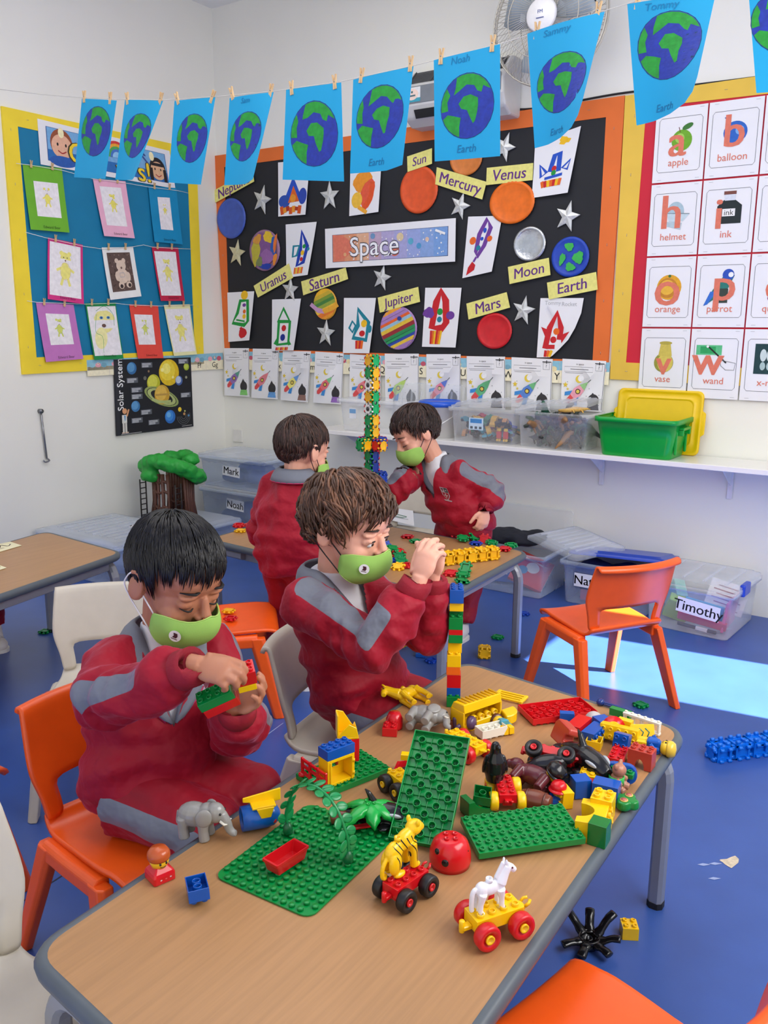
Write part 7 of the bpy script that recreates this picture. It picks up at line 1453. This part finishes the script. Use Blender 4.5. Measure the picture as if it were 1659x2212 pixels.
def person(label, HC, hf, hup, NB, PV, fa, arms, legs, skin, hairc, hs=1.1, hair=None, loops=(20, 20, 22), eye='down', shoes=True, collar=True, v=True, curls=0, crest=None, tw=1., detail=1., neckout=True, hem=.02, emblem=True, tilt=0):
    root = thing('person', label, 'person', (PV.x, PV.y, 0)); O = V((PV.x, PV.y, 0)); L = lambda p: p-O
    F = V((math.cos(fa), math.sin(fa), 0)); LT = V((-F.y, F.x, 0)); Z = V((0, 0, 1))
    # head frame
    hf = hf.normalized(); hy = hup.cross(hf).normalized(); hz = hf.cross(hy); HM = MX((hf*hs, hy*hs, hz*hs)).transposed(); Hp = lambda *q: L(HC)+HM @ V(q); HR = MX((hf, hy, hz)).transposed()
    sk = mat(skin, .48, 'skin', var=.04, scale=14, sss=.12, bump=.08, bscale=220, bdist=.0008, spec=.4)
    b = MB(); E = lambda c, r: b.ell(Hp(*c), [q*hs for q in r], HR, 20, 14)
    E((-.008, 0, .020), (.086, .069, .080)); E((.030, 0, -.026), (.050, .055, .062)); E((.042, 0, -.072), (.034, .034, .028)); E((.034, 0, .026), (.050, .057, .048))
    for s_ in (-1, 1):
        E((.046, s_*.029, -.038), (.027, .026, .026)); E((.068, s_*.026, .004), (.012, .020, .007)); E((.0655, s_*.027, -.011), (.0115, .0160, .0105)); eye != 'down' and E((.0722, s_*.027, -.0070), (.0098, .0135, .0066))
        b.ell(Hp(-.006, s_*.071, -.012), [q*hs for q in (.017, .007, .026)], HR @ Euler((s_*.18, 0, s_*-.42)).to_matrix(), 14, 10)
        b.tube([Hp(-.006+.016*math.cos(a)-.004, s_*(.076+.004*math.cos(a)*-1), -.010+.025*math.sin(a)) for a in [-1.2+.42*k for k in range(9)]], .0042*hs, 8)
    b.tube([Hp(.078, 0, .000), Hp(.086, 0, -.016), Hp(.093, 0, -.030)], [.0075*hs, .008*hs, .0105*hs], 10); [E((.084, s_*.008, -.034), (.009, .007, .006)) for s_ in (-1, 1)]
    b.tube([Hp(-.016, 0, -.030), Hp(-.014, 0, -.075)*.6+L(NB)*.4, L(NB)-Z*.03], [.039*hs, .036*hs, .038], 14)
    # thin body inside the clothes keeps the figure one continuous surface
    b.tube([L(NB)-Z*.02, L(NB)*.5+L(PV)*.5, L(PV)], [.05, .07, .07], 12)
    SH = {}
    for sd, A in arms.items():
        sg = 1 if sd == 'L' else -1; sh = NB+LT*sg*A.get('sw', .098)*tw-Z*A.get('drop', .030)+F*A.get('fw', 0); SH[sd] = sh; A['sh'] = sh
        b.tube([L(NB)-Z*.03, L(sh), L(A['el']), L(A['wr'])], [.03, .028, .024, .0165], 10)
        if 'hand' in A: h = A['hand']; hand(b, L(A['wr'])+(A['wr']-A['el']).normalized()*.012-h[0].normalized()*.007, h[0], h[1], sd == 'R', h[2], *h[3:])
    for sd, G in legs.items():
        sg = 1 if sd == 'L' else -1; hip = PV+LT*sg*.055; G['hip'] = hip; b.tube([L(PV), L(hip), L(G['kn']), L(G['an'])], [.05, .045, .035, .025], 10)
    body = vox('body', b, .0024*detail, sk, root, 4, .5)
    # eyes, brows, lashes
    dk = mat(tuple(int(q*.7) for q in hairc), .6, 'brow')
    for s_ in (-1, 1):
        m = MB(); m.tube([Hp(.0835-.013*abs(q)**2-.006*max(0, q), s_*(.027+.017*q), .013+.004*(1-q*q)) for q in (-1, -.5, 0, .5, 1)], [.0022*hs, .0040*hs, .0046*hs, .0036*hs, .0014*hs], 6, 0, True, None, False, .5); m.build('eyebrow', dk, body)
        if eye == 'down':
            m = MB(); m.tube([Hp(.0802-.009*q*q-.003*max(0, q), s_*(.027+.0135*q), -.0165-.003*(1-q*q)) for q in (-1, -.6, -.2, .2, .6, 1)], [.0006*hs, .0013*hs, .0016*hs, .0016*hs, .0013*hs, .0006*hs], 6); m.build('eyelashes', mat((24, 18, 16), .6, 'lash'), body)
        else:
            m = MB(); m.ell(Hp(.0712, s_*.027, -.0140), .0082*hs, None, 16, 12); e_ = m.build('eye', mat((236, 232, 228), .15, 'eye'), body)
            m = MB(); gz = HM @ V((.9, .25, -.05)); m.ell(Hp(.0712, s_*.027, -.0135)+gz.normalized()*.0055*hs, .0048*hs, None, 12, 8); m.build('iris', mat((60, 38, 28), .12, 'iris'), e_)
            m = MB(); m.tube([Hp(.0822-.008*q*q-.003*max(0, q), s_*(.027+.0130*q), -.0105+.004*(1-q*q)) for q in (-1, -.6, -.2, .2, .6, 1)], [.0006*hs, .0013*hs, .0016*hs, .0016*hs, .0013*hs, .0006*hs], 6); m.build('eyelashes', mat((24, 18, 16), .6, 'lash'), body)
    # hair: a cap and combed strands over it
    rnd = random.Random(len(label)); SC_ = V((-.008, 0, .020)); SR = V((.086, .069, .080)); hm = hair or {}
    ln, lift, wav, fr = hm.get('len', .05), hm.get('lift', .008), hm.get('wave', 0), hm.get('fringe', .3)
    hb = MB(); cap = MB(); cap.ell((0, 0, 0), 1, None, 72, 48); keep = []
    dirs = [V(q).normalized() for q in cap.v]; pos = [Hp(*(SC_+V((d.x*SR.x, d.y*SR.y, d.z*SR.z))*(1.055+lift*2.2))) for d in dirs]
    for fc in cap.f:
        if all(hair_mask(dirs[i]) for i in fc): keep.append(fc)
    hb.add(pos, keep, 0, True); n = int(hm.get('n', 2300)); crown = V((-.45, .12, .9)).normalized()
    for i in range(n):
        z = rnd.uniform(-.86, 1); a = rnd.uniform(0, 2*PI); r = math.sqrt(1-z*z); d = V((r*math.cos(a), r*math.sin(a), z))
        if not hair_mask(d): continue
        pts = []; k = 6; q = d.copy(); flow = (d-crown*d.dot(crown)); flow = flow.normalized() if flow.length > .05 else V((1, 0, 0)); flow = (flow+V((hm.get('fx', .25), hm.get('fy', 0), -.15))*.9).normalized(); l = ln*rnd.uniform(.7, 1.15); ph = rnd.uniform(0, 6)
        if d.z < .1: l *= hm.get('side', .55)
        if d.x > .1: l *= 1-(1-hm.get('front', .6))*min(1, (d.x-.1)/.4)
        nv_ = V((mnoise.noise(d*3.1+V((7, 0, 0))), mnoise.noise(d*3.1+V((0, 9, 0))), mnoise.noise(d*3.1+V((0, 0, 5))))); flow = (flow+nv_*hm.get('swirl', .3)).normalized(); lv = 1+hm.get('tuft', .3)*mnoise.noise(d*4.3)*2
        for j in range(k+1):
            t = j/k; f2 = (flow-q*flow.dot(q)); f2 = f2.normalized() if f2.length > 1e-3 else V((0, 0, -1))
            if wav: f2 = (f2+q.cross(f2)*wav*math.sin(ph+t*5.0)).normalized()
            base = SC_+V((q.x*SR.x, q.y*SR.y, q.z*SR.z))*(1.06+lift*2.2*1.0+(lift*5.0*math.sin(PI*min(1, t*.9+.05))*rnd.uniform(.75, 1.2)*lv))
            pts.append(Hp(*base)); q = (q+f2*(l/.08/k)).normalized(); flow = (flow*.85+V((.0, 0, -fr))*.15).normalized()
        w0 = hm.get('w', .0026)*hs*rnd.uniform(.7, 1.2); hb.tube(pts, [w0*.7, w0, w0, w0, w0*.9, w0*.6, w0*.12], 4, 1 if rnd.random() < .35 else 0)
    hcol = lambda c: mat(c, hm.get('rough', .42), 'hair', var=.18, scale=160, spec=.35)
    hb.build('hair', [hcol(hairc), hcol(tuple(min(255, int(q*hm.get('hi', 1.5)+6)) for q in hairc))], root)
    # face mask with ear loops
    gm = MB(); nu, nv = 17, 9; C_ = [(.1010, -.021), (.1085, -.035), (.1105, -.052), (.105, -.073), (.090, -.093), (.068, -.106)]
    def mk(u, v):
        q = v*5; i = min(4, int(q)); t = q-i; xc, zc = (C_[i][k]*(1-t)+C_[i+1][k]*t for k in (0, 1)); s_ = math.sin(u*PI/2); c_ = max(0, math.cos(u*PI/2))
        zs = -.046-.036*v; xs = .030; c2 = c_**(1.2-.46*min(1, v*2.2)); return V((xs+(xc-xs)*c2+.0015*(1-abs(u))**6, s_*(.0600-.004*abs(v-.4)), zs*(1-c2)+zc*c2-.010*(1-v)*math.sin(PI*min(1, abs(u)*1.3))*c_))
    gm.loft([[Hp(*mk(-1+2*i/(nu-1), j/(nv-1))) for i in range(nu)] for j in range(nv)], 0, True, False, False)
    fm = gm.build('face_mask', mat((150, 196, 92), .85, 'mask_cloth', var=.05, scale=30, bump=.25, bscale=500, bdist=.0006, sheen=0), root, solid=.0028, sub=1)
    for s_ in (-1, 1):
        gm = MB(); gm.tube(bez([Hp(*mk(s_*.98, .02)), Hp(-.004, s_*.072, -.010), Hp(-.014, s_*.077, .012), Hp(-.026, s_*.080, -.002), Hp(-.024, s_*.078, -.028), Hp(*mk(s_*.98, .97))], 4), .0014*hs, 6); gm.build('ear_loop', mat(loops, .7, 'elastic'), fm)
    gm = MB(); [gm.tube([Hp(*(mk(-1+2*i/16, v_)+V((.0012, 0, 0)))) for i in range(17)], .0013*hs, 5) for v_ in (0, 1)]; gm.build('piping', mat((176, 214, 110), .85, 'mask_cloth'), fm)
    if emblem:
        c0, cu, cv = mk(-.60, .42), mk(-.50, .42)-mk(-.70, .42), mk(-.60, .32)-mk(-.60, .52); ux = (HM @ cu).normalized(); nn = ux.cross((HM @ cv).normalized()); nn = -nn if nn.dot(HM @ V((.5, -.8, 0))) < 0 else nn; uy = nn.cross(ux); cc = Hp(*c0)+nn*.0042
        gm = MB(); pt = lambda x, y, o: cc+ux*x*hs+uy*y*hs+nn*o
        gm.add([pt(.0105*math.cos(a), .0105*math.sin(a), -.0004) for a in [PI*k/10 for k in range(20)]], [tuple(range(20))], 0); gm.add([pt(x, y, .0003) for x, y in ((-.004, .006), (.003, .006), (.0045, .001), (.003, -.003), (-.004, -.003), (-.002, .001))], [tuple(range(6))], 1); gm.add([pt(x, y, .0003) for x, y in ((-.0055, -.0045), (.0055, -.0045), (.0055, -.0058), (-.0055, -.0058))], [(0, 1, 2, 3)], 1)
        gm.build('emblem', [mat((232, 230, 228), .7, 'print'), mat((70, 24, 34), .7, 'print')], fm)
    # tracksuit top
    jb = MB(); up = (NB-PV).normalized(); sgt = LT.cross(up)*1
    def ring(c, a, bb, o=0): return [L(c)+LT*(a*math.cos(q))+F*(bb*math.sin(q)+o) for q in [2*PI*k/24 for k in range(24)]]
    H = (NB-PV).length
    prof = [(-.10+hem, .112, .092), (-.06+hem, .128, .104), (.06, .140*1.0, .116), (.40, .138, .108), (.68, .132, .098), (.86, .112, .082), (.97, .076, .070), (1.04, .062, .062)]
    jb.loft([ring(PV+(NB-PV)*t, a*tw, bb*tw) for t, a, bb in prof], 0, True)
    for sd, A in arms.items():
        sh, el, wr = L(A['sh']), L(A['el']), L(A['wr']); ctr = L(NB)-Z*.055
        jb.tube([ctr.lerp(sh, .45), sh, sh.lerp(el, .5), el], [.054, .054, .051, .048], 14); jb.tube([el.lerp(sh, .12), el, el.lerp(wr, .45), el.lerp(wr, .80), wr.lerp(el, .20), wr.lerp(el, .14)], [.046, .050, .047, .042, .034, .031], 14); jb.ell(el, .050, None, 12, 10)
    ax = [(L(A['sh']), L(A['el']), L(A['wr']), A) for A in arms.values()]
    def seg(p, a, c):
        d = c-a; t = max(0, min(1, (p-a).dot(d)/d.length_squared)); return t, (p-(a+d*t))
    def disp(p, n):
        v_ = .0085*fbm(V((p.x*9, p.y*9, p.z*16)), 1, 2); best = min([(seg(p, a, c)[1].length, k) for a, c, w_, A in ax for k in (0,)]+[(9, 1)])
        for a, e, w_, A in ax:
            t, o = seg(p, e, w_); q = (p-e).length
            if q < .13: ph = (p-e).dot((w_-a).normalized()); v_ += .0062*(1-q/.13)*math.sin(ph*150+3*mnoise.noise(p*14))
        zz = p.z-(L(PV).z)
        if -.02 < zz < .16: v_ += .0045*math.sin(zz*95+5*mnoise.noise(V((p.x*7, p.y*7, 1))))*(1-abs(zz-.07)/.09)
        r_ = 1-abs(mnoise.noise(V((p.x*7+3, p.y*7, p.z*10)))); r2 = 1-abs(mnoise.noise(V((p.x*13, p.y*13+5, p.z*17)))); return v_+.026*(r_-.78)+.010*(r2-.78)+.004
    def field(p):
        best = (9, -1)
        for a, e, w_, A in ax:
            t1, o1 = seg(p, a, e); t2, o2 = seg(p, e, w_); n0 = L(NB)-Z*.02; t0, o0 = seg(p, n0, a)
            for dist, o, sd_, lim in ((o1.length, o1, A['s1'], 1), (o2.length, o2, A['s2'], (A.get('end', .7)-t2)*.15), (o0.length+.012, o0, A['s0'], 1)):
                if dist < best[0]: best = (dist, min((o.normalized().dot(sd_)-.70)*.06, lim))
        return best[1]
    for A in arms.values():
        A['s0'] = V(A.get('s0', (0, 0, 1))).normalized(); A['s1'] = V(A.get('s1', (0, 0, 1))).normalized(); A['s2'] = V(A.get('s2', (0, 0, 1))).normalized()
    LU = (LT-up*LT.dot(up)).normalized(); FU = LU.cross(up); FU = -FU if FU.dot(F) < 0 else FU; apex = L(NB)+F*.085-up*.135; kv = .40
    def cutv(me):
        if not v: return
        bm = bmesh.new(); bm.from_mesh(me)
        for sg in (-1, 1):
            e = (up+LU*sg*kv).normalized(); bmesh.ops.bisect_plane(bm, geom=bm.verts[:]+bm.edges[:]+bm.faces[:], plane_co=apex, plane_no=e.cross(FU).normalized())
        bmesh.ops.bisect_plane(bm, geom=bm.verts[:]+bm.edges[:]+bm.faces[:], plane_co=apex-FU*.077, plane_no=FU)
        kill = []
        for f in bm.faces:
            c = f.calc_center_median()-apex
            if c.dot(up) > 0 and abs(c.dot(LU)) < c.dot(up)*kv and c.dot(FU) > -.077 and all(seg(f.calc_center_median(), e, w_)[1].length > .062 and (lambda r: r[0] < .12 or r[1].length > .060)(seg(f.calc_center_median(), a, e)) for a, e, w_, A in ax): kill.append(f)
        bmesh.ops.delete(bm, geom=kill, context='FACES'); bm.to_mesh(me); bm.free()
    jm = attr_mat(MAR, GRYC, .62, 'mark', var=.06, scale=9, sheen=.25, bump=.9, bscale=15, bdist=.016, spec=.3)
    ja = vox('tracksuit_top', jb, .0052*detail, jm, root, 5, .5, disp, field, cutv, sm=5)
    cu_ = MB()
    for a, e, w_, A in ax: d_ = (w_-e).normalized(); cu_.tube([w_-d_*.030, w_-d_*.026, w_-d_*.010, w_+d_*.004, w_+d_*.007, w_+d_*.004], [.030, .0345, .0335, .0335, .031, .024], 18)
    cu_.build('cuffs', mat((144, 8, 32), .75, 'ribbed_cuff', var=.06, bump=.4, bscale=160, bdist=.002), ja)
    # white shirt at the neck
    sb = MB(); sb.loft([ring(PV+(NB-PV)*t, a*tw*.90-.006, bb*tw*.90-.006, .0) for t, a, bb in prof[2:7]]+[ring(NB+up*.028, .046, .047)], 0, True); sb.tube([L(NB)-Z*.01, L(NB)+up*.035+F*.006], [.048, .047], 16)
    vox('white_shirt', sb, .006*detail, mat((226, 226, 230), .8, 'cotton', var=.02, bump=.3, bscale=30, bdist=.004), root, 3)
    if collar:
        inn, out = [], []
        for k in range(-12, 13):
            q = k/12; th = abs(q)*2.35; s_ = 1 if q > 0 else -1
            if abs(q) <= .62:
                a = abs(q)/.62*1.95; cp = V((-math.cos(a), s_*math.sin(a), 0)); i_ = L(NB)+F*(cp.x*.056)+LT*(cp.y*.056)+up*.040; o_ = L(NB)+F*(cp.x*.083)+LT*(cp.y*.088)+up*(-.002)
            else:
                t = (abs(q)-.62)/.38; a = 1.95; cx, cy = -math.cos(a), s_*math.sin(a); i0 = L(NB)+F*(cx*.056)+LT*(cy*.056)+up*.040; o0 = L(NB)+F*(cx*.083)+LT*(cy*.088)-up*.002
                i_ = i0.lerp(apex+F*.014, t); o_ = o0.lerp(apex+F*.012+LT*s_*.016+up*.012, t)+LT*s_*.018*math.sin(PI*t)+F*.012*math.sin(PI*t)
            inn.append(i_); out.append(o_)
        cm_ = MB(); cm_.loft([inn, [a*.45+c*.55+up*.010+((a*.5+c*.5)-L(NB)).normalized()*.004 for a, c in zip(inn, out)], out], 0, True, False, False); cm_.build('collar', mat(GRYC, .7, 'cloth', var=.06, scale=12, bump=.3, bscale=60, bdist=.003), ja, solid=.005, sub=1)
        tr = MB(); tr.tube([p+up*.001 for p in out], .0022, 6); tr.build('collar_piping', mat((176, 30, 80), .6, 'cloth'), ja)
    if crest:
        c0 = L(NB)+up*crest[1]+LT*crest[0]+F*crest[2]; ux = (-LT*1.0+F*crest[3]).normalized(); uy = up; nn = F
        D = Draw(1.15); D.poly([(.05, 0), (.95, 0), (.95, .6), (.5, 1), (.05, .6)], (206, 200, 204)); D.poly([(.1, .03), (.5, .03), (.5, .36), (.1, .36)], (40, 36, 44)); D.poly([(.14, .40), (.86, .40), (.84, .62), (.5, .92), (.16, .62)], (176, 24, 50)); D.ell(.3, .2, .1, (180, 176, 180)); D.poly([(.55, .06), (.88, .06), (.72, .34)], (120, 60, 70))
        for a in range(4): D.poly([(.5, .6), (.5+.2*math.cos(PI/2*a-.35), .6+.16*math.sin(PI/2*a-.35)), (.5+.2*math.cos(PI/2*a+.35), .6+.16*math.sin(PI/2*a+.35))], WHITE)
        D.poly([(.0, .95), (1, .95), (.9, 1.05), (.1, 1.05)], (206, 200, 204)); gm = MB(); w_ = .048
        for vs, fs, mi, lay in D.items: gm.add([c0+ux*(x-.5)*w_-uy*(y-.5)*w_+nn*.00018*lay for x, y in vs], fs, mi)
        gm.build('school_crest', D.mats, ja)
    # trousers
    tbm = MB(); tbm.ell(L(PV), (.105*tw, .115*tw, .085), MX((F, LT, Z)).transposed(), 18, 12)
    for sd, G in legs.items():
        h, k, a = L(G['hip']), L(G['kn']), L(G['an']); tbm.tube([h, h.lerp(k, .5), k, k.lerp(a, .15)], [.078, .072, .063, .058], 14); tbm.tube([k, k.lerp(a, .4), a], [.062, .057, .053], 14); tbm.ell(k, .063, None, 12, 10)
    def tf(p):
        for G in legs.values():
            if 's' in G:
                for a, c in ((L(G['hip']), L(G['kn'])), (L(G['kn']), L(G['an']))):
                    t, o = seg(p, a, c)
                    if o.length < .085: return (o.normalized().dot(V(G['s']).normalized())-.93)*.06
        return -.01
    vox('tracksuit_trousers', tbm, .0062*detail, attr_mat((142, 8, 30), GRYC, .6, 'mark', var=.06, sheen=.2, bump=.9, bscale=13, bdist=.018, spec=.3), root, 5, .5, lambda p, n: .009*fbm(V((p.x*8, p.y*8, p.z*14)), 1, 2), tf)
    if shoes:
        for sd, G in legs.items():
            d = G.get('toe', F).normalized(); s_ = V((-d.y, d.x, 0)); a = L(G['an']); gz_ = V((a.x, a.y, 0)); m = MB(); R = MX((d, s_, Z)).transposed()
            m.ell(gz_+d*.012+Z*.032, (.042, .031, .034), R); m.ell(gz_+d*.062+Z*.024, (.046, .031, .024), R); m.tube([gz_+Z*.03, a+Z*.0], [.034, .030], 12); sh_ = vox('shoe', m, .004, mat((226, 222, 220), .6, 'trainer', var=.03, bump=.2, bscale=120), root, 3)
            m = MB(); m.prism([tuple((gz_+d*(.035+x)+s_*y).xy) for x, y in rrect(.072, .032, .030, 4)], 0, .014); m.build('sole', mat((238, 236, 232), .6, 'rubber'), sh_)
            m = MB(); [m.tube([gz_+d*x+s_*.024+Z*z_, gz_+d*(x-.004)+Z*(z_+.013), gz_+d*x-s_*.024+Z*z_], .0028, 6) for x, z_ in ((.045, .043), (.058, .038), (.071, .034))]; m.build('laces', mat((210, 208, 206), .7, 'lace'), sh_)
    return root
UPZ = V((0, 0, 1)); ang = lambda d: V((math.cos(math.radians(d)), math.sin(math.radians(d)), 0))
def tipped(d, down, roll=0):
    f = ang(d)*math.cos(math.radians(down))-UPZ*math.sin(math.radians(down)); s = UPZ.cross(f).normalized(); u = f.cross(s); return f, (u*math.cos(math.radians(roll))+s*math.sin(math.radians(roll)))
SKD, SKL = (178, 118, 88), (232, 172, 146)
# --- boy with black hair, sitting at the left of the near table
HC = dep(380, 1238, 1.63); f, u = tipped(-4, 22, 0); NB = V((HC.x-.045, HC.y+.0, HC.z-.142)); PV = V((2.655, -2.885, .35))
rw, lw = dep(416, 1440, 1.42), dep(512, 1532, 1.50)
person('boy with black hair and a green mask sitting at the near table fitting bricks together', HC, f, u, NB, PV, math.radians(-24),
  {'R': dict(el=dep(222, 1512, 1.545), wr=rw, s1=-FW*.85-RT*.15+UP*.2, s2=-FW*.85+UP*.40, s0=-FW*.45+UP*.85, end=.62, hand=(RT*.88-UP*.14-FW*.30, UP*.62-FW*.76+RT*.10, (.62, .72, .80, .90), 1.02, .10, (.75, .45, -.45), .6)),
   'L': dict(el=dep(515, 1575, 1.655), wr=lw, s1=(.2, .9, .3), s2=(.2, .8, .3), end=.6, hand=(RT*.75+UP*.42-FW*.25, FW*.55-UP*.75-RT*.15, (.55, .6, .65, .7), .92, .14, (.45, .75, -.4), .4))},
  {'R': dict(kn=dep(452, 1790, 1.60)-V((0, 0, .0)), an=V((2.90, -3.02, .075)), s=(.25, -.93, .1)), 'L': dict(kn=dep(545, 1715, 1.70), an=V((2.97, -2.84, .075)), s=(.1, .9, .2))}, SKD, (13, 11, 12), 1.10,
  dict(len=.058, lift=.008, n=3800, fringe=.9, fx=.55, fy=-.15, w=.0016, side=.42, front=.62, swirl=.15, rough=.38, hi=1.1), (230, 228, 224), 'down', tw=.93, crest=(.072, -.085, .088, -.35))
# --- boy with brown hair and raised hands
HC = dep(752, 1130, 1.95); f, u = tipped(4, 12, 0); NB = V((HC.x-.045, HC.y, HC.z-.142)); PV = V((2.775, -2.33, .35))
rw, lw = dep(899, 1262, 1.795), dep(934, 1256, 1.875)
person('boy with wavy brown hair and a green mask sitting with clasped hands raised', HC, f, u, NB, PV, math.radians(2),
  {'R': dict(el=dep(806, 1400, 1.80), wr=rw, s1=-FW*.75+UP*.50+RT*.30, s2=-FW*.55+UP*.35-RT*.65, s0=-FW*.5+UP*.8, end=.55, hand=(UP*.90+RT*.30+FW*.12, RT*-.60-FW*.74, (.40, .45, .55, .65), 1.08, .16, (.7, .5, -.3), .5)),
   'L': dict(el=dep(925, 1365, 1.93), wr=lw, s1=(.3, .9, .3), s2=(0, .9, .3), end=.5, hand=(UP*.94+RT*.12-FW*.1, RT*.72+FW*.60, (.85, .80, .75, .70), 1.08, .16, (.7, .5, -.3), .5))},
  {'R': dict(kn=V((2.985, -2.385, .345)), an=V((3.03, -2.40, .075)), s=(.1, -.95, .1)), 'L': dict(kn=V((2.985, -2.255, .345)), an=V((3.03, -2.25, .075)))}, SKL, (74, 50, 36), 1.10,
  dict(len=.075, lift=.020, n=2300, fringe=.45, fx=.45, fy=-.45, w=.0030, side=.40, wave=.25, swirl=.9, tuft=.8, front=.65, rough=.4), (18, 18, 20), 'open', tw=.95, crest=(.070, -.10, .100, -.3))
# --- boy seen from behind
PV = V((2.02, -1.715, .465)); HC = V((2.035, -1.675, .830)); f, u = tipped(78, 14, 0); NB = V((HC.x-.005, HC.y-.030, HC.z-.102))
person('boy with dark hair seen from behind standing at the far table', HC, f, u, NB, PV, math.radians(86),
  {'L': dict(el=V((1.865, -1.70, .52)), wr=V((1.90, -1.58, .455)), s1=(-.8, .5, .2), s2=(-.6, .6, .3), hand=(V((.3, .9, -.1)), V((0, .1, 1)), .5, 1.0)), 'R': dict(el=V((2.19, -1.66, .55)), wr=V((2.14, -1.55, .52)), s1=(.8, .5, .2), s2=(.6, .6, .3), hand=(V((-.3, .9, .1)), V((0, .1, 1)), .5, 1.0))},
  {'L': dict(kn=V((1.965, -1.685, .255)), an=V((1.955, -1.725, .075)), toe=V((-.35, .9, 0))), 'R': dict(kn=V((2.08, -1.69, .255)), an=V((2.085, -1.725, .075)), toe=V((.2, .97, 0)))}, SKL, (46, 30, 24), 1.06,
  dict(len=.050, lift=.007, n=2600, fringe=.9, fx=.1, fy=0, w=.0022, side=.7, swirl=.45, tuft=.5, rough=.45), (60, 30, 30), 'down', emblem=False, hem=-.10, detail=1.25)
# --- boy leaning over the far table
PV = V((2.235, -.905, .47)); HC = ony(899, 934, -1.02); f, u = tipped(-122, 26, -8); NB = HC+V((.065, .075, -.125))
person('dark-haired boy with a green mask leaning over the far table to hold the click tower', HC, f, u, NB, PV, math.radians(-102),
  {'R': dict(el=V((2.06, -1.10, .625)), wr=V((1.985, -1.165, .560)), sw=.100, s1=(-.4, -.4, .85), s2=(-.3, -.3, .9), s0=(-.2, -.4, .9), end=.4, hand=(V((-.6, -.6, .1)), V((-.4, .5, .75)), .6, 1.0)),
   'L': dict(el=ony(1062, 1062, -.90), wr=ony(1050, 1098, -.96), sw=.105, s1=(.93, -.2, .3), s2=(.9, -.2, .3), s0=(.3, -.4, .85), end=.5, hand=(V((-.05, -.25, -1)), V((.75, -.5, .1)), .55, 1.0))},
  {'R': dict(kn=V((2.175, -.935, .26)), an=V((2.13, -.97, .075)), toe=V((-.2, -.95, 0))), 'L': dict(kn=V((2.285, -.93, .26)), an=V((2.285, -1.0, .075)), toe=V((.0, -1, 0)))}, SKL, (40, 27, 23), 1.05,
  dict(len=.062, lift=.011, n=2600, fringe=.7, fx=.4, fy=.2, w=.0026, side=.55, wave=.2, swirl=.7, tuft=.7, rough=.4), (60, 40, 40), 'down', emblem=False, crest=(.082, -.105, .116, -.1), detail=1.25)
# --- child at the left table, almost wholly outside the photo
PV = V((.62, -2.235, .345)); HC = V((.66, -2.235, .775)); f, u = tipped(0, 15, 0); NB = HC+V((-.045, 0, -.150))
person('child at the left photo edge showing only a sleeve, trouser leg and white trainer', HC, f, u, NB, PV, 0.,
  {'L': dict(el=V((.73, -2.085, .475)), wr=V((.84, -2.15, .455)), s1=(.1, .9, .3), s2=(.1, .8, .5), s0=(0, .6, .8), end=.9, hand=(V((1, -.2, 0)), V((0, 0, 1)), .4, 1.0)), 'R': dict(el=V((.70, -2.40, .47)), wr=V((.84, -2.32, .455)), hand=(V((1, .2, 0)), V((0, 0, 1)), .4, 1.0))},
  {'L': dict(kn=V((.85, -2.17, .335)), an=V((.835, -2.125, .085)), toe=V((.9, -.25, 0))), 'R': dict(kn=V((.86, -2.31, .335)), an=V((.86, -2.31, .085)))}, SKL, (60, 42, 32), 1.08, dict(n=1200), (230, 230, 230), 'down', emblem=False, detail=1.6)
# bricks in the black-haired boy's hands
hp_ = dep(470, 1510, 1.452); ax_ = (RT*.86+UP*.38+FW*.05).normalized(); az_ = (UP*.72-RT*.28-FW*.62); az_ = (az_-ax_*az_.dot(ax_)).normalized(); ay_ = az_.cross(ax_); Rh = MX((ax_, ay_, az_)).transposed()
for c, off, nx, h, lab in (('red', V((.002, 0, -.019)), 4, 1.0, 'red brick held under the green one in the seated boy hands'), ('green', V((0, 0, 0)), 4, 1.0, 'green brick with knobs held in the hands of the black-haired boy'), ('yellow', V((.054, 0, .002)), 2, .7, 'yellow brick edge held in the left hand of the black-haired boy'), ('red', V((.060, 0, .0150)), 2, 1.5, 'tall red brick being fitted on by the black-haired boy')):
    o = brick_mb(nx, 2, BH*h).build('brick', pm(c), None, .0007, 2); tag(o, lab, 'toy brick', 'bricks held by the boy'); o.location = hp_+Rh @ off; o.rotation_euler = (Rh @ (MX.Rotation(.25, 3, 'Y') if off.x > .045 else MX.Identity(3))).to_euler()
